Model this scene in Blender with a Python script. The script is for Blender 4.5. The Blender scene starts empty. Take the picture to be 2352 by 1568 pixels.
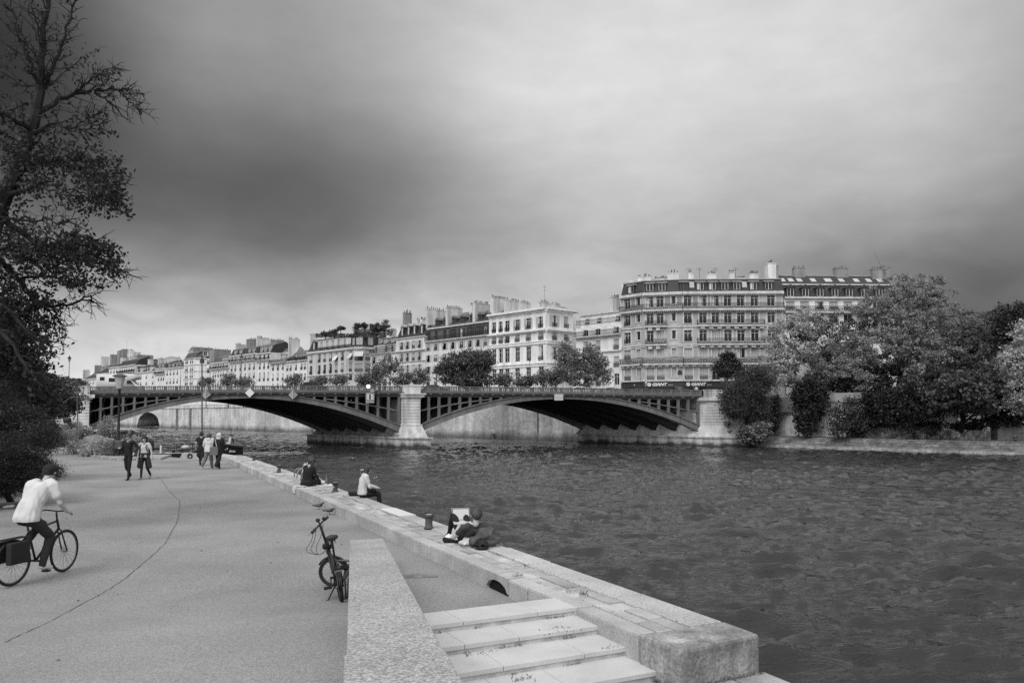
import bpy, bmesh, math, random
import numpy as np
from mathutils import Vector, Matrix, noise
R_ = math.radians
rnd = random.Random(7)
nrg = np.random.default_rng(11)
scene = bpy.context.scene
COL = scene.collection

# ------------------------------------------------------------------ camera
F_PX, CX, CY = 1750.0, 1176.0, 784.0
SHIFT = 77.0
PITCH = math.atan(92.0 / F_PX)
CAMZ = 2.53
ZW = -2.3            # river level, path level is 0
ZS = 5.0             # island street level
cam_d = bpy.data.cameras.new("camera")
cam_d.sensor_fit = 'HORIZONTAL'
cam_d.sensor_width = 36.0
cam_d.lens = 36.0 * F_PX / 2352.0
cam_d.shift_y = SHIFT / 2352.0
cam_d.clip_start = 0.05
cam_d.clip_end = 6000
cam = bpy.data.objects.new("camera", cam_d)
cam.location = (0, 0, CAMZ)
cam.rotation_euler = (math.pi / 2 + PITCH, 0, 0)
COL.objects.link(cam)
scene.camera = cam

CP, SP = math.cos(PITCH), math.sin(PITCH)
def ray(px, py):
    u = (px - CX) / F_PX
    w = (-(py - CY) + SHIFT) / F_PX
    return Vector((u, CP - w * SP, SP + w * CP))
def G(px, py, z=0.0):
    "point of the horizontal plane z under a photo position"
    d = ray(px, py)
    k = (z - CAMZ) / d.z
    return Vector((d.x * k, d.y * k, z))
def D(px, py, y):
    "point at distance y under a photo position"
    d = ray(px, py)
    k = y / d.y
    return Vector((d.x * k, y, CAMZ + d.z * k))
def plane_pt(px, py, P, dirv):
    "point on the vertical plane through P along dirv"
    d = ray(px, py)
    nx, ny = -dirv[1], dirv[0]
    k = (nx * P[0] + ny * P[1]) / (nx * d.x + ny * d.y)
    return Vector((d.x * k, d.y * k, CAMZ + d.z * k))

# ------------------------------------------------------------------ light
SUN_EL, SUN_AZ = R_(48), R_(208)      # overcast brightness behind the camera and to the left
world = bpy.data.worlds.new("World")
scene.world = world
world.use_nodes = True
nt = world.node_tree
nt.nodes.clear()
def N(t, typ, **kw):
    n = t.nodes.new(typ)
    for k, v in kw.items():
        if k.startswith('i_'):
            key = k[2:]
            n.inputs[int(key) if key.isdigit() else key].default_value = v
        else:
            setattr(n, k, v)
    return n
def ramp_val(t, src, lo, hi, f0=.3, f1=.7):
    m = N(t, 'ShaderNodeMapRange'); m.inputs['From Min'].default_value = f0; m.inputs['From Max'].default_value = f1
    m.inputs['To Min'].default_value = lo; m.inputs['To Max'].default_value = hi
    t.links.new(src, m.inputs['Value'])
    return m.outputs[0]
out = N(nt, 'ShaderNodeOutputWorld')
bg = N(nt, 'ShaderNodeBackground'); bg.inputs['Strength'].default_value = 0.1
nt.links.new(bg.outputs[0], out.inputs[0])
sky = N(nt, 'ShaderNodeTexSky', sky_type='NISHITA', sun_disc=False, sun_elevation=SUN_EL, sun_rotation=SUN_AZ)
bw = N(nt, 'ShaderNodeRGBToBW'); nt.links.new(sky.outputs[0], bw.inputs[0])
tc = N(nt, 'ShaderNodeTexCoord')
SRC_DIR = tc.outputs['Generated']
# the overcast: cloud masses of different thickness in different directions of the sky
def lin(v):
    v /= 255.0
    return ((v + 0.055) / 1.055) ** 2.4 if v > 0.04 else v / 12.92
clouds = [
 (-60,20,52),(150,30,82),(350,40,132),(600,40,148),(850,40,172),(1100,40,200),(1350,40,217),(1600,40,220),(1850,40,216),(2100,40,206),(2330,40,185),(2420,60,170),
 (-60,250,56),(150,200,92),(400,200,126),(650,180,146),(900,180,178),(1150,180,208),(1400,180,220),(1700,180,218),(2000,180,206),(2250,180,195),(2420,200,160),
 (100,400,78),(300,350,94),(550,330,116),(800,320,138),(1000,320,175),(1200,320,204),(1450,320,212),(1750,320,205),(2050,320,192),(2330,350,165),
 (300,480,96),(500,460,100),(700,460,104),(900,450,120),(1080,440,154),(1250,440,184),(1500,450,195),(1800,450,182),(2100,450,172),(2330,470,148),
 (150,620,150),(350,570,118),(550,560,102),(750,560,104),(930,545,124),(1080,550,154),(1250,550,172),(1500,550,182),(1800,550,165),(2080,550,146),(2330,580,124),
 (250,680,178),(420,650,172),(600,640,162),(780,620,152),(950,620,176),(1150,630,186),(1350,620,186),(1600,610,175),(1900,600,140),(2200,660,110),(2350,690,98),
 (150,780,206),(350,750,204),(550,730,200),(750,700,190),(950,700,196),(1150,700,198),(1350,700,190),(2200,760,100),
 (100,880,215),(400,840,212),(700,820,208),(1000,800,204),(1300,800,200),
]
def ang(az, el):
    a, e = R_(az), R_(el)
    return Vector((math.sin(a) * math.cos(e), math.cos(a) * math.cos(e), math.sin(e)))
BASE = .68      # brightness is blended as the eye sees it, then turned into light
KA, KB = 75.0, 22.0
cd = np.array([tuple(ray(px, py).normalized()) for px, py, v in clouds]); cv = np.array([v / 255.0 for px, py, v in clouds]) - BASE
# unseen sky outside the view, brighter patches added to light the scene
wide = [(0, 62, 9, KB), (-60, 60, 8.5, KB), (60, 60, 9, KB), (0, 88, 12, KB), (-95, 25, 6, KB), (95, 25, 4.5, KB), (-140, 30, 17, 12.0), (150, 30, 14, 12.0), (180, 60, 17, 12.0), (-70, 5, 3.0, KB), (70, 5, 2.0, KB), (180, 2, 8, 12.0)]
wd_ = np.array([tuple(ang(a, e)) for a, e, v, k in wide]); wv = np.array([(v / 10) ** (1 / 2.2) for a, e, v, k in wide]) - BASE; wk = np.array([k for a, e, v, k in wide])
ww = np.array([w for w in wv])
resid = cv - (np.maximum(cd @ wd_.T, 0) ** wk[None, :]) @ ww
Gm = np.maximum(cd @ cd.T, 0) ** KA
cw = np.linalg.solve(Gm.T @ Gm + .04 * np.eye(len(cd)), Gm.T @ resid)
dirs = [(Vector(d), float(w), KA) for d, w in zip(cd, cw)] + [(Vector(d), float(w), float(k)) for d, w, k in zip(wd_, ww, wk)]
# warp the directions a little so that the cloud edges are ragged
wn = N(nt, 'ShaderNodeTexNoise', i_Scale=4.5); wn.inputs['Detail'].default_value = 6
nt.links.new(SRC_DIR, wn.inputs['Vector'])
wsub = N(nt, 'ShaderNodeVectorMath', operation='SUBTRACT'); wsub.inputs[1].default_value = (.5, .5, .5)
nt.links.new(wn.outputs['Color'], wsub.inputs[0])
wsc = N(nt, 'ShaderNodeVectorMath', operation='SCALE'); wsc.inputs['Scale'].default_value = 0.05
nt.links.new(wsub.outputs[0], wsc.inputs[0])
wadd = N(nt, 'ShaderNodeVectorMath', operation='ADD')
nt.links.new(SRC_DIR, wadd.inputs[0]); nt.links.new(wsc.outputs[0], wadd.inputs[1])
wnm = N(nt, 'ShaderNodeVectorMath', operation='NORMALIZE'); nt.links.new(wadd.outputs[0], wnm.inputs[0])
acc = None
for d, v, k in dirs:
    dt = N(nt, 'ShaderNodeVectorMath', operation='DOT_PRODUCT'); dt.inputs[1].default_value = d
    nt.links.new(wnm.outputs[0], dt.inputs[0])
    mx = N(nt, 'ShaderNodeMath', operation='MAXIMUM'); mx.inputs[1].default_value = 0.0001
    nt.links.new(dt.outputs['Value'], mx.inputs[0])
    pw = N(nt, 'ShaderNodeMath', operation='POWER'); pw.inputs[1].default_value = k
    nt.links.new(mx.outputs[0], pw.inputs[0])
    ma = N(nt, 'ShaderNodeMath', operation='MULTIPLY_ADD'); ma.inputs[1].default_value = v
    nt.links.new(pw.outputs[0], ma.inputs[0])
    if acc is None: ma.inputs[2].default_value = BASE
    else: nt.links.new(acc, ma.inputs[2])
    acc = ma.outputs[0]
flo = N(nt, 'ShaderNodeMath', operation='MAXIMUM'); flo.inputs[1].default_value = .2
nt.links.new(acc, flo.inputs[0])
gam = N(nt, 'ShaderNodeMath', operation='POWER'); gam.inputs[1].default_value = 2.2; nt.links.new(flo.outputs[0], gam.inputs[0])
div = N(nt, 'ShaderNodeMath', operation='MULTIPLY'); div.inputs[1].default_value = 10.0; nt.links.new(gam.outputs[0], div.inputs[0])
# fine cloud texture
mp = N(nt, 'ShaderNodeMapping'); mp.inputs['Scale'].default_value = (1.0, 1.0, 2.4)
nt.links.new(SRC_DIR, mp.inputs['Vector'])
cn = N(nt, 'ShaderNodeTexNoise', i_Scale=5.0); cn.inputs['Detail'].default_value = 7; cn.inputs['Roughness'].default_value = .52
nt.links.new(mp.outputs[0], cn.inputs['Vector'])
cm = N(nt, 'ShaderNodeMapRange'); cm.inputs['From Min'].default_value = .3; cm.inputs['From Max'].default_value = .7
cm.inputs['To Min'].default_value = .945; cm.inputs['To Max'].default_value = 1.055
nt.links.new(cn.outputs['Fac'], cm.inputs['Value'])
cn2 = N(nt, 'ShaderNodeTexNoise', i_Scale=16.0); cn2.inputs['Detail'].default_value = 6; cn2.inputs['Roughness'].default_value = .6; nt.links.new(mp.outputs[0], cn2.inputs['Vector'])
cmul = N(nt, 'ShaderNodeMath', operation='MULTIPLY'); nt.links.new(cm.outputs[0], cmul.inputs[0]); nt.links.new(ramp_val(nt, cn2.outputs['Fac'], .955, 1.045), cmul.inputs[1])
# broken cloud low over the roofs
sz = N(nt, 'ShaderNodeSeparateXYZ'); nt.links.new(SRC_DIR, sz.inputs[0])
low = ramp_val(nt, sz.outputs['Z'], 1.0, 0.0, .10, .34)
cn3 = N(nt, 'ShaderNodeTexNoise', i_Scale=9.0); cn3.inputs['Detail'].default_value = 7; cn3.inputs['Distortion'].default_value = .6; nt.links.new(mp.outputs[0], cn3.inputs['Vector'])
lowt = N(nt, 'ShaderNodeMath', operation='MULTIPLY_ADD'); lowt.inputs[2].default_value = 1.0
nt.links.new(ramp_val(nt, cn3.outputs['Fac'], -.20, .17), lowt.inputs[0]); nt.links.new(low, lowt.inputs[1])
cmul2 = N(nt, 'ShaderNodeMath', operation='MULTIPLY'); nt.links.new(cmul.outputs[0], cmul2.inputs[0]); nt.links.new(lowt.outputs[0], cmul2.inputs[1])
mul = N(nt, 'ShaderNodeMath', operation='MULTIPLY'); nt.links.new(div.outputs[0], mul.inputs[0]); nt.links.new(cmul2.outputs[0], mul.inputs[1])
mixs = N(nt, 'ShaderNodeMix', data_type='FLOAT'); mixs.inputs['Factor'].default_value = 0.97
nt.links.new(bw.outputs[0], mixs.inputs['A']); nt.links.new(mul.outputs[0], mixs.inputs['B'])
nt.links.new(mixs.outputs['Result'], bg.inputs['Color'])

sun_d = bpy.data.lights.new("sun", 'SUN')
sun_d.energy = 1.5
sun_d.angle = R_(34)
sun_d.color = (1, 1, 1)
sun = bpy.data.objects.new("sun", sun_d)
sv = ang(math.degrees(SUN_AZ), math.degrees(SUN_EL))
sun.rotation_euler = (-sv).to_track_quat('-Z', 'Y').to_euler()
COL.objects.link(sun)
scene.view_settings.view_transform = 'Standard'
scene.view_settings.look = 'None'
scene.view_settings.exposure = 0.0
scene.view_settings.gamma = 1.0
scene.cycles.max_bounces = 6
scene.cycles.transparent_max_bounces = 6
scene.cycles.use_denoising = False     # keep the fine grain of leaves and ripples

# ------------------------------------------------------------------ materials (a black and white place)
MATS = {}
def mathn(t, op, a, b):
    m = N(t, 'ShaderNodeMath', operation=op)
    for i, x in enumerate((a, b)):
        if isinstance(x, (int, float)): m.inputs[i].default_value = x
        else: t.links.new(x, m.inputs[i])
    return m.outputs[0]
def gm(name, v, rough=.85, var=.2, scale=2.0, bump=0.0, bscale=30.0, detail=6, metal=0.0, stretch=(1, 1, 1), spec=.35, fine=0.0, fscale=60.0,
       streak=0.0, sscale=1.2, bands=None, brick=None, island=0.0, voro=None, bdist=.02, emit=0.0, wet=None):
    if name in MATS: return MATS[name]
    m = bpy.data.materials.new(name); m.use_nodes = True
    t = m.node_tree; b = t.nodes['Principled BSDF']
    b.inputs['Roughness'].default_value = rough; b.inputs['Metallic'].default_value = metal
    b.inputs['Specular IOR Level'].default_value = spec
    geo = N(t, 'ShaderNodeNewGeometry'); P = geo.outputs['Position']
    mpn = N(t, 'ShaderNodeMapping'); mpn.inputs['Scale'].default_value = stretch; t.links.new(P, mpn.inputs['Vector'])
    n1 = N(t, 'ShaderNodeTexNoise', i_Scale=scale); n1.inputs['Detail'].default_value = detail
    t.links.new(mpn.outputs[0], n1.inputs['Vector'])
    val = mathn(t, 'MULTIPLY', ramp_val(t, n1.outputs['Fac'], 1 - var, 1 + var), v)
    if fine:
        n2 = N(t, 'ShaderNodeTexNoise', i_Scale=fscale); n2.inputs['Detail'].default_value = 3; t.links.new(P, n2.inputs['Vector'])
        val = mathn(t, 'MULTIPLY', val, ramp_val(t, n2.outputs['Fac'], 1 - fine, 1 + fine))
    if streak:
        ms = N(t, 'ShaderNodeMapping'); ms.inputs['Scale'].default_value = (1, 1, .1); t.links.new(P, ms.inputs['Vector'])
        n3 = N(t, 'ShaderNodeTexNoise', i_Scale=sscale); n3.inputs['Detail'].default_value = 5; t.links.new(ms.outputs[0], n3.inputs['Vector'])
        val = mathn(t, 'MULTIPLY', val, ramp_val(t, n3.outputs['Fac'], 1 - streak, 1 + streak * .5, .35, .65))
    if bands:      # (period, joint share, darkness): courses of stone, by height
        sx = N(t, 'ShaderNodeSeparateXYZ'); t.links.new(P, sx.inputs[0])
        fr = mathn(t, 'FRACT', mathn(t, 'DIVIDE', sx.outputs['Z'], bands[0]), 0)
        lt = mathn(t, 'LESS_THAN', fr, bands[1])
        val = mathn(t, 'MULTIPLY', val, mathn(t, 'SUBTRACT', 1.0, mathn(t, 'MULTIPLY', lt, bands[2])))
    if brick:      # (dir x, dir y, course height, brick width, joint, darkness, variation)
        dt = N(t, 'ShaderNodeVectorMath', operation='DOT_PRODUCT'); dt.inputs[1].default_value = (brick[0], brick[1], 0); t.links.new(P, dt.inputs[0])
        sx = N(t, 'ShaderNodeSeparateXYZ'); t.links.new(P, sx.inputs[0])
        cb = N(t, 'ShaderNodeCombineXYZ'); t.links.new(dt.outputs['Value'], cb.inputs[0]); t.links.new(sx.outputs['Z'], cb.inputs[1])
        bt = N(t, 'ShaderNodeTexBrick', i_Scale=1.0); t.links.new(cb.outputs[0], bt.inputs['Vector'])
        bt.inputs['Row Height'].default_value = brick[2]; bt.inputs['Brick Width'].default_value = brick[3]; bt.inputs['Mortar Size'].default_value = brick[4]
        g0, g1 = 1 - brick[6], 1 + brick[6]
        bt.inputs['Color1'].default_value = (g0, g0, g0, 1); bt.inputs['Color2'].default_value = (g1, g1, g1, 1)
        g2 = 1 - brick[5]; bt.inputs['Mortar'].default_value = (g2, g2, g2, 1)
        val = mathn(t, 'MULTIPLY', val, bt.outputs['Color'])
    if island:
        val = mathn(t, 'MULTIPLY', val, ramp_val(t, geo.outputs['Random Per Island'], 1 - island, 1 + island, 0, 1))
    bh = None
    if voro:       # (scale, dark, light) pebbles
        vn = N(t, 'ShaderNodeTexVoronoi', i_Scale=voro[0]); t.links.new(P, vn.inputs['Vector'])
        sep = N(t, 'ShaderNodeSeparateColor'); t.links.new(vn.outputs['Color'], sep.inputs[0])
        val = mathn(t, 'MULTIPLY', val, ramp_val(t, sep.outputs[0], voro[1], voro[2], 0, 1))
        val = mathn(t, 'MULTIPLY', val, ramp_val(t, vn.outputs['Distance'], 1.12, .62, .2, .75))
    if wet:        # (height, fade, darkness): the tide mark of the river
        sx = N(t, 'ShaderNodeSeparateXYZ'); t.links.new(P, sx.inputs[0])
        hz = mathn(t, 'ADD', sx.outputs['Z'], ramp_val(t, n1.outputs['Fac'], -.25, .25))
        val = mathn(t, 'MULTIPLY', val, ramp_val(t, hz, wet[2], 1.0, wet[0], wet[0] + wet[1]))
    cbn = N(t, 'ShaderNodeCombineColor')
    for i in range(3): t.links.new(val, cbn.inputs[i])
    t.links.new(cbn.outputs[0], b.inputs['Base Color'])
    if bump:
        nb = N(t, 'ShaderNodeTexNoise', i_Scale=bscale); nb.inputs['Detail'].default_value = 5; t.links.new(P, nb.inputs['Vector'])
        bp = N(t, 'ShaderNodeBump'); bp.inputs['Strength'].default_value = bump; bp.inputs['Distance'].default_value = bdist
        t.links.new(nb.outputs['Fac'], bp.inputs['Height']); t.links.new(bp.outputs[0], b.inputs['Normal'])
    if emit:
        b.inputs['Emission Color'].default_value = (1, 1, 1, 1); b.inputs['Emission Strength'].default_value = emit
    MATS[name] = m
    return m
def leafmat(name, v, var=.45, cscale=.6, trans=.25, rough=.5):
    if name in MATS: return MATS[name]
    m = bpy.data.materials.new(name); m.use_nodes = True
    t = m.node_tree; b = t.nodes['Principled BSDF']
    b.inputs['Roughness'].default_value = rough; b.inputs['Specular IOR Level'].default_value = .3
    geo = N(t, 'ShaderNodeNewGeometry')
    n1 = N(t, 'ShaderNodeTexNoise', i_Scale=cscale); n1.inputs['Detail'].default_value = 2; t.links.new(geo.outputs['Position'], n1.inputs['Vector'])
    val = mathn(t, 'MULTIPLY', ramp_val(t, n1.outputs['Fac'], 1 - var * .6, 1 + var * .6), v)
    val = mathn(t, 'MULTIPLY', val, ramp_val(t, geo.outputs['Random Per Island'], 1 - var, 1 + var, 0, 1))
    cb = N(t, 'ShaderNodeCombineColor')
    for i in range(3): t.links.new(val, cb.inputs[i])
    t.links.new(cb.outputs[0], b.inputs['Base Color'])
    tr = N(t, 'ShaderNodeBsdfTranslucent'); t.links.new(cb.outputs[0], tr.inputs['Color'])
    mix = N(t, 'ShaderNodeMixShader'); mix.inputs[0].default_value = trans
    t.links.new(b.outputs[0], mix.inputs[1]); t.links.new(tr.outputs[0], mix.inputs[2])
    t.links.new(mix.outputs[0], t.nodes['Material Output'].inputs['Surface'])
    MATS[name] = m
    return m
def glassmat(name, v=.02, rough=.08):
    if name in MATS: return MATS[name]
    return gm(name, v, rough=rough, var=.3, scale=.4, spec=.5)

# ------------------------------------------------------------------ mesh builder
class MB:
    def __init__(s): s.v, s.f, s.m = [], [], []
    def add(s, vs, fs, mi=0):
        o = len(s.v); s.v.extend([tuple(x) for x in vs]); s.f.extend([tuple(i + o for i in f) for f in fs]); s.m.extend([mi] * len(fs)); return s
    def quad(s, a, b, c, d, mi=0): return s.add([a, b, c, d], [(0, 1, 2, 3)], mi)
    def obox(s, c, ax, ay, az, mi=0):
        "box about c with half axes"
        c, ax, ay, az = Vector(c), Vector(ax), Vector(ay), Vector(az)
        vs = [c + ax * i + ay * j + az * k for k in (-1, 1) for j in (-1, 1) for i in (-1, 1)]
        return s.add(vs, [(0, 2, 3, 1), (4, 5, 7, 6), (0, 1, 5, 4), (2, 6, 7, 3), (0, 4, 6, 2), (1, 3, 7, 5)], mi)
    def box(s, x0, x1, y0, y1, z0, z1, mi=0):
        return s.obox(((x0 + x1) / 2, (y0 + y1) / 2, (z0 + z1) / 2), ((x1 - x0) / 2, 0, 0), (0, (y1 - y0) / 2, 0), (0, 0, (z1 - z0) / 2), mi)
    def bar(s, a, b, w, h, mi=0, up=(0, 0, 1)):
        a, b = Vector(a), Vector(b); d = b - a; L = d.length
        if L < 1e-6: return s
        d /= L; side = d.cross(Vector(up))
        if side.length < 1e-4: side = d.cross(Vector((0, 1, 0)))
        side.normalize(); u = side.cross(d)
        return s.obox((a + b) / 2, d * (L / 2), side * (w / 2), u * (h / 2), mi)
    def tube(s, pts, rs, n=6, mi=0, cap=True):
        pts = [Vector(p) for p in pts]
        if isinstance(rs, (int, float)): rs = [rs] * len(pts)
        ref = None; o = len(s.v); k = len(pts)
        for i, p in enumerate(pts):
            d = (pts[min(i + 1, k - 1)] - pts[max(i - 1, 0)])
            if d.length < 1e-9: d = Vector((0, 0, 1))
            d.normalize()
            if ref is None:
                ref = Vector((0, 0, 1)) if abs(d.z) < .9 else Vector((1, 0, 0))
            a = d.cross(ref)
            if a.length < 1e-4: a = d.cross(Vector((0.3, 1, .2)))
            a.normalize(); b = a.cross(d); ref = b * -1 if False else b
            ref = b
            for j in range(n):
                t = 2 * math.pi * j / n
                s.v.append(tuple(p + (a * math.cos(t) + b * math.sin(t)) * rs[i]))
        for i in range(k - 1):
            for j in range(n):
                s.f.append((o + i * n + j, o + i * n + (j + 1) % n, o + (i + 1) * n + (j + 1) % n, o + (i + 1) * n + j)); s.m.append(mi)
        if cap:
            s.f.append(tuple(o + j for j in reversed(range(n)))); s.m.append(mi)
            s.f.append(tuple(o + (k - 1) * n + j for j in range(n))); s.m.append(mi)
        return s
    def lathe(s, prof, c=(0, 0, 0), n=12, mi=0):
        o = len(s.v); c = Vector(c)
        for r, z in prof:
            for j in range(n):
                t = 2 * math.pi * j / n
                s.v.append((c.x + r * math.cos(t), c.y + r * math.sin(t), c.z + z))
        for i in range(len(prof) - 1):
            for j in range(n):
                s.f.append((o + i * n + j, o + i * n + (j + 1) % n, o + (i + 1) * n + (j + 1) % n, o + (i + 1) * n + j)); s.m.append(mi)
        s.f.append(tuple(o + j for j in reversed(range(n)))); s.m.append(mi)
        s.f.append(tuple(o + (len(prof) - 1) * n + j for j in range(n))); s.m.append(mi)
        return s
    def prism(s, poly, z0, z1, mi=0):
        n = len(poly); z0s = z0 if hasattr(z0, '__len__') else [z0] * n; z1s = z1 if hasattr(z1, '__len__') else [z1] * n
        area = sum(poly[i][0] * poly[(i + 1) % n][1] - poly[(i + 1) % n][0] * poly[i][1] for i in range(n))
        if area < 0: poly = poly[::-1]; z0s = z0s[::-1]; z1s = z1s[::-1]
        vs = [(p[0], p[1], z) for p, z in zip(poly, z0s)] + [(p[0], p[1], z) for p, z in zip(poly, z1s)]
        fs = [tuple(reversed(range(n))), tuple(range(n, 2 * n))] + [(i, (i + 1) % n, n + (i + 1) % n, n + i) for i in range(n)]
        return s.add(vs, fs, mi)
    def ell(s, c, r, n=10, mi=0, rot=None):
        c = Vector(c); vs = []; fs = []; m = max(4, n // 2 + 1)
        for i in range(m + 1):
            ph = math.pi * i / m
            for j in range(n):
                t = 2 * math.pi * j / n
                p = Vector((r[0] * math.sin(ph) * math.cos(t), r[1] * math.sin(ph) * math.sin(t), -r[2] * math.cos(ph)))
                if rot is not None: p = rot @ p
                vs.append(c + p)
        for i in range(m):
            for j in range(n):
                fs.append((i * n + j, i * n + (j + 1) % n, (i + 1) * n + (j + 1) % n, (i + 1) * n + j))
        return s.add(vs, fs, mi)
    def mesh(s, name, mats):
        me = bpy.data.meshes.new(name); me.from_pydata(s.v, [], s.f)
        for m in (mats if isinstance(mats, (list, tuple)) else [mats]): me.materials.append(m)
        if any(s.m): me.polygons.foreach_set('material_index', s.m)
        me.update()
        return me
    def build(s, name, mats, parent=None, smooth=False, weld=False, bevel=0):
        me = s.mesh(name, mats)
        if weld or bevel:
            bm = bmesh.new(); bm.from_mesh(me); bmesh.ops.remove_doubles(bm, verts=bm.verts, dist=1e-4)
            if bevel: bmesh.ops.bevel(bm, geom=list(bm.edges), offset=bevel, segments=2, affect='EDGES', profile=.6)
            bm.to_mesh(me); bm.free()
        if smooth: me.shade_smooth()
        return link(name, me, parent)
def link(name, data, parent=None, loc=None, rz=None):
    o = bpy.data.objects.new(name, data); COL.objects.link(o)
    if parent is not None: o.parent = parent
    if loc is not None: o.location = loc
    if rz is not None: o.rotation_euler = (0, 0, rz)
    return o
def tag(o, label=None, cat=None, group=None, kind=None):
    if label: o['label'] = label
    if cat: o['category'] = cat
    if group: o['group'] = group
    if kind: o['kind'] = kind
    return o
def thing(name, label, cat, loc=(0, 0, 0), rz=0, group=None):
    o = bpy.data.objects.new(name, None); COL.objects.link(o); o.empty_display_size = .2
    o.location = loc; o.rotation_euler = (0, 0, rz)
    return tag(o, label, cat, group)
def struct(o): return tag(o, kind='structure')
def copy_tree(o, parent=None):
    c = o.copy(); COL.objects.link(c)
    if parent is not None: c.parent = parent
    for ch in [x for x in COL.objects if x.parent == o]: copy_tree(ch, c)
    return c
def leaf_mesh(name, C, size, mat, aspect=.55, seed=0, droop=0.0, svar=.4, flat=0.0):
    "many small pointed leaves about the points C"
    g = np.random.default_rng(seed); n = len(C)
    if n == 0: C = np.zeros((1, 3)); n = 1
    u = g.normal(size=(n, 3)); u[:, 2] -= droop; u[:, 2] *= (1 - flat); u /= np.linalg.norm(u, axis=1)[:, None] + 1e-9
    w = g.normal(size=(n, 3)); w[:, 2] *= (1 - flat)
    w -= (w * u).sum(1)[:, None] * u; w /= np.linalg.norm(w, axis=1)[:, None] + 1e-9
    s = (size * (1 + svar * g.uniform(-1, 1, n)))[:, None]
    V = np.empty((n, 4, 3)); V[:, 0] = C - u * s * .5; V[:, 2] = C + u * s * .5
    V[:, 1] = C + w * s * aspect * .5 - u * s * .08; V[:, 3] = C - w * s * aspect * .5 - u * s * .08
    me = bpy.data.meshes.new(name)
    me.vertices.add(n * 4); me.vertices.foreach_set('co', V.reshape(-1))
    me.loops.add(n * 4); me.loops.foreach_set('vertex_index', np.arange(n * 4, dtype=np.int32))
    me.polygons.add(n); me.polygons.foreach_set('loop_start', np.arange(0, n * 4, 4, dtype=np.int32))
    try: me.polygons.foreach_set('loop_total', np.full(n, 4, dtype=np.int32))
    except Exception: pass
    me.materials.append(mat); me.update(calc_edges=True)
    return me
def blob_pts(ells, nclump, per, spread, g, shell=.45, zsq=.65):
    "leaf points in clumps spread through ellipsoids (cx,cy,cz,rx,ry,rz)"
    vol = np.array([e[3] * e[4] * e[5] for e in ells]); vol = vol ** .75; vol /= vol.sum()
    idx = g.choice(len(ells), nclump, p=vol)
    d = g.normal(size=(nclump, 3)); d /= np.linalg.norm(d, axis=1)[:, None]
    r = (shell + (1 - shell) * g.random(nclump) ** .7)[:, None]
    E = np.array(ells, float)[idx]
    ph = Vector(g.uniform(-9, 9, 3)); r = r * np.array([1 + .42 * noise.noise(Vector(q) * 1.7 + ph) for q in d])[:, None]     # ragged outline
    cc = E[:, :3] + d * r * E[:, 3:]
    pts = np.repeat(cc, per, 0) + g.normal(size=(nclump * per, 3)) * spread * np.array([1, 1, zsq])
    return pts, cc
# ------------------------------------------------------------------ the river
def noise_(x): return noise.noise(Vector((x, 3.1, 7.7)))
def watermat():
    m = bpy.data.materials.new("river_water"); m.use_nodes = True
    t = m.node_tree; b = t.nodes['Principled BSDF']
    b.inputs['Base Color'].default_value = (.024, .024, .024, 1); b.inputs['Roughness'].default_value = .04
    b.inputs['IOR'].default_value = 1.33; b.inputs['Specular IOR Level'].default_value = .5
    geo = N(t, 'ShaderNodeNewGeometry')
    def wav(scale, sx, sy, rot, det, rough=.5, dist=0.0):
        mp = N(t, 'ShaderNodeMapping'); mp.inputs['Scale'].default_value = (sx, sy, 1); mp.inputs['Rotation'].default_value = (0, 0, R_(rot))
        t.links.new(geo.outputs['Position'], mp.inputs['Vector'])
        n = N(t, 'ShaderNodeTexNoise', i_Scale=scale); n.inputs['Detail'].default_value = det; n.inputs['Roughness'].default_value = rough
        n.inputs['Distortion'].default_value = dist
        t.links.new(mp.outputs[0], n.inputs['Vector']); return n.outputs['Fac']
    def ridge(n): return mathn(t, 'ABSOLUTE', mathn(t, 'SUBTRACT', n, .5), 0)
    w1 = wav(2.0, .5, 1.5, 10, 4, .55, .8)
    w2 = wav(.22, .6, 1.3, -8, 2)
    w3 = wav(6.0, .6, 1.4, 16, 3, .55, .8)
    gust = wav(.035, 1, 1.6, 0, 3)
    h = mathn(t, 'ADD', mathn(t, 'MULTIPLY', ridge(w1), -.17), mathn(t, 'ADD', mathn(t, 'MULTIPLY', w2, .3), mathn(t, 'MULTIPLY', ridge(w3), -.03)))
    bp = N(t, 'ShaderNodeBump'); bp.inputs['Distance'].default_value = 1.0
    t.links.new(ramp_val(t, gust, .45, 1.0, .35, .65), bp.inputs['Strength'])
    t.links.new(h, bp.inputs['Height']); t.links.new(bp.outputs[0], b.inputs['Normal'])
    return m
WATER = watermat(); WAVE = .0085
S = 3000
me = bpy.data.meshes.new("river"); me.from_pydata([(-S, -S, ZW - .35), (S, -S, ZW - .35), (S, S, ZW - .35), (-S, S, ZW - .35)], [], [(0, 1, 2, 3)]); me.materials.append(WATER)
struct(link("river_water", me))
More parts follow.
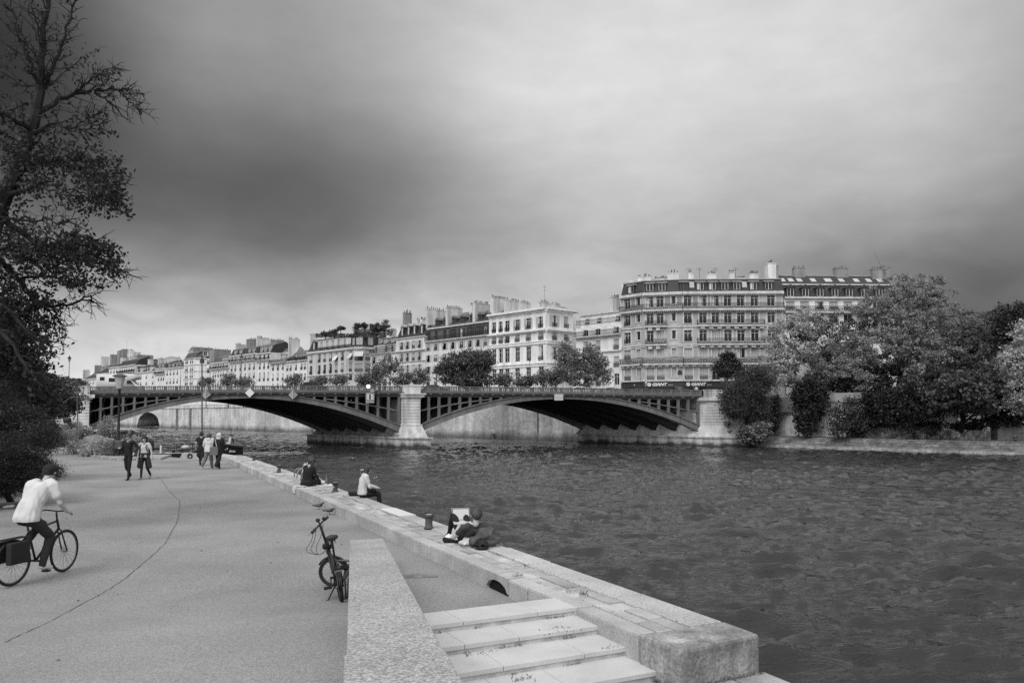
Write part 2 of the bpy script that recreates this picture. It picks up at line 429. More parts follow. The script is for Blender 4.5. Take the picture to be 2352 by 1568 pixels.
# the choppy surface of the reach in view
ys = [3.0]
while ys[-1] < 330: ys.append(ys[-1] + .06 + .0055 * ys[-1])
ys = np.array(ys); xs = np.concatenate([np.arange(-190, -9, .34), np.arange(-9, 22, .11), np.arange(22, 92, .28)])
X, Y = np.meshgrid(xs, ys); g = np.random.default_rng(21); H = np.zeros_like(X)
grp = np.zeros_like(X)
for _ in range(14):
    L = g.uniform(14, 60); a = g.normal() * .5; grp += np.sin((X * math.sin(a) * .45 + Y * math.cos(a)) * 2 * math.pi / L + g.uniform(0, 6.3)) / 14 ** .5
grp = np.clip(1.0 + .45 * grp, .35, 1.8)
for _ in range(100):
    L = .42 * (3.2 / .42) ** (g.random() ** 1.5); a = g.normal() * .46 + .10; k = 2 * math.pi / L; ph = (X * math.sin(a) + Y * math.cos(a)) * k + g.uniform(0, 6.3)
    ph += .7 * np.sin((X * math.cos(a) - Y * math.sin(a)) * k * g.uniform(.15, .4) + g.uniform(0, 6.3))
    H += (1 - 2 * np.abs(np.sin(ph * .5)) ** 1.2) * L * WAVE
H *= grp
nx_, ny_ = len(xs), len(ys)
co = np.stack([X, Y, ZW + H], -1).reshape(-1, 3).astype(np.float32)
ii = (np.arange(ny_ - 1)[:, None] * nx_ + np.arange(nx_ - 1)[None, :]).reshape(-1)
fc = np.stack([ii, ii + 1, ii + nx_ + 1, ii + nx_], -1).astype(np.int32); nf = len(fc)
me = bpy.data.meshes.new("river_surface"); me.vertices.add(len(co)); me.vertices.foreach_set('co', co.reshape(-1)); me.loops.add(nf * 4); me.loops.foreach_set('vertex_index', fc.reshape(-1)); me.polygons.add(nf); me.polygons.foreach_set('loop_start', np.arange(0, nf * 4, 4, dtype=np.int32))
me.materials.append(WATER); me.update(calc_edges=True); me.shade_smooth()
struct(link("river_water", me))
me = bpy.data.meshes.new("river_bed"); me.from_pydata([(-S, -S, ZW - 3), (S, -S, ZW - 3), (S, S, ZW - 3), (-S, S, ZW - 3)], [], [(0, 1, 2, 3)])
me.materials.append(gm("mud", .05)); struct(link("river_bed_ground", me))

# ------------------------------------------------------------------ near quay: path, ramp, kerb, stairs
M_PATH = gm("path_gravel", .31, rough=.95, var=.20, scale=.42, fine=.10, fscale=22, bump=.35, bscale=80, voro=(70, .88, 1.12), bdist=.01)
M_KERB = gm("kerb_stone", .42, rough=.9, var=.22, scale=1.6, fine=.16, fscale=40, bump=.6, bscale=26, island=.10)
M_PAVE = gm("paving_stone", .40, rough=.9, var=.28, scale=2.2, fine=.16, fscale=45, bump=.7, bscale=22, island=.22)
M_EDGE = gm("edge_granite", .43, rough=.9, var=.20, scale=1.3, fine=.32, fscale=36, bump=.8, bscale=30, island=.12)
M_STEP = gm("step_limestone", .53, rough=.85, var=.10, scale=2.0, fine=.06, fscale=50, bump=.15, bscale=60)
M_RISER = gm("riser_limestone", .48, rough=.9, var=.16, scale=3.5, streak=.25, sscale=6)
M_AGG = gm("pebble_granite", .45, rough=.9, var=.12, scale=1.5, voro=(58, .66, 1.2), bump=.5, bscale=58, bdist=.01)
M_BLOCK = gm("quay_block_stone", .30, rough=.95, var=.42, scale=3.0, fine=.3, fscale=30, bump=.9, bscale=18, streak=.3, sscale=3)
M_BLOCKTOP = M_KERB
M_DARK = gm("drain_shade_black", .012, rough=1)
WD = Vector((-.2044, .979, 0)).normalized(); WN = Vector((WD.y, -WD.x, 0))     # parapet wall: along, to the right
def W_(d, n, z=0): return Vector((-.02, 0, 0)) + WD * (d / WD.y) + WN * n + Vector((0, 0, z))
E0 = Vector((2.58, 8.08, 0)); QD = Vector((-.449, .893, 0)).normalized(); QN = Vector((-QD.y, QD.x, 0))   # water edge: away, inland
if QN.x > 0: QN = -QN
def Q_(s, n, z=0): return E0 + QD * s + QN * n + Vector((0, 0, z))
KZ = .25; QLEN = 39.2; QW = 1.15

def poly_obj(name, pts, z, mat, kind='structure', thick=0):
    bm = bmesh.new(); vs = [bm.verts.new((p[0], p[1], z)) for p in pts]; f = bm.faces.new(vs)
    if f.normal.z < 0: f.normal_flip()
    bm.normal_update()
    if f.normal.z < 0: bmesh.ops.reverse_faces(bm, faces=[f])
    if thick:
        r = bmesh.ops.extrude_face_region(bm, geom=[f]); 
        for v in [g for g in r['geom'] if isinstance(g, bmesh.types.BMVert)]: v.co.z -= thick
        bmesh.ops.recalc_face_normals(bm, faces=bm.faces)
    bmesh.ops.triangulate(bm, faces=bm.faces, ngon_method='EAR_CLIP')
    me = bpy.data.meshes.new(name); bm.to_mesh(me); bm.free(); me.materials.append(mat)
    o = link(name, me)
    if kind: o['kind'] = kind
    return o
step_bl = G(1287.7, 1370.4, .25); step_bl_left = step_bl + Vector((-.9, -.43, 0)) * 3.2
bedk = [G(311, 1056.8), G(280, 1058), G(240, 1054), G(198, 1047), G(143, 1035), G(106, 1026.5), G(60, 1016), G(-60, 1000)]
kerb_far_in = Q_(QLEN - .6, QW)
far_in = G(348, 1046)
path_pts = [step_bl, Vector((step_bl.x - 1.8, step_bl.y - .86, 0)), W_(8.0, .3), W_(-6, .3), Vector((-60, -6, 0)), Vector((-80, 70, 0))] + \
    [Vector((p.x, p.y, 0)) for p in reversed(bedk)] + [Vector((far_in.x, far_in.y, 0)), Vector((kerb_far_in.x, kerb_far_in.y, 0)), Q_(20, QW - .02), Q_(2.6, QW - .02)]
poly_obj("path_pavement", path_pts, 0, M_PATH)
# the path climbs behind the parapet wall towards the viewer
bm = bmesh.new(); rows = []
for i in range(0, 41):
    d = 11.2 - i * .45
    x = max(0.0, 10.9 - d); z = .004 + .0874 * x * (x / (x + .5))
    rows.append([bm.verts.new(W_(d, -n, z)) for n in (-.2, 2, 5, 9, 14, 20, 30)])
for a, b in zip(rows, rows[1:]):
    for j in range(6): bm.faces.new((a[j], a[j + 1], b[j + 1], b[j]))
bmesh.ops.recalc_face_normals(bm, faces=bm.faces)
me = bpy.data.meshes.new("ramp"); bm.to_mesh(me); bm.free(); me.materials.append(M_PATH)
if me.polygons[0].normal.z < 0: me.flip_normals()
struct(link("ramp_path", me))
def ramp_z(p):
    d = (Vector((p[0], p[1], 0)) - Vector((-.02, 0, 0))).dot(WD) * WD.y
    n = (Vector((p[0], p[1], 0)) - Vector((-.02, 0, 0))).dot(WN)
    x = max(0.0, 10.9 - d)
    return (.004 + .0874 * x * (x / (x + .5))) if n < .2 else 0.0

# crack in the asphalt
crk = [(620,1093),(650,1113),(668,1138),(686,1152),(690,1172),(683,1194),(672,1214),(650,1240),(600,1275),(560,1290),(510,1315),(440,1350),(380,1382),(340,1406),(240,1438),(130,1465),(20,1490)]
crk = [(360,1094)] + [(372,1103),(385,1122),(398,1137),(411,1147),(413,1158),(410,1188),(403,1205),(390,1228),(379,1248),(350,1275),(322,1298),(285,1330),(235,1362),(200,1380),(120,1424),(60,1452),(0,1480)]
mb = MB()
pts = []
for (x0, y0), (x1, y1) in zip(crk, crk[1:]):
    for k in range(6):
        t = k / 6; p = G(x0 + (x1 - x0) * t, y0 + (y1 - y0) * t, 0)
        for _ in range(4): p = G(x0 + (x1 - x0) * t, y0 + (y1 - y0) * t, ramp_z(p))
        p.x += rnd.gauss(0, .005); p.y += rnd.gauss(0, .005); pts.append(p)
for a, b in zip(pts, pts[1:]):
    d = (b - a).normalized(); s = Vector((-d.y, d.x, 0)) * (.003 + rnd.random() * .003)
    za = ramp_z(a) + .006; zb = ramp_z(b) + .006
    mb.quad((a.x - s.x, a.y - s.y, za), (a.x + s.x, a.y + s.y, za), (b.x + s.x, b.y + s.y, zb), (b.x - s.x, b.y - s.y, zb))
tag(mb.build("path_crack", gm("crack_dirt", .06)), kind='structure')

# parapet wall of exposed pebbles, sloping with the ramp
def wz(d): return .45 + .0874 * (12.9 - d)
wall = thing("parapet_wall", "broad sloping parapet wall of pale exposed pebble granite between ramp and stairs", "wall", W_(12.9, 0, 0))
def wall_seg(d0, d1, n0, n1, dz):
    mb = MB(); o = W_(12.9, 0, 0); r = []
    for d in (d0, d1):
        r.append([W_(d, n0, -.4) - o, W_(d, n1, -.4) - o, W_(d, n1, wz(d) + dz) - o, W_(d, n0, wz(d) + dz) - o])
    a, b = r
    mb.add(a + b, [(0, 1, 2, 3), (7, 6, 5, 4), (0, 4, 5, 1), (1, 5, 6, 2), (2, 6, 7, 3), (3, 7, 4, 0)])
    o = mb.build("wall_block", M_AGG, wall, bevel=.012)
    bm = bmesh.new(); bm.from_mesh(o.data); bmesh.ops.recalc_face_normals(bm, faces=bm.faces); bm.to_mesh(o.data); bm.free()
wall_seg(4.305, 12.9, 0, .54, 0)
wall_seg(-4, 4.29, -.012, .545, .006)

# the stone quay edge
quay = thing("stone_quay", "stone edged quay with rounded kerb, worn paving and granite edge blocks above the river", "quay", E0)
def qstrip(name, mat, s0, s1, n0, n1, z0, z1, ln, jit=.006, gap=.013, bevel=.02, rows=1, parent=None, zj=.006):
    mb = MB(); w = (n1 - n0) / rows
    for r in range(rows):
        s = s0 - (rnd.random() * ln * .8 if r else 0)
        while s < s1:
            L = ln * (.75 + .5 * rnd.random()); e = min(s + L, s1); st = max(s, s0)
            if e - st > .05:
                dz = rnd.gauss(0, zj); da, db = rnd.gauss(0, jit), rnd.gauss(0, jit)
                a0, a1 = n0 + r * w + gap / 2 + da, n0 + (r + 1) * w - gap / 2 + db
                P = [Q_(st + gap / 2, a0) - E0, Q_(e - gap / 2, a0) - E0, Q_(e - gap / 2, a1) - E0, Q_(st + gap / 2, a1) - E0]
                mb.prism([(p.x, p.y) for p in P], z0, z1 + dz)
            s = e
    return mb.build(name, mat, parent or quay, bevel=bevel)
qstrip("kerb", M_KERB, .55, 3.6, .88, QW, -.6, KZ, 1.0, bevel=.03)
qstrip("kerb", M_KERB, 4.3, QLEN, .88, QW, -.6, KZ, 1.15, bevel=.03)
mb = MB()
# drain opening under the kerb, a low arch
zs0 = []
for i in range(9):
    t0 = i / 8
    zs0.append((3.6 + .70 * t0, .03 + .13 * math.sin(math.pi * t0) ** .5))
for (sa, za), (sb, zb) in zip(zs0, zs0[1:]):
    P = [Q_(sa, .885) - E0, Q_(sb, .885) - E0, Q_(sb, QW) - E0, Q_(sa, QW) - E0]
    mb.prism([(p.x, p.y) for p in P], [za, zb, zb, za], KZ)
mb.build("drain_arch", M_KERB, quay)
mb = MB(); P = [Q_(3.5, .87) - E0, Q_(4.4, .87) - E0, Q_(4.4, 1.09) - E0, Q_(3.5, 1.09) - E0]; mb.prism([(p.x, p.y) for p in P], -.5, .2); mb.build("drain_shade_block", M_DARK, quay)  # black block close behind the arch, standing in for the shade inside the drain
qstrip("paving", M_PAVE, .55, QLEN, .45, .875, -.5, KZ - .012, .42, rows=2, bevel=.012, zj=.006)
qstrip("edge_stone", M_EDGE, .55, QLEN, .0, .445, -.6, KZ, 1.9, bevel=.018, jit=.010)
mb = MB(); P = [Q_(.5, .02) - E0, Q_(QLEN, .02) - E0, Q_(QLEN, .865) - E0, Q_(.5, .865) - E0]
mb.prism([(p.x, p.y) for p in P], -2.6, KZ - .05); mb.build("masonry", gm("quay_masonry", .2, var=.3, brick=(QD.x, QD.y, .45, 1.0, .03, .5, .15), wet=(-2.3, .6, .35)), quay)
# the block that ends the quay beside the stairs
mb = MB(); P = [Q_(-.02, .02) - E0, Q_(.53, .0) - E0, Q_(.53, QW) - E0, Q_(-.1, QW - .02) - E0]
mb.prism([(p.x, p.y) for p in P], -.5, KZ + .01); mb.build("end_block", M_BLOCK, quay, bevel=.035)
# turn of the kerb at the far end of the quay
mb = MB()
endp = [Q_(QLEN, .0), Q_(QLEN, QW), far_in + Vector((0, -.5, 0)), G(330, 1042, .2), G(360, 1037, .2) + Vector((0, 0, 0))]
e = [Q_(QLEN, QW + .0), G(470, 1047.5), G(400, 1047), far_in]
for a, b in zip(e, e[1:]):
    d = (b - a).normalized(); n_ = Vector((d.y, -d.x, 0)); n_ = n_ if n_.y > 0 else -n_
    pp = [a - E0, b - E0, b + n_ * .7 - E0, a + n_ * .7 - E0]
    mb.prism([(p.x, p.y) for p in pp], -2.6, .2)
pp = [Q_(QLEN, QW) - E0, Q_(QLEN, 0) - E0, Q_(QLEN + .5, .25) - E0, e[1] + Vector((.3, .7, 0)) - E0]
mb.prism([(p.x, p.y) for p in pp], -2.6, .21)
mb.build("kerb", M_KERB, quay)

# lower landing in the foreground
M_LOW = gm("landing_paving", .30, rough=.85, var=.35, scale=1.8, fine=.18, fscale=40, bump=.5, bscale=25, brick=(.9, .43, .5, .9, .02, .5, .12))
low = [Q_(-.5, -.04), Q_(.5, -.02), Q_(.5, 1.2), W_(4.4, .3), W_(-4, .3), Q_(-9, -.04)]
lower = thing("lower_landing", "low stone landing at the foot of the stairs beside the water", "landing", E0)
mb = MB()
# stones in courses along the edge
for r, (n0, n1, ln) in enumerate([(-.02, .42, 1.6), (.43, .72, .6), (.73, 1.02, .7), (1.03, 1.32, .65), (1.33, 1.6, .6), (1.61, 2.2, 1.1), (2.21, 2.8, 1.1), (2.81, 3.6, 1.2)]):
    s = -8.0
    while s < .5:
        e2 = min(s + ln * (.7 + .6 * rnd.random()), .52 if n0 > 1.1 else -.03)
        if e2 - s < .04: break
        P = [Q_(s + .005, n0) - E0, Q_(e2 - .005, n0) - E0, Q_(e2 - .005, n1 - .008) - E0, Q_(s + .005, n1 - .008) - E0]
        mb.prism([(p.x, p.y) for p in P], -.5, -.13 + rnd.gauss(0, .004)); s = e2
mb.build("paving", gm("landing_stone", .34, rough=.85, var=.35, scale=2.2, fine=.22, fscale=40, bump=.6, bscale=25, island=.2), lower, bevel=.01)
mb = MB(); P = [Q_(-9, 0) - E0, Q_(.5, 0) - E0, Q_(.5, 3.5) - E0, Q_(-9, 3.5) - E0]; mb.prism([(p.x, p.y) for p in P], -2.6, -.17); mb.build("masonry", MATS["quay_masonry"], lower)

# wide stairs
stairs = thing("stone_stairs", "wide shallow limestone stairs beside the pebble wall, weeds along the risers", "stairs", step_bl)
rights = [G(1339.7, 1390.5, .25), G(1394.5, 1432.3, .155), G(1455.8, 1481, .06), G(1526.8, 1535.4, -.035)]
sd = Vector((.43, -.9, 0)).normalized(); sl = Vector((-.9, -.43, 0)).normalized()
prev = Vector((step_bl.x, step_bl.y, 0))
for i, r in enumerate(rights):
    z = [.25, .155, .06, -.035][i]; r0 = Vector((r.x, r.y, 0)); L = 2.3
    st = thing("step", None, None, (0, 0, 0)); st.parent = stairs
    mb = MB(); bk = prev
    cuts = [0.0, .62 + .5 * (i % 2), 1.55 + .2 * (i % 2), L]
    for a, b in zip(cuts, cuts[1:]):
        P = [bk + sl * (a + .003), r0 + sl * (a + .003) + sd * .014, r0 + sl * (b - .003) + sd * .014, bk + sl * (b - .003)]
        P = [p - Vector((step_bl.x, step_bl.y, 0)) for p in P]
        mb.prism([(p.x, p.y) for p in P], z - .05 - .25, z - .25)
    mb.build("tread", M_STEP, st, bevel=.006)
    P = [bk - sd * .02, r0, r0 + sl * L, bk - sd * .02 + sl * L]; P = [p - Vector((step_bl.x, step_bl.y, 0)) for p in P]
    mb = MB(); mb.prism([(p.x, p.y) for p in P], -.6 - .25, z - .0505 - .25); mb.build("riser", M_RISER, st)
    prev = r0 - sd * .02

# ------------------------------------------------------------------ the island: wall, street ground, right bank
RV = Vector((-.7, .714, 0)).normalized(); RN = Vector((.714, .7, 0)).normalized()     # river direction (away), inland
W0 = Vector((10.6, 149, 0))
def I_(s, n, z=0): return W0 + RV * s + RN * n + Vector((0, 0, z))
M_QW = gm("island_wall_stone", .64, rough=.9, var=.22, scale=.25, fine=.12, fscale=2.0, streak=.22, sscale=.9, brick=(RV.x, RV.y, .5, 1.2, .02, .15, .10), wet=(-2.1, 1.5, .30))
M_QW2 = gm("bank_wall_stone", .72, rough=.9, var=.18, scale=.3, fine=.15, fscale=2.5, streak=.2, sscale=.8, brick=(RV.x, RV.y, .42, 1.0, .035, .35, .12))
iw = thing("embankment_wall", "tall pale stained stone embankment wall of the island seen under the bridge arches", "wall", W0)
mb = MB()
ARCH_S = None
def wl(px): # s along the island wall under a photo column
    u = (px - CX) / F_PX
    return (W0.x - u * W0.y) / (-RV.x + u * RV.y)
sa0, sa1 = wl(369), wl(316)
def wq(s0, s1, z0, z1, n=0): 
    a, b, c, d = I_(s0, n, z0) - W0, I_(s1, n, z0) - W0, I_(s1, n, z1) - W0, I_(s0, n, z1) - W0
    mb.quad(a, b, c, d)
wq(-14, sa0, -3, 5.1); wq(sa1, 460, -3, 5.1)
na = 14; zc = G(0, 0, 0)
ah = plane_pt(345, 946.5, W0, RV).z
for i in range(na):
    t0, t1 = i / na, (i + 1) / na
    f = lambda t: -2.3 + (ah + 2.3) * math.sqrt(max(0, 1 - (2 * t - 1) ** 2))
    s0, s1 = sa0 + (sa1 - sa0) * t0, sa0 + (sa1 - sa0) * t1
    mb.add([I_(s0, 0, f(t0)) - W0, I_(s1, 0, f(t1)) - W0, I_(s1, 0, 5.1) - W0, I_(s0, 0, 5.1) - W0], [(0, 1, 2, 3)])
    mb.add([I_(s0, 0, f(t0)) - W0, I_(s1, 0, f(t1)) - W0, I_(s1, 14, f(t1)) - W0, I_(s0, 14, f(t0)) - W0], [(3, 2, 1, 0)])
wq(sa0 - 2, sa1 + 2, -3, 5, 14)
o = mb.build("wall_face", M_QW, iw)
mb = MB()
def wbox(s0, s1, n0, n1, z0, z1, mi=0):
    P = [I_(s0, n0) - W0, I_(s1, n0) - W0, I_(s1, n1) - W0, I_(s0, n1) - W0]; mb.prism([(p.x, p.y) for p in P], z0, z1, mi)
wbox(-14, 460, -.25, .5, 5.1, 5.4); wbox(-14, 460, 0, .45, 5.4, 6.1); wbox(-14, 460, -.06, .5, 6.1, 6.25)
mb.build("parapet", M_QW, iw)
for px in (410, 441):
    mb = MB(); s = wl(px); wbox(s, s + 1.4, -.35, 0, -3, 5.1); mb.build("buttress", gm("buttress_stone", .22, var=.3, streak=.3, brick=(RV.x, RV.y, .4, .8, .04, .4, .1)), iw)
mb = MB(); s = wl(2020 / 1.6327); wbox(s, s + .3, -.12, 0, -1, 5); 
mb.build("drain_pipe", gm("old_pipe", .12), iw)
mb = MB()
for px in (718, 1134): 
    s = wl(px); wbox(s - .5, s + .3, -.5, 0, -2.6, -1.4)
mb.build("mooring_niche", gm("niche_stone", .17, var=.4), iw)

poly_obj("island_ground", [I_(-14, .3), I_(460, .3), I_(460, 200), I_(-160, 200), I_(-160, 80), I_(-12, 80)], ZS, gm("street_asphalt", .16, var=.2, scale=.3, fine=.1))
poly_obj("pavement_strip", [I_(-14, 11.2), I_(420, 11.2), I_(420, 15), I_(-14, 15)], ZS + .12, gm("pavement_stone", .3, var=.15, scale=.5), thick=.3)

# right bank: sloped stone bank, lower quay, retaining wall with parapet
bank = thing("river_bank", "sloping stone river bank of the island with a pale footing at the waterline", "bank", I_(-18, 0))
ob = I_(-18, 0)
M_BANK = gm("bank_paving", .15, rough=.95, var=.4, scale=.8, fine=.3, fscale=3, brick=(RV.x, RV.y, .35, .9, .04, .35, .25))
M_FOOT = gm("bank_footing", .32, rough=.9, var=.35, scale=.9, fine=.2, fscale=5, brick=(RV.x, RV.y, .5, 1.6, .04, .5, .15))
mb = MB()
for i in range(60):
    s0, s1 = -22 - i * 2.2, -22 - (i + 1) * 2.2
    mb.quad(I_(s0, .45, -2.12) - ob, I_(s0, 2.6, -.85) - ob, I_(s1, 2.6, -.85) - ob, I_(s1, .45, -2.12) - ob)
mb.build("bank_slope", M_BANK, bank)
mb = MB()
s = -22
while s > -150:
    e_ = s - 1.6; P = [I_(s - .02, -.1) - ob, I_(e_ + .02, -.1) - ob, I_(e_ + .02, .5) - ob, I_(s - .02, .5) - ob]; mb.prism([(p.x, p.y) for p in P], -3, -2.08 + rnd.gauss(0, .015)); s = e_
mb.build("bank_footing", M_FOOT, bank)
mb = MB()
sst = -38.7
for k in range(6):
    P = [I_(sst, .5 + k * .36) - ob, I_(sst - 1.9, .5 + k * .36) - ob, I_(sst - 1.9, 2.8) - ob, I_(sst, 2.8) - ob]
    mb.prism([(p.x, p.y) for p in P], -2.3, -1.92 + k * .21)
mb.build("bank_steps", gm("bank_step_stone", .2, var=.3, fine=.2), bank)
poly_obj("lower_quay_ground", [I_(-20, 2.55), I_(-160, 2.55), I_(-160, 60), I_(-20, 60)], -.85, gm("lower_quay_earth", .13, var=.35, scale=.8, fine=.25, fscale=4))
rw = thing("retaining_wall", "pale coursed stone retaining wall with parapet above the lower quay, hung with ivy", "wall", I_(-18, 7.5))
orw = I_(-18, 7.5)
mb = MB()
P = [I_(-12, 7.5) - orw, I_(-66, 7.5) - orw, I_(-66, 9) - orw, I_(-12, 9) - orw]; mb.prism([(p.x, p.y) for p in P], -1, 4.55); mb.build("wall_face", M_QW2, rw)
mb = MB()
P = [I_(-12, 7.3) - orw, I_(-66, 7.3) - orw, I_(-66, 9) - orw, I_(-12, 9) - orw]; mb.prism([(p.x, p.y) for p in P], 4.55, 4.85)
P = [I_(-12, 7.55) - orw, I_(-66, 7.55) - orw, I_(-66, 8.1) - orw, I_(-12, 8.1) - orw]; mb.prism([(p.x, p.y) for p in P], 4.85, 6.0)
mb.build("parapet", gm("parapet_stone", .30, var=.25, scale=.6, streak=.25), rw)
poly_obj("square_ground", [I_(-12, 8.2), I_(-66, 8.2), I_(-66, 30), I_(-160, 30), I_(-160, 80), I_(-12, 80)], ZS - .02, gm("square_earth", .1, var=.3))

# moss along the risers and joints
g = np.random.default_rng(17); mp_ = []
for i, r in enumerate(rights):
    zf = [.155, .06, -.035, -.13][i]
    r0 = Vector((r.x, r.y, 0))
    for _ in range(700):
        t_ = g.random(); 
        if noise_(t_ * 9 + i * 7) < .12: continue
        p = r0 + sl * (2.25 * t_) + sd * (.012 + abs(g.normal()) * .018); mp_.append((p.x, p.y, zf + .004 + abs(g.normal()) * .012))
for _ in range(2200):
    s_ = g.uniform(.6, 16); n_ = [.447, .878][g.integers(0, 2)] + g.normal() * .01
    if noise_(s_ * 2.3 + n_ * 40) < .12: continue
    p = Q_(s_, n_); mp_.append((p.x, p.y, KZ + abs(g.normal()) * .006))
for _ in range(1100):
    t_ = g.random(); p = Q_(-.06 - abs(g.normal()) * .02, 1.1 * t_ + .02) if g.random() < .6 else Q_(.6 * t_ - .1, QW + .015 + abs(g.normal()) * .015); mp_.append((p.x, p.y, -.125 + abs(g.normal()) * .02))
o = link("joint_moss", leaf_mesh("joint_moss", np.array(mp_), .011, leafmat("moss", .085, .5, 6), .8, 18)); tag(o, "dark moss and dirt in the foot of the stair risers and paving joints", "moss", kind='stuff')

g = np.random.default_rng(31); fl = []
for _ in range(170):
    x_, y_ = g.uniform(-14, 0), g.uniform(5, 44); fl.append((x_, y_, ramp_z((x_, y_)) + .008))
o = link("fallen_leaves", leaf_mesh("fallen_leaves", np.array(fl), .035, leafmat("dry_leaf", .09, .6, 5), .6, 32, flat=.8)); tag(o, "scattered dry leaves and crumbs on the path", "fallen leaves", kind='stuff')

for px, py, rx, ry, nm in ((955, 1322, 48, 5, "damp"), (838, 1196, 26, 3, "pale")):
    c = G(px, py, .005); mb = MB(); g = np.random.default_rng(px); n = 26; pts = []
    for i in range(n):
        a = 2 * math.pi * i / n; k = 1 + .35 * noise_(i * .9 + px); q = G(px + rx * math.cos(a) * k, py + ry * math.sin(a) * k, .005); pts.append(tuple(q - c))
    mb.add(pts, [tuple(range(n))]); o = mb.build("path_stain", gm("stain_" + nm, .20 if nm == "damp" else .40, rough=.9, var=.3, scale=6)); o.location = c; o['kind'] = 'structure'
# ------------------------------------------------------------------ the bridge
BD = Vector((.995, .10, 0)).normalized(); F0 = Vector((-15.6, 117.5, 0))
def B_(t, w, z=0): return F0 + BD * t + RV * w + Vector((0, 0, z))
def b_(t, w, z=0): return BD * t + RV * w + Vector((0, 0, z))
TL, TR, PH = -47.5, 46.0, 1.8
def zt(t): return 7.0 - .00016 * (t + 8) ** 2        # top of the balustrade
M_IRON = gm("bridge_iron_paint", .085, rough=.55, var=.12, scale=.8, streak=.18, sscale=1.5)
M_IRONL = gm("bridge_iron_weathered", .15, rough=.6, var=.12, scale=.7, streak=.25, sscale=1.6)
M_PIER = gm("pier_limestone", .58, rough=.85, var=.14, scale=.6, streak=.28, sscale=1.0, fine=.08, fscale=6)
M_PBASE = gm("pier_base_stone", .46, rough=.9, var=.3, scale=.5, streak=.4, sscale=1.2, bands=(.62, .05, .6), wet=(-2.15, .45, .14))
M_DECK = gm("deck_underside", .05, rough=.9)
bridge = thing("iron_arch_bridge", "grey iron arch bridge on pale stone piers crossing the river with a pierced balustrade", "bridge", F0)

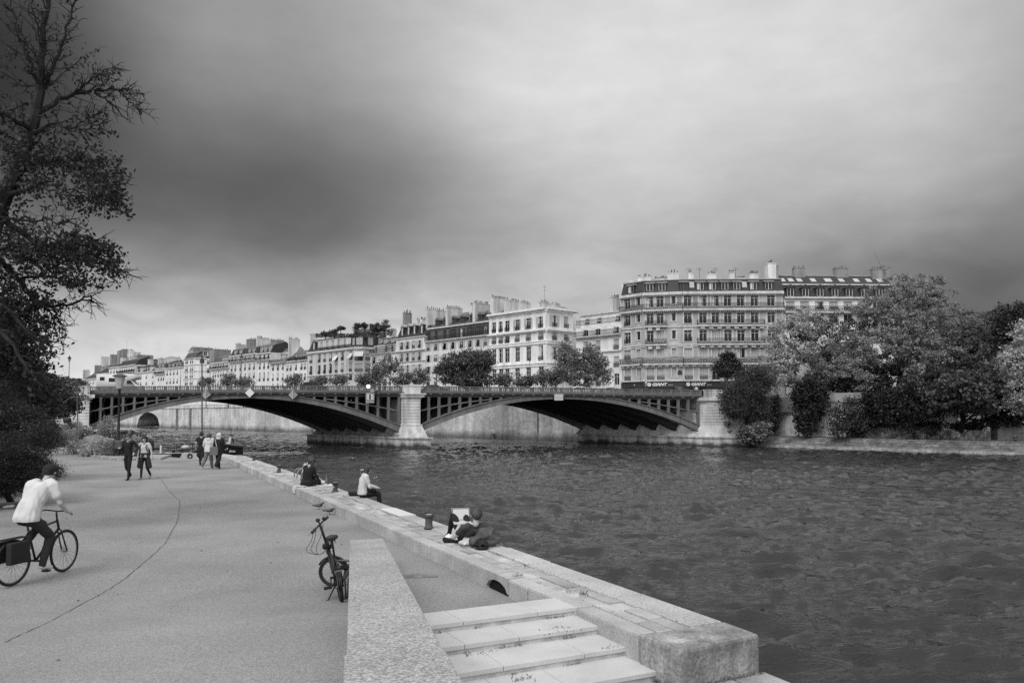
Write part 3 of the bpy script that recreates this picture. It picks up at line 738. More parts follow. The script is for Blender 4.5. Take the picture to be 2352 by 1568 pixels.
def wbx(mb, t0, t1, w0, w1, z0, z1, mi=0):
    P = [b_(t0, w0), b_(t1, w0), b_(t1, w1), b_(t0, w1)]
    mb.prism([(p.x, p.y) for p in P], z0, z1, mi)
def spandrel(tl, tr):
    "one arch rib with its open spandrel in the plane w=0; returns a mesh"
    mb = MB(); tc = (tl + tr) / 2; h = (tr - tl) / 2; zs, zc = -.25, 5.12
    zi = lambda t: zs + (zc - zs) * (1 - ((t - tc) / h) ** 2)
    rd = lambda t: .62 + .38 * abs((t - tc) / h)
    ztop = lambda t: zt(t) - 1.62
    n = 48; wd = .16
    ts = [tl + (tr - tl) * i / n for i in range(n + 1)]
    def ribbon(za, zb, w0, w1, mi=0):
        for a, b in zip(ts, ts[1:]):
            q = [b_(a, w0, za(a)), b_(b, w0, za(b)), b_(b, w0, zb(b)), b_(a, w0, zb(a))]
            r = [b_(a, w1, za(a)), b_(b, w1, za(b)), b_(b, w1, zb(b)), b_(a, w1, zb(a))]
            mb.add(q + r, [(0, 1, 2, 3), (7, 6, 5, 4), (0, 4, 5, 1), (3, 2, 6, 7)], mi)
    ribbon(zi, lambda t: zi(t) + rd(t), 0, .3, 1)                                   # web of the arch
    ribbon(lambda t: zi(t) - .05, lambda t: zi(t) + .06, -.22, .5, 1)               # lower flange
    ribbon(lambda t: zi(t) + rd(t) - .05, lambda t: zi(t) + rd(t) + .07, -.2, .5, 1)
    ribbon(lambda t: max(ztop(t), zi(t) + rd(t)), lambda t: zt(t) - 1.35, -.02, .3, 0)      # top chord
    # solid plate near the crown
    plate = lambda t: zi(t) + rd(t)
    for a, b in zip(ts, ts[1:]):
        if abs((a + b) / 2 - tc) < 7.6:
            mb.quad(b_(a, .06, plate(a)), b_(b, .06, plate(b)), b_(b, .06, zt(b) - 1.4), b_(a, .06, zt(a) - 1.4), 0)
    # verticals and middle rail with rounded corners
    for sg in (-1, 1):
        end = tl if sg < 0 else tr
        k = 0; t = end - sg * .35; posts = []
        while abs(t - tc) > 6.4:
            posts.append(t); t -= sg * 1.6
        def vbar(t, z0, z1, w=.30):
            if z1 - z0 < .05: return
            mb.obox(b_(t, .12, (z0 + z1) / 2), BD * (w / 2), RV * .14, Vector((0, 0, (z1 - z0) / 2)), 1)
            mb.obox(b_(t, -.03, (z0 + z1) / 2), BD * .05, RV * .06, Vector((0, 0, (z1 - z0) / 2)), 1)
        for p in posts: vbar(p, zi(p) + rd(p), ztop(p) + .05)
        for a, b in zip(posts, posts[1:]):
            la, lb = zi(a) + rd(a), zi(b) + rd(b); ua, ub = ztop(a), ztop(b)
            ga, gb = ua - la, ub - lb
            two = min(ga, gb) > .55
            cells = []
            if two:
                ma, mb_ = (la + ua) / 2, (lb + ub) / 2
                mb.obox((b_(a, .12, ma) + b_(b, .12, mb_)) / 2, (b_(b, 0, mb_) - b_(a, 0, ma)) / 2, RV * .12, Vector((0, 0, .10)), 1)
                mb.obox((b_(a, -.03, ma) + b_(b, -.03, mb_)) / 2, (b_(b, 0, mb_) - b_(a, 0, ma)) / 2, RV * .05, Vector((0, 0, .04)), 1)
                cells = [(la, lb, ma - .1, mb_ - .1), (ma + .1, mb_ + .1, ua, ub)]
            elif max(ga, gb) > .12: cells = [(la, lb, ua, ub)]
            dn = BD * (1 if b > a else -1)
            for c0, c1, c2, c3 in cells:
                r = min(.28, (c2 - c0) * .3, (c3 - c1) * .3)
                if r < .03: continue
                sl0, sl1 = (c1 - c0) / 1.6, (c3 - c2) / 1.6
                A = b_(a, .05, c0) + dn * .14; B = b_(b, .05, c1) - dn * .14; Cc = b_(b, .05, c3) - dn * .14; Dd = b_(a, .05, c2) + dn * .14
                Z = Vector((0, 0, 1))
                for P, ddx, ddz in ((A, dn, Z), (B, -dn, Z), (Cc, -dn, -Z), (Dd, dn, -Z)):
                    mb.add([P, P + ddx * r, P + ddx * r * .35 + ddz * r * .35, P + ddz * r], [(0, 1, 2), (0, 2, 3)], 1)
    return mb.mesh("arch_rib", [M_IRON, M_IRONL])
for tl, tr in ((TL, -1.4), (.85, TR)):
    me = spandrel(tl, tr)
    inner = me.copy(); inner.materials[0] = gm("shaded_inner_iron", .022, rough=.8); inner.materials[1] = MATS["shaded_inner_iron"]  # darker copy for the inner ribs: shade behind the openings put into colour
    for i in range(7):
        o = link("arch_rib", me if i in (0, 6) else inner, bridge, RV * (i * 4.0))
    # cross bracing behind the spandrels and the deck plate
    tc = (tl + tr) / 2; h = (tr - tl) / 2
    for sg in (-1, 1):
        for k in range(2, 9, 2):
            t = tc + sg * (h - k * 1.6 + .5); zi = -.25 + 5.37 * (1 - ((t - tc) / h) ** 2) + 1
            if zt(t) - 1.7 - zi < .6: continue
            for w in (.6, 4.6, 8.6):
                mb = MB(); mb.bar(b_(t, w, zi), b_(t + .6, w + 3, zt(t) - 1.7), .12, .12); mb.bar(b_(t + .2, w + 3, zi), b_(t, w, zt(t) - 1.7), .12, .12); mb.build("cross_brace", M_IRON, bridge)
# deck and cornice following the camber
def along(name, f, mat, t0=TL - .2, t1=TR + .2, n=40, w0=0, w1=25):
    mb = MB()
    for i in range(n):
        a, b = t0 + (t1 - t0) * i / n, t0 + (t1 - t0) * (i + 1) / n
        (za, zb) = f
        q = [b_(a, w0, zt(a) + za), b_(b, w0, zt(b) + za), b_(b, w1, zt(b) + za), b_(a, w1, zt(a) + za)]
        r = [b_(a, w0, zt(a) + zb), b_(b, w0, zt(b) + zb), b_(b, w1, zt(b) + zb), b_(a, w1, zt(a) + zb)]
        fs = [(3, 2, 1, 0), (4, 5, 6, 7), (0, 1, 5, 4), (2, 3, 7, 6)]
        if i == 0: fs.append((0, 4, 7, 3))
        if i == n - 1: fs.append((1, 2, 6, 5))
        mb.add(q + r, fs)
    return mb.build(name, mat, bridge)
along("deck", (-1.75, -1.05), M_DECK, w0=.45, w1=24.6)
along("fascia", (-1.34, -1.12), M_IRON, w0=-.35, w1=.44)
along("cornice", (-1.12, -.92), M_IRON, w0=-.6, w1=.5)
along("cornice", (-1.4, -.92), M_IRON, w0=24.6, w1=25.2)
mb = MB(); t = TL + .6
while t < TR:
    mb.obox(b_(t, -.28, zt(t) - 1.22), BD * .14, RV * .28, Vector((0, 0, .09))); t += 1.6
mb.build("bracket", M_IRONL, bridge)
M_BAL = gm("balustrade_paint", .14, rough=.6, var=.12, scale=1, streak=.15)
def balustrade(t0, t1, name="balustrade"):
    mb = MB(); n = max(1, round((t1 - t0) / 1.6)); L = (t1 - t0) / n; Z = Vector((0, 0, 1))
    for i in range(n + 1):
        t = t0 + L * i
        mb.obox(b_(t, 0, zt(t) - .47), BD * .14, RV * .14, Z * .45); mb.obox(b_(t, -.13, zt(t) - .45), BD * .07, RV * .03, Z * .3)
    for i in range(n):
        a, b = t0 + L * i, t0 + L * (i + 1)
        for z, hh, ww in ((-.06, .06, .17), (-.80, .13, .12)):
            A, B = b_(a, 0, zt(a) + z), b_(b, 0, zt(b) + z); mb.obox((A + B) / 2, (B - A) / 2, RV * ww, Z * hh)
        for k in range(6):
            t = a + L * (k + .72) / 6.44 + .02
            mb.obox(b_(t, 0, zt(t) - .39), BD * .052, RV * .06, Z * .28)
    return mb.mesh(name, M_BAL)
for tl, tr in ((TL, -1.6), (1.0, TR)):
    me = balustrade(tl, tr); link("balustrade", me, bridge); link("balustrade", me, bridge, RV * 24.7)
# masonry pier: coursed shaft, cap, sloping base with half-cone cutwater cap, plinth along the stream
def pier(t0, t1, wide_base=True, left=True, right=True, right_ext=0):
    p = thing("pier", None, None); p.parent = bridge
    mb = MB(); z = .95
    while z < zt(0) - 1.9:
        z1 = min(z + .46, zt(0) - 1.9)
        wbx(mb, t0 + .05, t1 - .05, -1.1, .5, z, z + .05); wbx(mb, t0, t1, -1.2, .5, z + .05, z1); z = z1
    mb.build("shaft", M_PIER, p)
    mb = MB()
    zc = zt((t0 + t1) / 2)
    wbx(mb, t0 - .15, t1 + .15, -1.35, .4, zc - 1.9, zc - 1.72); wbx(mb, t0 - .35, t1 + .35, -1.6, .4, zc - 1.72, zc - 1.35); wbx(mb, t0 - .5, t1 + .5, -1.8, .4, zc - 1.35, zc - 1.12)
    mb.build("capital", M_PIER, p)
    mb = MB(); wbx(mb, t0 + .02, t1 - .02, -1.25, .35, zc - 1.12, zc - .06); wbx(mb, t0 - .08, t1 + .08, -1.35, .45, zc - .06, zc + .10); mb.build("parapet_block", M_PIER, p)
    mb = MB(); a = [b_(t0 - .15, -1.35, .95), b_(t1 + .15, -1.35, .95), b_(t1 + .15, .6, .95), b_(t0 - .15, .6, .95)]
    c = [b_(t0 - .75, -1.9, -.9), b_(t1 + .75, -1.9, -.9), b_(t1 + .75, 1.2, -.9), b_(t0 - .75, 1.2, -.9)]
    mb.add(c + a, [(0, 1, 5, 4), (1, 2, 6, 5), (2, 3, 7, 6), (3, 0, 4, 7), (4, 5, 6, 7)])
    wbx(mb, t0 - .2, t1 + .2, -1.42, .5, .9, 1.1)
    # low conical cap of the cutwater
    tip = b_((t0 + t1) / 2, -2.0, .25); base = [b_((t0 + t1) / 2 + 1.75 * math.cos(x), -1.95 - 1.25 * math.sin(x), -.9) for x in [math.pi * i / 8 for i in range(9)]]
    for q, r in zip(base, base[1:]): mb.add([q, r, tip], [(2, 1, 0)])
    mb.build("flared_base", M_PIER, p)
    if wide_base:
        mb = MB(); n = 9
        nose = [(t0 - .8, 27), (t0 - .8, -2.4), (t0 - .3, -3.3), (t1 + .3, -3.3), (t1 + .8, -2.4), (t1 + .8, 27)]
        P = [b_(a_, w_) for a_, w_ in nose]
        mb.prism([(q.x, q.y) for q in P], -3, -1.05)
        nose2 = [(a_ + (.2 if a_ > (t0 + t1) / 2 else -.2), w_ - (.2 if w_ < 0 else -.2)) for a_, w_ in nose]
        P = [b_(a_, w_) for a_, w_ in nose2]; mb.prism([(q.x, q.y) for q in P], -1.05, -.82)
        mb.build("plinth", M_PBASE, p)
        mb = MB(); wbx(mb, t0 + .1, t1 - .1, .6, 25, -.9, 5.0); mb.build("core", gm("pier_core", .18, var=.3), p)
        # skewbacks that carry the arches
        for w in range(7):
            for s in (-1, 1):
                mb = MB()
                tt = t0 if s < 0 else t1
                A = b_(tt - s * .4, w * 4 - .3, -.85); 
                P = [b_(tt - s * .6, w * 4 - .5), b_(tt + s * .9, w * 4 - .5), b_(tt + s * .9, w * 4 + 1.0), b_(tt - s * .6, w * 4 + 1.0)]
                if s > 0: zz = [.9, -.75, -.75, .9]
                else: zz = [.9, -.75, -.75, .9]
                mb.prism([(q.x, q.y) for q in P], -.9, zz)
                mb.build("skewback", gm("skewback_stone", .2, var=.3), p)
    return p
pier(-1.35, .75)
# right abutment
ab = thing("abutment", None, None); ab.parent = bridge
def abut(t0, t1, sgn):
    mb = MB(); z = .95; zc = zt(t0 if sgn > 0 else t1) 
    while z < zc - 1.9:
        z1 = min(z + .46, zc - 1.9)
        wbx(mb, t0 + .05, t1 - .05, -1.1, 24, z, z + .05); wbx(mb, t0, t1, -1.2, 24, z + .05, z1); z = z1
    wbx(mb, t0 - (.4 if sgn > 0 else 0), t1 + (.4 if sgn < 0 else 0), -1.35, 24, zc - 1.9, zc - 1.7); wbx(mb, t0 - (.6 if sgn > 0 else 0), t1 + (.6 if sgn < 0 else 0), -1.6, 24, zc - 1.7, zc - 1.2)
    o1 = mb.build("abutment_wall", M_PIER, ab)
    mb = MB(); wbx(mb, t0, t1, -1.25, -.6, zc - 1.2, zc - .08); wbx(mb, t0 - .06, t1 + .06, -1.33, -.5, zc - .08, zc + .08); mb.build("parapet", gm("stained_limestone", .50, rough=.85, var=.2, scale=.6, streak=.5, sscale=1.3), ab)
    mb = MB(); a = [b_(t0 - .1, -1.3, .97), b_(t1 + .1, -1.3, .97), b_(t1 + .1, 24, .97), b_(t0 - .1, 24, .97)]
    d0, d1 = (1.0, .1) if sgn > 0 else (.1, 1.0)
    c = [b_(t0 - d0, -2.2, -.9), b_(t1 + d1, -2.2, -.9), b_(t1 + d1, 24, -.9), b_(t0 - d0, 24, -.9)]
    mb.add(c + a, [(0, 1, 5, 4), (1, 2, 6, 5), (2, 3, 7, 6), (3, 0, 4, 7), (4, 5, 6, 7)]); mb.build("flared_base", M_PIER, ab)
    mb = MB(); d0, d1 = (1.3, .4) if sgn > 0 else (.4, 1.3)
    P = [b_(t0 - d0, -3.4), b_(t1 + d1, -3.4), b_(t1 + d1, 24), b_(t0 - d0, 24)]; mb.prism([(q.x, q.y) for q in P], -3, -1.05)
    P = [b_(t0 - d0 - .2, -3.6), b_(t1 + d1, -3.6), b_(t1 + d1, 24), b_(t0 - d0 - .2, 24)]; mb.prism([(q.x, q.y) for q in P], -1.05, -.82)
    mb.build("plinth", M_PBASE, ab)
    for w in range(7):
        mb = MB(); tt = t0 if sgn > 0 else t1
        P = [b_(tt + sgn * .6, w * 4 - .5), b_(tt - sgn * .9, w * 4 - .5), b_(tt - sgn * .9, w * 4 + 1.0), b_(tt + sgn * .6, w * 4 + 1.0)]
        mb.prism([(q.x, q.y) for q in P], -.9, [.9, -.75, -.75, .9])
        mb.build("skewback", MATS["skewback_stone"], ab)
abut(TR, TR + 6.2, 1)
abut(TL - 3.2, TL, -1)
# approach beyond the left abutment
mb = MB(); wbx(mb, TL - 40, TL - 3.2, -.6, 24, -1.5, 5.9); wbx(mb, TL - 40, TL - 3.2, -.9, -.3, 5.9, 6.8); mb.build("approach_wall", M_PIER, ab)
# road surface meeting the island street
mb = MB(); wbx(mb, TR, TR + 26, .2, 24.6, 3, 5.45); mb.build("approach_road", gm("bridge_road", .14, var=.2), ab)
# ------------------------------------------------------------------ buildings along the island quay
C0 = Vector((7.4, 166, 0))
def ptL(px, off=0.0):
    c = C0 + RN * off; u = (px - CX) / F_PX
    s = (c.x - u * c.y) / (-RV.x + u * RV.y)
    p = c + RV * s; return Vector((p.x, p.y, 0))
M_W = {k: gm("facade_" + k, v, rough=.9, var=.07, scale=.35, streak=.14, sscale=.8, fine=.04, fscale=4) for k, v in
       dict(white=.80, cream=.72, grey=.5, pale=.75, chalk=.84, dim=.60).items()}
M_STONE6 = gm("facade_ashlar", .40, rough=.9, var=.14, scale=.5, streak=.18, sscale=.9, fine=.06, fscale=5, bands=(.42, .07, .22))
M_STONE6B = gm("facade_smooth_stone", .45, rough=.9, var=.13, scale=.5, streak=.2, sscale=.8, fine=.06, fscale=5, bands=(.62, .03, .12))
M_SLATE = gm("slate_roof", .042, rough=.6, var=.2, scale=1.0, fine=.2, fscale=7, streak=.1)
M_SLATEB = gm("tile_roof", .085, rough=.8, var=.3, scale=1.0, fine=.3, fscale=5, bands=(.3, .25, .3))
M_ZINC = gm("zinc_roof", .38, rough=.5, var=.12, scale=.8, brick=(1, 0, 50, .6, .05, .3, .05))
M_ZINCD = gm("dark_zinc", .14, rough=.5, var=.15, scale=.8, brick=(.7, -.7, 50, .6, .06, .3, .05))
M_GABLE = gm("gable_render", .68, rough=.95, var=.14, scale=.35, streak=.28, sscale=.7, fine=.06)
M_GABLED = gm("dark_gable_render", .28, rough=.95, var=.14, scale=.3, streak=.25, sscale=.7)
M_POT = gm("clay_pot", .12, rough=.9, var=.2)
M_FRAME = gm("window_frame_paint", .62, rough=.6, var=.05)
M_FRAMED = gm("dark_window_frame", .16, rough=.6, var=.05)
M_GLASS = gm("window_glass", .018, rough=.12, var=.7, scale=.16, spec=.5)
M_BLIND = gm("window_blind", .55, rough=.8, var=.08, bands=(.16, .25, .18))
M_SHUT = gm("louvred_shutter", .52, rough=.8, var=.06, bands=(.14, .35, .2))
M_SHUTD = gm("dark_louvred_shutter", .05, rough=.8, var=.1)
M_RAIL = gm("wrought_iron", .03, rough=.6, var=.1)
M_TRIM = gm("stone_trim", .62, rough=.9, var=.1, streak=.2)
WMESH = {}
def wmesh(kind, w, h):
    key = (kind, round(w, 1), round(h, 1))
    if key in WMESH: return WMESH[key]
    w, h = key[1], key[2]
    g = MB(); f = MB(); r = MB()
    fr = [M_FRAMED if kind in 'D' else M_FRAME]
    if kind in 'wonDgl':
        g.quad((-w / 2, .02, 0), (w / 2, .02, 0), (w / 2, .02, h), (-w / 2, .02, h))
        for x in (-w / 2 + .05, w / 2 - .05): f.box(x - .05, x + .05, -.03, .015, 0, h)
        if kind != 'n': f.box(-.05, .05, -.04, .01, 0, h)
        f.box(-w / 2, w / 2, -.03, .014, h - .09, h); f.box(-w / 2, w / 2, -.03, .014, 0, .09)
        if h > 2.0: f.box(-w / 2, w / 2, -.035, .012, h * .72, h * .72 + .08)
        if h > 2.4 and kind in 'wg': f.box(-w / 2, w / 2, -.03, .012, h * .38, h * .38 + .04)
        if kind == 'l':      # curtain half drawn
            f.box(-w / 2 + .1, -w * .12, .0, .018, .1, h - .1)
    if kind == 'o':
        for s in (-1, 1):
            x0 = s * (w / 2 + .05); f.box(min(x0, x0 + s * w * .5), max(x0, x0 + s * w * .5), -.30, -.255, 0, h, 1)
    if kind == 's':
        g.quad((-w / 2, .0, 0), (w / 2, .0, 0), (w / 2, .0, h), (-w / 2, .0, h))
        f.box(-.03, .03, -.02, .0, 0, h); 
        for x in (-w / 4, w / 4): f.box(x - .02, x + .02, -.015, .0, 0, h)
    if kind == 'k':
        g.quad((-w / 2, .0, 0), (w / 2, .0, 0), (w / 2, .0, h), (-w / 2, .0, h)); f.box(-.03, .03, -.02, .0, 0, h)
    # guard rail
    gh = .95 if h > 1.5 else .45
    if kind in 'wolDs' :
        n = max(4, int(w / .13))
        for i in range(n + 1):
            x = -w / 2 + w * i / n; r.box(x - .018, x + .018, -.36, -.33, 0.02, gh)
        r.box(-w / 2, w / 2, -.37, -.32, gh - .05, gh); r.box(-w / 2, w / 2, -.37, -.32, .05, .1)
        r.box(-w / 2, w / 2, -.355, -.335, gh * .5, gh * .5 + .12)
    gm_ = {'s': M_SHUT, 'k': M_SHUTD}.get(kind, M_GLASS)
    G1 = g.mesh("window", gm_); F1 = f.mesh("window_frame", [fr[0], M_SHUT]) if f.v else None
    if kind == 'k' and F1: F1.materials[0] = M_SHUTD
    if kind == 's' and F1: F1.materials[0] = gm("shutter_seam", .3)
    R1 = r.mesh("window_guard", M_RAIL) if r.v else None
    WMESH[key] = (G1, F1, R1)
    return WMESH[key]
class Facade:
    "a wall with real openings between world points P (left) and Q (right)"
    def __init__(s, bld, P, Q, mat, z0=ZS - .2, depth=.32):
        s.b = bld; s.P = Vector((P[0], P[1], 0)); s.Q = Vector((Q[0], Q[1], 0)); d = s.Q - s.P; s.L = d.length; s.ex = d / s.L; s.ey = Vector((-s.ex.y, s.ex.x, 0))
        s.mat = mat; s.z0 = z0; s.holes = []; s.depth = depth; s.org = bld.location.copy(); s.rz = math.atan2(s.ex.y, s.ex.x)
    def u(s, px): return (plane_pt(px, 900, s.P, s.ex) - s.P).dot(s.ex)
    def z(s, px, py): return plane_pt(px, py, s.P, s.ex).z
    def pt(s, u, n, z): return s.P + s.ex * u + s.ey * n + Vector((0, 0, z)) - s.org
    def win(s, u, zb, w, h, kind='w', hole=True, setb=.2, guard=True):
        w = round(w, 1); h = round(h, 1)
        if hole:
            if u - w / 2 < .12 or u + w / 2 > s.L - .12: u = min(max(u, w / 2 + .13), s.L - w / 2 - .13)
            if w + .3 > s.L: return
            s.holes.append((u - w / 2, u + w / 2, zb, zb + h))
        G1, F1, R1 = wmesh(kind, w, h)
        o = link("window", G1, s.b, s.pt(u, setb, zb), s.rz)
        if F1: link("window_frame", F1, o)
        if R1 and guard: link("window_guard", R1, o)
        return o
    def grid(s, cols, rows, ref, w=1.1, kinds='w', guard=True):
        for ri, row in enumerate(rows):
            y0, y1 = row[0], row[1]; ks = row[2] if len(row) > 2 else kinds
            zt_, zb = s.z(ref, y0), s.z(ref, y1)
            for ci, px in enumerate(cols):
                k = ks[ci % len(ks)]
                if ks == 'w': k = rnd.choice('wwwwllws')
                if k == '-': continue
                s.win(s.u(px), zb, w, zt_ - zb, k, guard=guard)
    def wall(s, ztop, name="wall"):
        s.ztop = ztop
        xs = sorted({0, s.L, *[round(h[0], 3) for h in s.holes], *[round(h[1], 3) for h in s.holes]})
        zs = sorted({s.z0, ztop, *[round(h[2], 3) for h in s.holes], *[round(h[3], 3) for h in s.holes]})
        mb = MB()
        for a, b in zip(xs, xs[1:]):
            run = None
            for c, d in zip(zs, zs[1:]):
                mx, mz = (a + b) / 2, (c + d) / 2
                if any(h[0] < mx < h[1] and h[2] < mz < h[3] for h in s.holes): continue
                mb.quad(s.pt(a, 0, c), s.pt(b, 0, c), s.pt(b, 0, d), s.pt(a, 0, d))
        for x0, x1, zb, z1 in s.holes:
            dp = s.depth
            mb.quad(s.pt(x0, 0, zb), s.pt(x0, dp, zb), s.pt(x0, dp, z1), s.pt(x0, 0, z1)); mb.quad(s.pt(x1, dp, zb), s.pt(x1, 0, zb), s.pt(x1, 0, z1), s.pt(x1, dp, z1))
            mb.quad(s.pt(x0, 0, zb), s.pt(x1, 0, zb), s.pt(x1, dp, zb), s.pt(x0, dp, zb)); mb.quad(s.pt(x0, dp, z1), s.pt(x1, dp, z1), s.pt(x1, 0, z1), s.pt(x0, 0, z1))
        return mb.build(name, s.mat, s.b)
    def slab(s, name, z0, z1, out_, mat, u0=None, u1=None, inn=.01):
        mb = MB(); u0 = 0 if u0 is None else u0; u1 = s.L if u1 is None else u1
        c = s.pt((u0 + u1) / 2, (inn - out_) / 2, (z0 + z1) / 2); mb.obox(c, s.ex * ((u1 - u0) / 2), s.ey * ((out_ + inn) / 2), Vector((0, 0, (z1 - z0) / 2)))
        return mb.build(name, mat, s.b)
    def corbels(s, z, out_, mat, step=.5, u0=0, u1=None, h=.25):
        mb = MB(); u = u0 + step / 2; u1 = u1 or s.L
        while u < u1:
            mb.obox(s.pt(u, -out_ / 2, z), s.ex * (step * .25), s.ey * (out_ / 2), Vector((0, 0, h / 2))); u += step
        return mb.build("corbel", mat, s.b)
    def balcony(s, z, u0=None, u1=None, out_=.8, h=1.0, dense=.16, slab=.2, mat=None, ret=True, scroll=False):
        mb = MB(); u0 = 0 if u0 is None else u0; u1 = s.L if u1 is None else u1
        c = s.pt((u0 + u1) / 2, -out_ / 2 + .01, z - slab / 2); mb.obox(c, s.ex * ((u1 - u0) / 2), s.ey * (out_ / 2), Vector((0, 0, slab / 2)))
        o = mb.build("balcony", mat or M_TRIM, s.b)
        mb = MB(); n = max(2, int((u1 - u0) / dense)); X, Z = s.ex, Vector((0, 0, 1)); yo = -out_ + .08
        for i in range(n + 1):
            u = u0 + (u1 - u0) * i / n; mb.obox(s.pt(u, yo, z + h / 2), X * .017, s.ey * .017, Z * (h / 2))
        for zz, t in ((h, .035), (.1, .025), (h * .8, .015)): mb.obox(s.pt((u0 + u1) / 2, yo, z + zz), X * ((u1 - u0) / 2), s.ey * .03, Z * t)
        if scroll:
            n2 = max(1, int((u1 - u0) / .5))
            for i in range(n2):
                u = u0 + (u1 - u0) * (i + .5) / n2
                for sg in (-1, 1): mb.bar(s.pt(u - .2, yo, z + .45 - sg * .28), s.pt(u + .2, yo, z + .45 + sg * .28), .045, .045)
                mb.obox(s.pt(u, yo, z + .45), X * .1, s.ey * .02, Z * .1)
        if ret:
            for u in (u0, u1):
                for k in range(int(out_ / .2)): mb.obox(s.pt(u, yo + k * .2, z + h / 2), X * .017, s.ey * .017, Z * (h / 2))
                mb.obox(s.pt(u, yo / 2, z + h), X * .03, s.ey * (out_ / 2), Z * .03)
        r = mb.build("railing", M_RAIL, o)
        return o
    def body(s, ztop, depth=12, mat=None, name="side_wall", skew=0):
        "side and back walls"
        mb = MB(); a, b, c, d = [(0, 0), (s.L, 0), (s.L + skew, depth), (skew, depth)]
        for p, q in ((b, c), (c, d), (d, a)):
            mb.quad(s.pt(*p, s.z0), s.pt(*q, s.z0), s.pt(*q, ztop), s.pt(*p, ztop))
        mb.quad(s.pt(*a, ztop - .02), s.pt(*b, ztop - .02), s.pt(*c, ztop - .02), s.pt(*d, ztop - .02))
        mb.quad(s.pt(.05, .5, s.z0), s.pt(s.L - .05, .5, s.z0), s.pt(s.L - .05, .5, ztop - .1), s.pt(.05, .5, ztop - .1))
        return mb.build(name, mat or s.mat, s.b)
    def mansard(s, z0, z1, setb, mat, z2=None, depth=12, topmat=None, u0=None, u1=None, hip=0, name="roof"):
        u0 = 0 if u0 is None else u0; u1 = s.L if u1 is None else u1; z2 = z1 + .8 if z2 is None else z2
        mb = MB(); A = lambda u, n, z: s.pt(u, n, z); hb = setb * hip
        n2 = max(setb + 1.0, depth * .5)
        mb.quad(A(u0, 0, z0), A(u1, 0, z0), A(u1 - hb, setb, z1), A(u0 + hb, setb, z1), 0)
        mb.quad(A(u0 + hb, setb, z1), A(u1 - hb, setb, z1), A(u1 - hb, n2, z2), A(u0 + hb, n2, z2), 1)
        mb.quad(A(u1 - hb, n2, z2), A(u0 + hb, n2, z2), A(u0, depth, z0), A(u1, depth, z0), 0)
        mb.add([A(u1, 0, z0), A(u1, depth, z0), A(u1 - hb, n2, z2), A(u1 - hb, setb, z1)], [(0, 1, 2, 3)], 0)
        mb.add([A(u0, 0, z0), A(u0 + hb, setb, z1), A(u0 + hb, n2, z2), A(u0, depth, z0)], [(0, 1, 2, 3)], 0)
        o = mb.build(name, [mat, topmat or M_ZINCD], s.b)
        mb = MB(); mb.obox(A((u0 + u1) / 2, setb - .05, z1 + .02), s.ex * ((u1 - u0) / 2 - hb), s.ey * .14, Vector((0, 0, .09))); mb.build("ridge_flashing", M_ZINC, o)
        mb = MB(); mb.obox(A((u0 + u1) / 2, -.12, z0), s.ex * ((u1 - u0) / 2), s.ey * .2, Vector((0, 0, .12))); mb.build("gutter", M_TRIM, o)
        s.mz = (z0, z1, setb)
        return o
    def dormer(s, u, zb, w, h, kind='w', roofm=None, style=0, cheek=None, face=None):
        z0, z1, sb = s.mz; n0 = sb * (zb - z0) / max(.1, (z1 - z0)) + .05 - .12; n0 = max(n0, .05)
        mb = MB(); X, Y, Z = s.ex, s.ey, Vector((0, 0, 1)); dp = sb + .6
        w = round(w, 1); h = round(h, 1)
        for sg in (-1, 1): mb.obox(s.pt(u + sg * (w / 2 + .1), n0 + dp / 2, zb + h / 2), X * .1, Y * (dp / 2), Z * (h / 2 + .05), 0)
        mb.obox(s.pt(u, n0 + dp / 2, zb - .05), X * (w / 2 + .2), Y * (dp / 2), Z * .06, 0)
        if style == 0:
            mb.obox(s.pt(u, n0 - .08 + dp / 2, zb + h + .14), X * (w / 2 + .35), Y * (dp / 2 + .1), Z * .1, 1)
        else:
            a = [s.pt(u - w / 2 - .35, n0 - .15, zb + h + .03), s.pt(u + w / 2 + .35, n0 - .15, zb + h + .03), s.pt(u, n0 - .15, zb + h + .75)]
            b = [p + Y * (dp + .3) for p in a]; mb.add(a + b, [(0, 1, 2), (5, 4, 3), (0, 2, 5, 3), (1, 4, 5, 2), (0, 3, 4, 1)], 1)
        o = mb.build("dormer", [cheek or M_TRIM, roofm or M_ZINC], s.b)
        G1, F1, R1 = wmesh(kind, w, h)
        ww = link("window", G1, o, s.pt(u, n0 + .12, zb), s.rz)
        if F1:
            fo = link("window_frame", F1, o, s.pt(u, n0 + .12, zb), s.rz)
        return o
    def stack(s, u, n, zb, zt_, w, dp, mat=None, pots=6, along_y=True, taper=None, pot_h=.55):
        "chimney slab with pots; w along the street, dp across"
        mb = MB(); X, Y, Z = s.ex, s.ey, Vector((0, 0, 1))
        mb.obox(s.pt(u, n + dp / 2, (zb + zt_) / 2), X * (w / 2), Y * (dp / 2), Z * ((zt_ - zb) / 2)); 
        mb.obox(s.pt(u, n + dp / 2, zt_ + .06), X * (w / 2 + .07), Y * (dp / 2 + .07), Z * .07)
        o = mb.build("chimney", mat or M_GABLE, s.b)
        mb = MB()
        for i in range(pots):
            if rnd.random() < .12: continue
            t = (i + .5) / pots; hh = pot_h * (.6 + .8 * rnd.random()); r = .10 + .05 * rnd.random()
            p = s.pt(u - w / 2 + w * t, n + dp / 2, zt_ + .1) if w >= dp else s.pt(u, n + dp * t, zt_ + .1)
            mb.lathe([(r, 0), (r * .8, hh * .85), (r * 1.05, hh * .88), (r * 1.0, hh)], p, 6)
        if mb.v: mb.build("chimney_pots", M_POT, o)
        return o
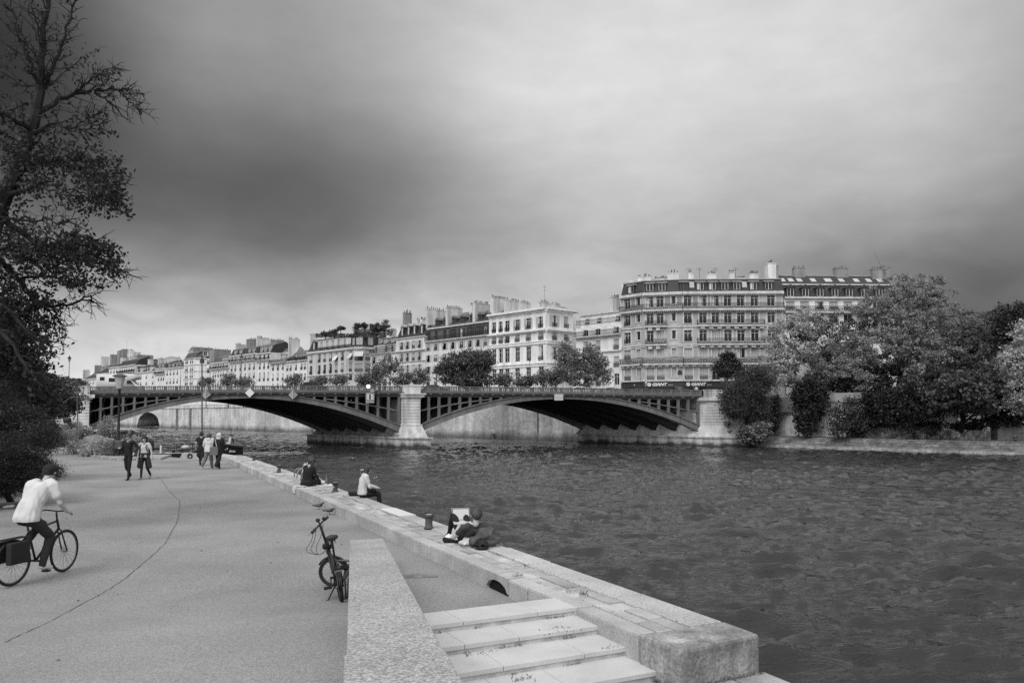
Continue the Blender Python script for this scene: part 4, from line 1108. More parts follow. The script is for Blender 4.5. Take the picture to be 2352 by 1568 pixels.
    def aerial(s, u, n, z, h):
        mb = MB(); p = s.pt(u, n, z); q = p + Vector((0, 0, h)); mb.bar(p, q, .05, .05)
        for k in (.95, .8): mb.bar(p + Vector((0, 0, h * k)) - s.ex * .6, p + Vector((0, 0, h * k)) + s.ex * .6, .04, .04)
        mb.build("aerial", M_RAIL, s.b)
def slab_px(s, pxl, pxr, ytop, n=1.6, w=.7, zb=None, pots=8, mat=None, pot_h=.55):
    P2 = s.P + s.ey * n; p = plane_pt(pxl, ytop, P2, s.ex); u = (p - P2).dot(s.ex)
    q = plane_pt(pxr, 900, p, s.ey); dp = max(.6, (q - Vector((p.x, p.y, q.z))).dot(s.ey))
    return s.stack(u, n, zb if zb is not None else s.ztop - 1.0, p.z, w, dp, mat, pots, pot_h=pot_h)
def house(name, label, pxl, pxr, mat, group="houses along the island quay", off=0.0):
    P, Q = ptL(pxl, off), ptL(pxr, off)
    b = thing(name, label, "building", (P.x, P.y, ZS), 0, group)
    return b, Facade(b, P, Q, mat)

# white hotel with four tall storeys on the street corner
b, f = house("corner_mansion", "white classical corner mansion with tall windows and wide cornices, bare of balconies", 1123, 1255, M_W['chalk'])
cols = [1135, 1150.7, 1165, 1188.5, 1214, 1243]
f.grid(cols, [(726.5, 752.5, 'www' + 'ooo'), (763, 780, 'sswsss'), (793, 827, 'gggggl'), (842, 872, 'gggggg')], 1243, 1.5)
zt_ = f.z(1255, 711); f.wall(zt_)
f.body(zt_ - .05, 12)
for y0, y1, o in ((705.5, 710.5, .8), (711, 715, .3), (754.5, 758.5, .65), (759, 761, .3), (781, 783, .25), (786.5, 789, .3), (831, 834, .3), (838, 840, .2)):
    f.slab("cornice", f.z(1250, y1), f.z(1250, y0), o, M_W['chalk'])
for px in (1127, 1143, 1158, 1176, 1201, 1228, 1253):
    u = f.u(px); u = min(max(u, .5), f.L - .5); f.slab("pilaster", f.z(1250, 753), f.z(1250, 715), .12, M_W['chalk'], u - .45, u + .45)
    f.slab("pilaster", f.z(1250, 829), f.z(1250, 790), .10, M_W['chalk'], u - .4, u + .4)
f.mansard(zt_ + .3, f.z(1255, 704), 2.5, M_ZINC, f.z(1255, 698), 11, M_ZINC)
slab_px(f, 1129.5, 1161, 684, 2.2, 1.2, pots=12); slab_px(f, 1160, 1217, 690, 3.5, .8, pots=16); slab_px(f, 1236, 1285, 694, 3.0, .8, pots=14)
f.aerial(f.L * .72, 5, f.z(1255, 700), 5.5)
P2 = f.Q; q = plane_pt(1317, 900, P2, (.78, .63)); 
fs = Facade(b, P2, q, M_W['chalk'])
fs.grid([1273.5, 1301], [(724, 750, 'oS'.replace('S', 's')), (764, 781, 'ss'), (796, 826, 'gg'), (842, 868, 'gg')], 1273, 1.4)
fs.wall(zt_)
for y0, y1, o in ((705.5, 710.5, .8), (711, 715, .3), (754.5, 758.5, .65), (759, 761, .3), (781, 783, .25), (786.5, 789, .3), (831, 834, .3)):
    fs.slab("cornice", f.z(1250, y1), f.z(1250, y0), o, M_W['chalk'])

# terrace house between mansion and big corner block
b, f = house("terraced_house", "white house with two roof terraces squeezed between the mansion and the big corner block", 1324, 1429, M_W['white'])
f.grid([1346, 1374, 1416.5], [(751, 770), (777.5, 802, 'sss'), (818, 842, 'sss'), (858, 884, 'gsg')], 1416.5, 1.3)
zt_ = f.z(1420, 768 - 4); zt_ = f.z(1420, 765); f.wall(f.z(1420, 745)); f.body(f.z(1420, 745), 12)
f.corbels(f.z(1420, 770), .5, M_TRIM); f.balcony(f.z(1420, 766), out_=.8)
f2 = Facade(b, f.P + f.ey * 1.5, f.Q + f.ey * 1.5, M_W['white'], z0=f.z(1420, 766))
f2.grid([1350, 1378, 1421], [(724, 738)], 1421, 1.1); f2.wall(f.z(1420, 712)); f2.body(f.z(1420, 712), 10)
f.balcony(f.z(1420, 738), out_=.05, slab=.15); f2.mansard(f.z(1420, 712), f.z(1420, 708), 2.5, M_ZINC, f.z(1420, 706), 10, M_ZINC)
slab_px(f2, 1404, 1423, 683, 2.2, .8, pots=6)
for px, y in ((1416, 803),): f.slab("cornice", f.z(1420, 806), f.z(1420, 803), .35, M_TRIM)

# house with the dark attic storey and three big chimney slabs
b, f = house("dark_attic_house", "cream shuttered house with a dark balconied attic and three huge chimney slabs", 977.6, 1122.6, M_W['cream'])
cols = [983.8, 1001, 1021, 1040, 1060, 1079.7, 1098, 1115.5]
zrow = lambda y0, y1: (y0, y1)
f.grid(cols, [(792, 806), (815.8, 831), (841.5, 858.7), (868, 885)], 983.8, 1.1)
for px in cols:
    for (y0, y1) in ((792, 806), (815.8, 831), (841.5, 858.7)):
        f.win(f.u(px), f.z(983.8, y1), 1.1, f.z(983.8, y0) - f.z(983.8, y1), 'o', hole=False)
zc = f.z(1110, 771); f.wall(zc); f.body(zc, 12)
f.corbels(zc - .15, .45, M_TRIM, .55); f.balcony(zc + .15, out_=.6, h=1.0, slab=.22)
M_ATT = gm("dark_attic_render", .12, rough=.8, var=.12, scale=.6, streak=.15)
f2 = Facade(b, f.P + f.ey * .5, f.Q + f.ey * .5, M_ATT, z0=zc)
ks = 'kkkDlDDw'
for px, k in zip(cols, ks): f2.win(f2.u(px), zc + .2, 1.2, 2.4, k, guard=False)
for px in cols[3:]: 
    for sg in (-1, 1): mbx = MB(); u = f2.u(px); mbx.obox(f2.pt(u + sg * 1.0, -.06, zc + 1.4), f2.ex * .3, f2.ey * .04, Vector((0, 0, 1.2))); mbx.build("shutter", M_SHUTD, b)
za = f.z(1110, 738); f2.wall(za); f2.body(za, 11); f2.slab("cornice", za - .25, za + .1, .35, M_TRIM)
f2.mansard(za, f.z(1110, 703), 6.0, M_SLATEB, f.z(1110, 697), 12.0, M_SLATEB)
for px in (997.5, 1016, 1035.5, 1055, 1077, 1096, 1112): f2.dormer(f2.u(px) , za + .5, 1.0, 1.5, 'D', M_ZINCD, 1, cheek=M_SLATEB)
slab_px(f2, 979.5, 1024, 710, .6, .8, pots=10); slab_px(f2, 1026, 1060, 706, .6, .8, pots=10); slab_px(f2, 1088, 1124, 696, .6, .8, pots=12); slab_px(f2, 1081, 1088, 701, 2.0, 1.0, pots=4)

# narrow house with mansard and four dormers
b, f = house("narrow_mansard_house", "narrow pale house with open shutters, corbelled string course and four dormers in a dark mansard", 909.2, 977, M_W['pale'])
cols = [922.3, 935.6, 949.7, 963]
f.grid(cols, [(786, 803, 'wwsw'), (812.6, 830.6, 'wwsw'), (839, 865, 'nnsn')], 922.3, 1.15)
for px in cols:
    for (y0, y1) in ((786, 803), (812.6, 830.6), (839, 865)): f.win(f.u(px), f.z(922.3, y1), 1.1, f.z(922.3, y0) - f.z(922.3, y1), 'o', hole=False)
zc = f.z(922.3, 777.5); f.wall(zc); f.body(zc, 12); f.corbels(f.z(922.3, 808.5), .4, M_TRIM); f.slab("cornice", f.z(922.3, 808), f.z(922.3, 806.5), .5, M_TRIM); f.slab("cornice", f.z(922.3, 832), f.z(922.3, 830.8), .3, M_TRIM)
f.mansard(zc, f.z(922.3, 753), 1.5, M_SLATE, f.z(922.3, 749), 12, M_ZINC)
for px in (920.5, 935, 948.6, 965.5): f.dormer(f.u(px), zc + .9, 1.0, 2.2, 'l', M_ZINC, 1, cheek=M_SLATE)
slab_px(f, 927.5, 942.5, 719, 3.5, .9, pots=7, pot_h=.9, mat=M_GABLED); slab_px(f, 957, 963, 735, 3, .7, pots=2); slab_px(f, 967, 977, 734, 3, .8, pots=6)

# small house with terrace behind railings
b, f = house("small_terrace_house", "small white house with railed roof terrace and two tiny dormers", 850, 909, M_W['white'])
cols = [858.7, 883, 895.4]
f.grid(cols, [(819, 834.6), (845, 862), (871, 886)], 858.7, 1.1)
for px in cols: f.win(f.u(px), f.z(858.7, 834.6), 1.1, f.z(858.7, 819) - f.z(858.7, 834.6), 'o', hole=False)
zc = f.z(858.7, 813); f.wall(zc); f.body(zc, 12); f.corbels(zc - .2, .4, M_TRIM); f.balcony(zc + .1, out_=.5, h=1.1)
f2 = Facade(b, f.P + f.ey * 1.3, f.Q + f.ey * 1.3, M_W['white'], z0=zc)
for px in (863, 886, 900): f2.win(f2.u(px), zc + .3, 1.1, 2.2, 'w', guard=False)
za = f.z(858.7, 795); f2.wall(za); f2.body(za, 10); f2.mansard(za, f.z(858.7, 779), 3.5, M_SLATE, f.z(858.7, 776), 10, M_SLATE)
for px in (872, 889): f2.dormer(f2.u(px), za + 1.0, .9, 1.3, 's', M_ZINC, 0)
slab_px(f2, 893, 908, 757, 4, .8, pots=6); f2.aerial(f2.L * .6, 5, f.z(858.7, 777), 4)

# large grey block with rounded corner and roof garden
b, f = house("grey_apartment_block", "large pale grey apartment block with a faceted corner, awnings and a garden on its roof", 705, 812, M_W['dim'])
cols = [713.4, 732.6, 745, 758.7, 772, 785.6, 804.8]
ref = 713.4
f.grid(cols, [(816, 834, 'lwslsws'), (840, 860, 'DDDDsss'), (866, 878, 'sDDsssD')], ref, 1.5)
zc = f.z(ref, 809); f.wall(zc); f.body(zc, 14)
f.slab("cornice", zc - .5, zc, .45, M_W['dim']); f.slab("cornice", f.z(ref, 864), f.z(ref, 862.5), .25, M_W['dim'])
f.slab("quoin", f.z(ref, 890), zc - .5, .12, M_W['dim'], f.u(724), f.u(727)); f.slab("quoin", f.z(ref, 890), zc - .5, .12, M_W['dim'], f.u(793), f.u(796.5))
f2 = Facade(b, Vector((f.pt(f.u(727), .3, 0) + f.org)[:2] + (0,)), Vector((f.pt(f.u(803), .3, 0) + f.org)[:2] + (0,)), M_W['dim'], z0=zc)
za = f.z(732.6, 778)
for px in (737, 750, 763.4, 776.7, 790): f2.win(f2.u(px), zc + .2, 1.4, 2.7, 's', guard=False)
f2.wall(za); f2.slab("cornice", za - .3, za + .05, .4, M_TRIM); f2.balcony(zc + .15, out_=.25, slab=.1)
for k in range(6): u = f2.L * k / 5.0; u = min(max(u, .3), f2.L - .3); f2.slab("pilaster", zc + .1, za - .3, .1, M_W['dim'], u - .25, u + .25)
f.mansard(zc, za - .4, 1.8, M_SLATE, za + .8, 14, M_ZINCD)
f.dormer(f.u(717.5), zc + .7, 1.3, 2.4, 's', M_ZINCD, 1, cheek=M_SLATE); f.dormer(f.u(808.5), zc + .7, 1.3, 2.4, 's', M_ZINCD, 1, cheek=M_SLATE)
dirB = Vector((.96, -.1, 0)).normalized(); QB = f.Q + dirB * 3.9
QB = plane_pt(835, 900, f.Q, dirB); fb = Facade(b, f.Q, QB, M_W['dim'])
fb.grid([823.5], [(807, 828, 'w'), (834, 853, 's'), (860, 876, 's')], 823.5, 2.4); fb.wall(zc); fb.slab("cornice", zc - .5, zc, .45, M_W['dim']); fb.body(zc, 8)
dirC = Vector((.72, .69, 0)).normalized(); QC = plane_pt(856, 900, QB, dirC); fc = Facade(b, QB, QC, M_W['dim'])
fc.grid([846], [(812, 827, 'w'), (834, 853, 's'), (861, 876, 's')], 846, 2.2); fc.wall(zc); fc.slab("cornice", zc - .5, zc, .45, M_W['dim'])
fb.mansard(zc, za + .1, 1.6, M_SLATE, za + 1.2, 10, M_ZINCD); fb.dormer(fb.L / 2, zc + .7, 2.0, 2.5, 's', M_ZINCD, 1, cheek=M_SLATE)
dirC2 = plane_pt(893, 900, QB, dirC); fc2 = Facade(b, QB, dirC2, M_SLATE, z0=zc - .3); fc2.wall(zc)
fc2.mansard(zc, za + .1, 1.6, M_SLATE, za + 1.2, 10, M_ZINCD); fc2.dormer(2.4, zc + .7, 1.8, 2.5, 's', M_ZINCD, 1, cheek=M_SLATE); fc2.dormer(fc2.L * .68, zc + .7, 1.8, 2.5, 's', M_ZINCD, 1, cheek=M_SLATE)
# awnings over its windows
for (fx, px, y) in ((f, 772, 816), (f, 806, 811), (fb, 823.5, 806.5)):
    u, z = fx.u(px), fx.z(px, y); w = 1.0 if fx is f else 1.4
    mb = MB(); mb.quad(fx.pt(u - w, -.02, z), fx.pt(u - w, -1.1, z - 1.5), fx.pt(u + w, -1.1, z - 1.5), fx.pt(u + w, -.02, z)); mb.build("awning", gm("awning_cloth", .7, rough=.9, var=.05), b)
ROOFG = (f, za)
slab_px(f, 712, 727, 769, 3, .8, pots=6)

def simple(name, label, pxl, pxr, mat, cols, rows, ref, ytop, w=1.1, mans=None, setb=1.4, dorm=None, bal=None, chim=(), rmat=None, top=None, kinds='w', dstyle=0, off=0.0):
    b, f = house(name, label, pxl, pxr, mat, off=off)
    f.grid(cols, rows, ref, w, kinds); zc = f.z(ref, ytop); f.wall(zc); f.body(zc, 11, M_GABLE)
    f.slab("cornice", zc - .35, zc, .4, M_TRIM)
    if mans:
        zm = f.z(ref, mans); f.mansard(zc, zm, setb, rmat or M_SLATE, zm + 1.3, 11, top or M_ZINCD)
        for px in dorm or (): f.dormer(f.u(px), zc + .7, .9, min(1.9, zm - zc - 1.0), 'w', M_ZINC, dstyle, cheek=M_TRIM)
    for y in bal or (): f.balcony(f.z(ref, y), out_=.7, h=1.0)
    for c in chim: slab_px(f, *c)
    return b, f
b, f = simple("planted_balcony_house", "low white house whose top balcony overflows with potted plants", 655, 704.6, M_W['white'], [659.5, 667.3, 679.4, 691.9, 699.8], [(838.5, 851.8), (860, 875), (880, 892)], 659.5, 830,
       mans=812, setb=3, rmat=M_ZINCD, dorm=[672, 681, 694, 703], chim=[(663.5, 686, 778, 1.5, .8, None, 9)])
zb_ = f.z(659.5, 830)
g = np.random.default_rng(3)
bp = []
for k in range(26):
    u = f.L * (k + .5) / 26; p = f.pt(u, -.1, zb_ + .5); bp.append(np.array(p) + g.normal(size=(40, 3)) * np.array([.35, .35, .35 + .3 * g.random()]))
link("balcony_plants", leaf_mesh("balcony_plants", np.vstack(bp), .35, leafmat("balcony_leaf", .045), seed=4), b)
simple("gable_end_house", "white three window house with pale roof slope beside a tall grey gable", 620.6, 655, M_W['white'], [626.6, 637.8, 649], [(837, 851), (858.6, 874.5), (881, 892)], 626.6, 833, mans=806, setb=4.5, rmat=M_ZINC, dorm=[640],
       bal=[834], chim=[(622, 650, 781, 1.0, .9, None, 9, M_GABLED)])
simple("tall_mansard_house", "white three bay house with steep dark mansard, three dormers and balcony below them", 588.6, 620.4, M_W['white'], [596, 606, 615.7], [(814.7, 825), (834, 848), (855.7, 875.6)], 596, 812, mans=794, setb=1.4, dorm=[597, 606, 616],
       bal=[828], chim=[(600, 617, 778, 3, .8, None, 8), (590, 601, 776, 3.5, .8, None, 6)])
b, f = simple("long_mansard_house", "longer pale house with dark mansard, plants on its balcony and open shutters", 526.6, 588.4, M_W['pale'], [531.7, 540, 551.6, 562, 572.4, 582.7], [(822, 831), (839, 853, 'wwwwww'), (860, 872), (878, 890)], 531.7, 818, mans=803, setb=1.2, dorm=[537, 549, 569.5, 579],
       bal=[832], chim=[(541, 562, 791, 3, .8, None, 9), (570, 588, 779.5, 3.5, 3.0, None, 7, M_GABLED)])
simple("six_window_house", "white house of six close windows under a black balcony, grey gable above it", 482.6, 526.4, M_W['white'], [489.5, 494.8, 500.6, 506.5, 512, 520.6], [(837, 845), (853, 867), (876, 888)], 489.5, 834, w=.95, mans=820, setb=2.5, rmat=M_SLATEB, dorm=[507, 513, 518, 523],
       bal=[848], chim=[(487, 523, 803, 1.5, 4.5, None, 8, M_GABLED)])
# tower-like corner house
b, f = house("tower_house", "tall pale corner house with dark hipped mansard rising above its neighbours", 420.6, 446, M_W['white'])
zc = f.z(445, 822); f.grid([426, 429.5, 436.8, 441], [(825, 834.6), (840.5, 852), (855.7, 868), (872.7, 884)], 436.8, .95); f.wall(zc); f.body(zc, 6, M_GABLE)
q = plane_pt(473, 900, f.Q, (.985, .17)); f2 = Facade(b, f.Q, q, M_W['white']); f2.win(f2.L * .62, f2.z(460, 834), 1.6, 2.2, 'w'); f2.wall(zc); f2.body(zc, 8, M_GABLE)
q3 = plane_pt(482, 900, f2.Q, (.95, -.3)); f3 = Facade(b, f2.Q, q3, M_W['pale']); f3.grid([477.5], [(826, 836), (846, 856), (866, 876)], 477.5, 1.3); f3.wall(f3.z(478, 823)); f3.body(f3.z(478, 823), 9, M_GABLE)
for y in (836, 851, 868): f2.slab("cornice", f2.z(450, y + 1.2), f2.z(450, y), .2, M_TRIM); f.slab("cornice", f.z(445, y + 1.2), f.z(445, y), .2, M_TRIM)
f2.slab("cornice", zc - .3, zc + .05, .4, M_TRIM); f2.mansard(zc, f2.z(450, 808), 1.8, M_SLATEB, f2.z(450, 803), 8, M_ZINCD, hip=1); f2.dormer(f2.L * .85, zc + .9, 1.4, 1.8, 'w', M_ZINC, 0)
f.mansard(zc, f2.z(450, 808), 1.6, M_SLATEB, f2.z(450, 804), 6, M_ZINCD); slab_px(f, 441, 484, 798, 6, 3.0, None, 10, M_GABLED); slab_px(f, 433, 441, 805, 2, 1.0, None, 4)
simple("four_bay_house", "plain white four bay house with a low dark attic and a lamp post before it", 378.6, 420.4, M_W['white'], [383.4, 390.8, 398.8, 406.6], [(851, 862.5), (870.7, 882)], 383.4, 846, mans=835, setb=1.2, dorm=[385.5, 394, 403, 411], dstyle=0,
       chim=[(385.5, 412, 821, 3, 1.0, None, 9)])
simple("three_bay_house", "slim three bay house with a small balcony and white chimney gable", 355.6, 378.4, M_W['white'], [363.4, 370, 375], [(851, 857.5), (865.8, 874.5)], 363.4, 846, mans=835, setb=1.5, dorm=[363, 370], bal=[859], chim=[(363.5, 385, 823, 2, 1.0, None, 7)])
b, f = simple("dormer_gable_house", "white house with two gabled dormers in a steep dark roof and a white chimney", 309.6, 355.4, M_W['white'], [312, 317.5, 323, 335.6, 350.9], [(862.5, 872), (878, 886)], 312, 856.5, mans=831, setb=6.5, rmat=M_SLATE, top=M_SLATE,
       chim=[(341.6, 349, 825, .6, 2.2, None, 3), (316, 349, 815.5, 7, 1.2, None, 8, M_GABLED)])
zc = f.z(312, 856.5)
for px, w in ((317.5, 4.2), (340, 2.6)): f.dormer(f.u(px), zc + .1, w, 2.2, 'w', M_SLATE, 1, cheek=M_W['white'])
simple("long_balcony_house", "pale house with long dark balcony and leaning dark mansard left of the gabled dormers", 270, 309.4, M_W['pale'], [274.9, 279.8, 285, 290, 295.6, 301.6, 307], [(846, 855), (860, 868), (876, 885)], 274.9, 841.7, mans=829, setb=2, dorm=[],
       bal=[857], chim=[(277, 297, 821.5, 3, .8, None, 7), (297, 318, 818.5, 3.5, .8, None, 7)])
simple("bright_bay_house", "narrow bright house with big panes beside the long balcony house", 248.6, 269.8, M_W['white'], [254, 261, 267], [(848, 858), (866, 876)], 254, 843.5, mans=838, setb=1, w=1.3)
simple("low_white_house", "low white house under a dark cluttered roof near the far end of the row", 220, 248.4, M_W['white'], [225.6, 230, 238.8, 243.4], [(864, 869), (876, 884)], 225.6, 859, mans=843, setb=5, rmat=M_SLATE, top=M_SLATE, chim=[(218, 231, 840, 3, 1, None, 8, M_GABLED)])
b, f = simple("end_gable_house", "small house with two pointed gables at the far left end of the row", 188, 219.8, M_W['white'], [196, 206, 214], [(876, 884)], 196, 871, mans=858, setb=5, rmat=M_SLATE, top=M_SLATE, chim=[(191, 205, 851, 2, 1.2, None, 7)])
# high courtyard block behind the row
P, Q = ptL(232, 14), ptL(352, 14)
b = thing("courtyard_block", "high jumble of grey gable walls and chimney stacks behind the far houses", "building", (P.x, P.y, ZS), 0, "houses along the island quay")
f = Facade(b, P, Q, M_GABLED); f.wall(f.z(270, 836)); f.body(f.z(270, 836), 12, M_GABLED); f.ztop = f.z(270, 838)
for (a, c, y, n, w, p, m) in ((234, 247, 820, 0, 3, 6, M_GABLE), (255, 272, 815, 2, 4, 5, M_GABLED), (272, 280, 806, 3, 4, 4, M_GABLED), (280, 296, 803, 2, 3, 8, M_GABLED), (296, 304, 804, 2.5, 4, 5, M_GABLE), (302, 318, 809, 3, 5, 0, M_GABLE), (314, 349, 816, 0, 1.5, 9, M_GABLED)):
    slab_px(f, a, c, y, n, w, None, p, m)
f.aerial(f.L * .35, 4, f.z(270, 806), 6)

# ------------------------------------------------------------------ the big corner block with the shop
PA = ptL(1428); PB = ptL(1478); PC = Vector(plane_pt(1570, 900, PB, (math.cos(R_(-14)), math.sin(R_(-14))))[:2] + (0,)); PD = Vector(plane_pt(1803, 900, PC, (1, -.035))[:2] + (0,))
blk = thing("corner_apartment_block", "big stone corner apartment block with long iron balconies over a dark shop front", "building", (PA.x, PA.y, ZS), 0)
REF = 1600
fA, fB, fC = Facade(blk, PA, PB, M_STONE6B), Facade(blk, PB, PC, M_STONE6B), Facade(blk, PC, PD, M_STONE6B)
zz = lambda y: fC.z(REF, y)
rows6 = [(677, 703.5), (717, 742.5), (757.7, 784), (799, 822), (843.5, 872)]
kc = ['wlowww' + 'w', 'wwwwwww', 'wwswwww', 'sssslss', 'sswswss']
kc = ['wllwwww', 'wwwwwww', 'wwswwww', 'sssslss', 'sswswss']
for (y0, y1), k in zip(rows6, kc):
    zb, zt_ = zz(y1), zz(y0)
    for px, kk in zip([1582, 1617, 1645.8, 1674.4, 1704.4, 1736.4, 1774.7], k): fC.win(fC.u(px), zb, 1.5, zt_ - zb, kk, guard=(y0 > 840 or (px < 1590 and 710 < y0 < 790) ))
for (y0, y1), k, kn in zip(rows6, ['lw', 'ww', 'ws', 'ss', 'ss'], ['n', 'n', 'n', 'k', 'k']):
    zb, zt_ = zz(y1), zz(y0)
    for px, kk in zip([1494.7, 1518], k): fB.win(fB.u(px), zb, 1.45, zt_ - zb, kk, guard=(y0 > 840))
    kn2 = kn if kn == 'n' else 's'
    fB.win(fB.u(1549.4), zb + .5, .8, zt_ - zb - .5, kn2, guard=False)
    fA.win(fA.u(1442.6), zb, 1.5, zt_ - zb, 'w' if y0 < 790 else 's', guard=(y0 > 710)); fA.win(fA.u(1467.8), zb + .5, .9, zt_ - zb - .5, kn2, guard=False)
ztw = zz(672)
for f in (fA, fB, fC): f.wall(ztw)
for f in (fA, fB): f.body(ztw, 8, M_GABLE)
fC.body(ztw, 13, M_GABLE)
for f in (fA, fB, fC):
    f.slab("cornice", ztw - .35, ztw + .1, .55, M_TRIM); f.slab("string_course", ztw - .6, ztw - .36, .2, M_TRIM)
    for y in (748.5, 790, 794, 839.5): f.slab("string_course", zz(y + 2.2), zz(y), .16, M_TRIM)
    f.slab("cornice", zz(875), zz(871.5), .45, M_TRIM)
    f.balcony(zz(709), out_=.75, h=1.05, scroll=False, slab=.35, dense=.14); f.corbels(zz(713.5), .6, M_TRIM, .38, h=.3)
    f.balcony(zz(834), out_=.75, h=1.1, scroll=True, slab=.3, dense=.2); f.corbels(zz(839), .5, M_TRIM, 1.3, h=.45)
for y in (746.8, 789.5):
    fB.balcony(zz(y), fB.u(1484), fB.u(1532), out_=.8, h=1.0, slab=.28, dense=.14, scroll=True); fC.balcony(zz(y), fC.u(1603), fC.u(1757), out_=.8, h=1.0, slab=.28, dense=.14)
    fB.corbels(zz(y + 6), .6, M_TRIM, 1.5, fB.u(1486), fB.u(1531), .8); fC.corbels(zz(y + 5), .6, M_TRIM, 1.6, fC.u(1605), fC.u(1756), .6)
# stone surrounds of the windows
for f in (fA, fB, fC):
    for x0, x1, zb, z1 in f.holes:
        mb = MB()
        for u in (x0 - .12, x1 + .12): mb.obox(f.pt(u, -.03, (zb + z1) / 2), f.ex * .10, f.ey * .035, Vector((0, 0, (z1 - zb) / 2)))
        mb.obox(f.pt((x0 + x1) / 2, -.05, z1 + .13), f.ex * ((x1 - x0) / 2 + .22), f.ey * .055, Vector((0, 0, .12)))
        mb.obox(f.pt((x0 + x1) / 2, -.05, zb - .07), f.ex * ((x1 - x0) / 2 + .18), f.ey * .06, Vector((0, 0, .06)))
        mb.build("window_surround", M_TRIM, blk)
# trellis panels on the top storey
for f, spans in ((fA, [(1449, 1463), ]), (fB, [(1501, 1512) , (1526, 1541), (1556, 1568)]), (fC, [(1591, 1606), (1626, 1638), (1652, 1657)])):
    for a, c in spans:
        u0, u1 = f.u(a), f.u(c)
        if u1 - u0 > .3: mb = MB(); mb.obox(f.pt((u0 + u1) / 2, -.03, (zz(679) + zz(700)) / 2), f.ex * ((u1 - u0) / 2), f.ey * .02, Vector((0, 0, (zz(679) - zz(700)) / 2))); mb.build("trellis", gm("trellis_panel", .30, var=.1, bands=(.3, .3, .25)), blk)
# shop front
M_SHOP = gm("shop_front_paint", .045, rough=.5, var=.1); M_SHOPG = gm("shop_glass", .012, rough=.15, var=.3)
for f, u0, u1 in ((fA, 0, fA.L), (fB, 0, fB.L), (fC, 0, fC.u(1666))):
    f.slab("shop_front", ZS, zz(877), .18, M_SHOP, u0, u1)
for f, a, c in ((fA, 1436, 1456), (fB, 1488, 1500), (fC, 1572, 1590), (fC, 1606, 1624), (fC, 1627, 1646), (fC, 1648, 1660)):
    f.slab("shop_window", ZS + .3, zz(888.5), .20, M_SHOPG, f.u(a), f.u(c))
for f, a, c in ((fB, 1503, 1531), (fB, 1533, 1550)):
    f.slab("shop_window", ZS + .3, zz(888.5), .20, M_SHOPG, f.u(a), f.u(c))
fB.slab("shop_door", ZS + .1, zz(888.3), .215, gm("shop_door_paint", .16, var=.1), fB.u(1552.5), fB.u(1566))
M_SIGN = gm("sign_lettering", .78, rough=.6, var=.02)
def text(name, body, size, mat, parent, loc, rot, extrude=.01, shear=0, bold=0, align='LEFT', sx=1.0):
    c = bpy.data.curves.new(name, 'FONT'); c.body = body; c.size = size; c.extrude = extrude; c.shear = shear; c.offset = bold; c.align_x = align; c.resolution_u = 3
    o = bpy.data.objects.new(name, c); COL.objects.link(o); dg = bpy.context.evaluated_depsgraph_get()
    me = bpy.data.meshes.new_from_object(o.evaluated_get(dg)); me.materials.clear(); me.materials.append(mat)
    COL.objects.unlink(o); bpy.data.objects.remove(o)
    r = link(name, me, parent); r.location = loc; r.rotation_euler = rot; r.scale = (sx, 1, 1)
    return r
def shop_sign(f, pxa, pxb):
    u0, u1 = f.u(pxa), f.u(pxb); z = zz(883.5); X, Z = f.ex, Vector((0, 0, 1)); w = u1 - u0; h = zz(879) - zz(886)
    s = thing("shop_sign_lettering", None, None); s.parent = blk
    mb = MB(); c = f.pt(u0 + .45, -.20, z + h * .25); r = .38; n = 20       # round emblem split by a wave
    for half in (0, 1):
        pts = []
        for i in range(n + 1):
            a = math.pi * i / n + (0 if half == 0 else math.pi) + .5
            pts.append((r * math.cos(a), r * math.sin(a)))
        inner = [(r * (1 - 2 * i / n) * math.cos(.5 + math.pi), 0) for i in range(0)]
        for i in range(n + 1):
            t = -1 + 2 * i / n
            if half == 0: x = t; yv = .10 + .16 * math.sin(t * 2.6)
            else: x = -t; yv = -.05 + .16 * math.sin(-t * 2.6)
            x *= r * .92; yv *= r
            pts.append((x * math.cos(.5) - yv * math.sin(.5), x * math.sin(.5) + yv * math.cos(.5)))
        o = len(mb.v); P = [c + X * p[0] + Z * p[1] for p in pts]
        mb.add(P, [tuple(range(len(P)))])
    em = mb.build("emblem", M_SIGN, s)
    bm = bmesh.new(); bm.from_mesh(em.data); bmesh.ops.triangulate(bm, faces=bm.faces); bm.to_mesh(em.data); bm.free()
    text("lettering", "GIANT", .80, M_SIGN, s, f.pt(u0 + .98, -.20, z - .12), (math.pi / 2, 0, f.rz), shear=.28, bold=.035, sx=1.12)
    mb = MB(); mb.obox(f.pt(u0 + 4.5, -.2, z - .0), X * .45, f.ey * .008, Z * .06); mb.build("small_print", gm("sign_small_print", .4), s)
shop_sign(fB, 1486, 1535); shop_sign(fC, 1575, 1620)
mb = MB(); u = fB.u(1562); mb.obox(fB.pt(u, -.03, zz(856)), fB.ex * .45, fB.ey * .03, Vector((0, 0, .35))); mb.obox(fB.pt(u, -.03, zz(852)), fB.ex * .22, fB.ey * .03, Vector((0, 0, .2)))
mb.build("street_name_plate", gm("enamel_plate", .04, rough=.4), blk)
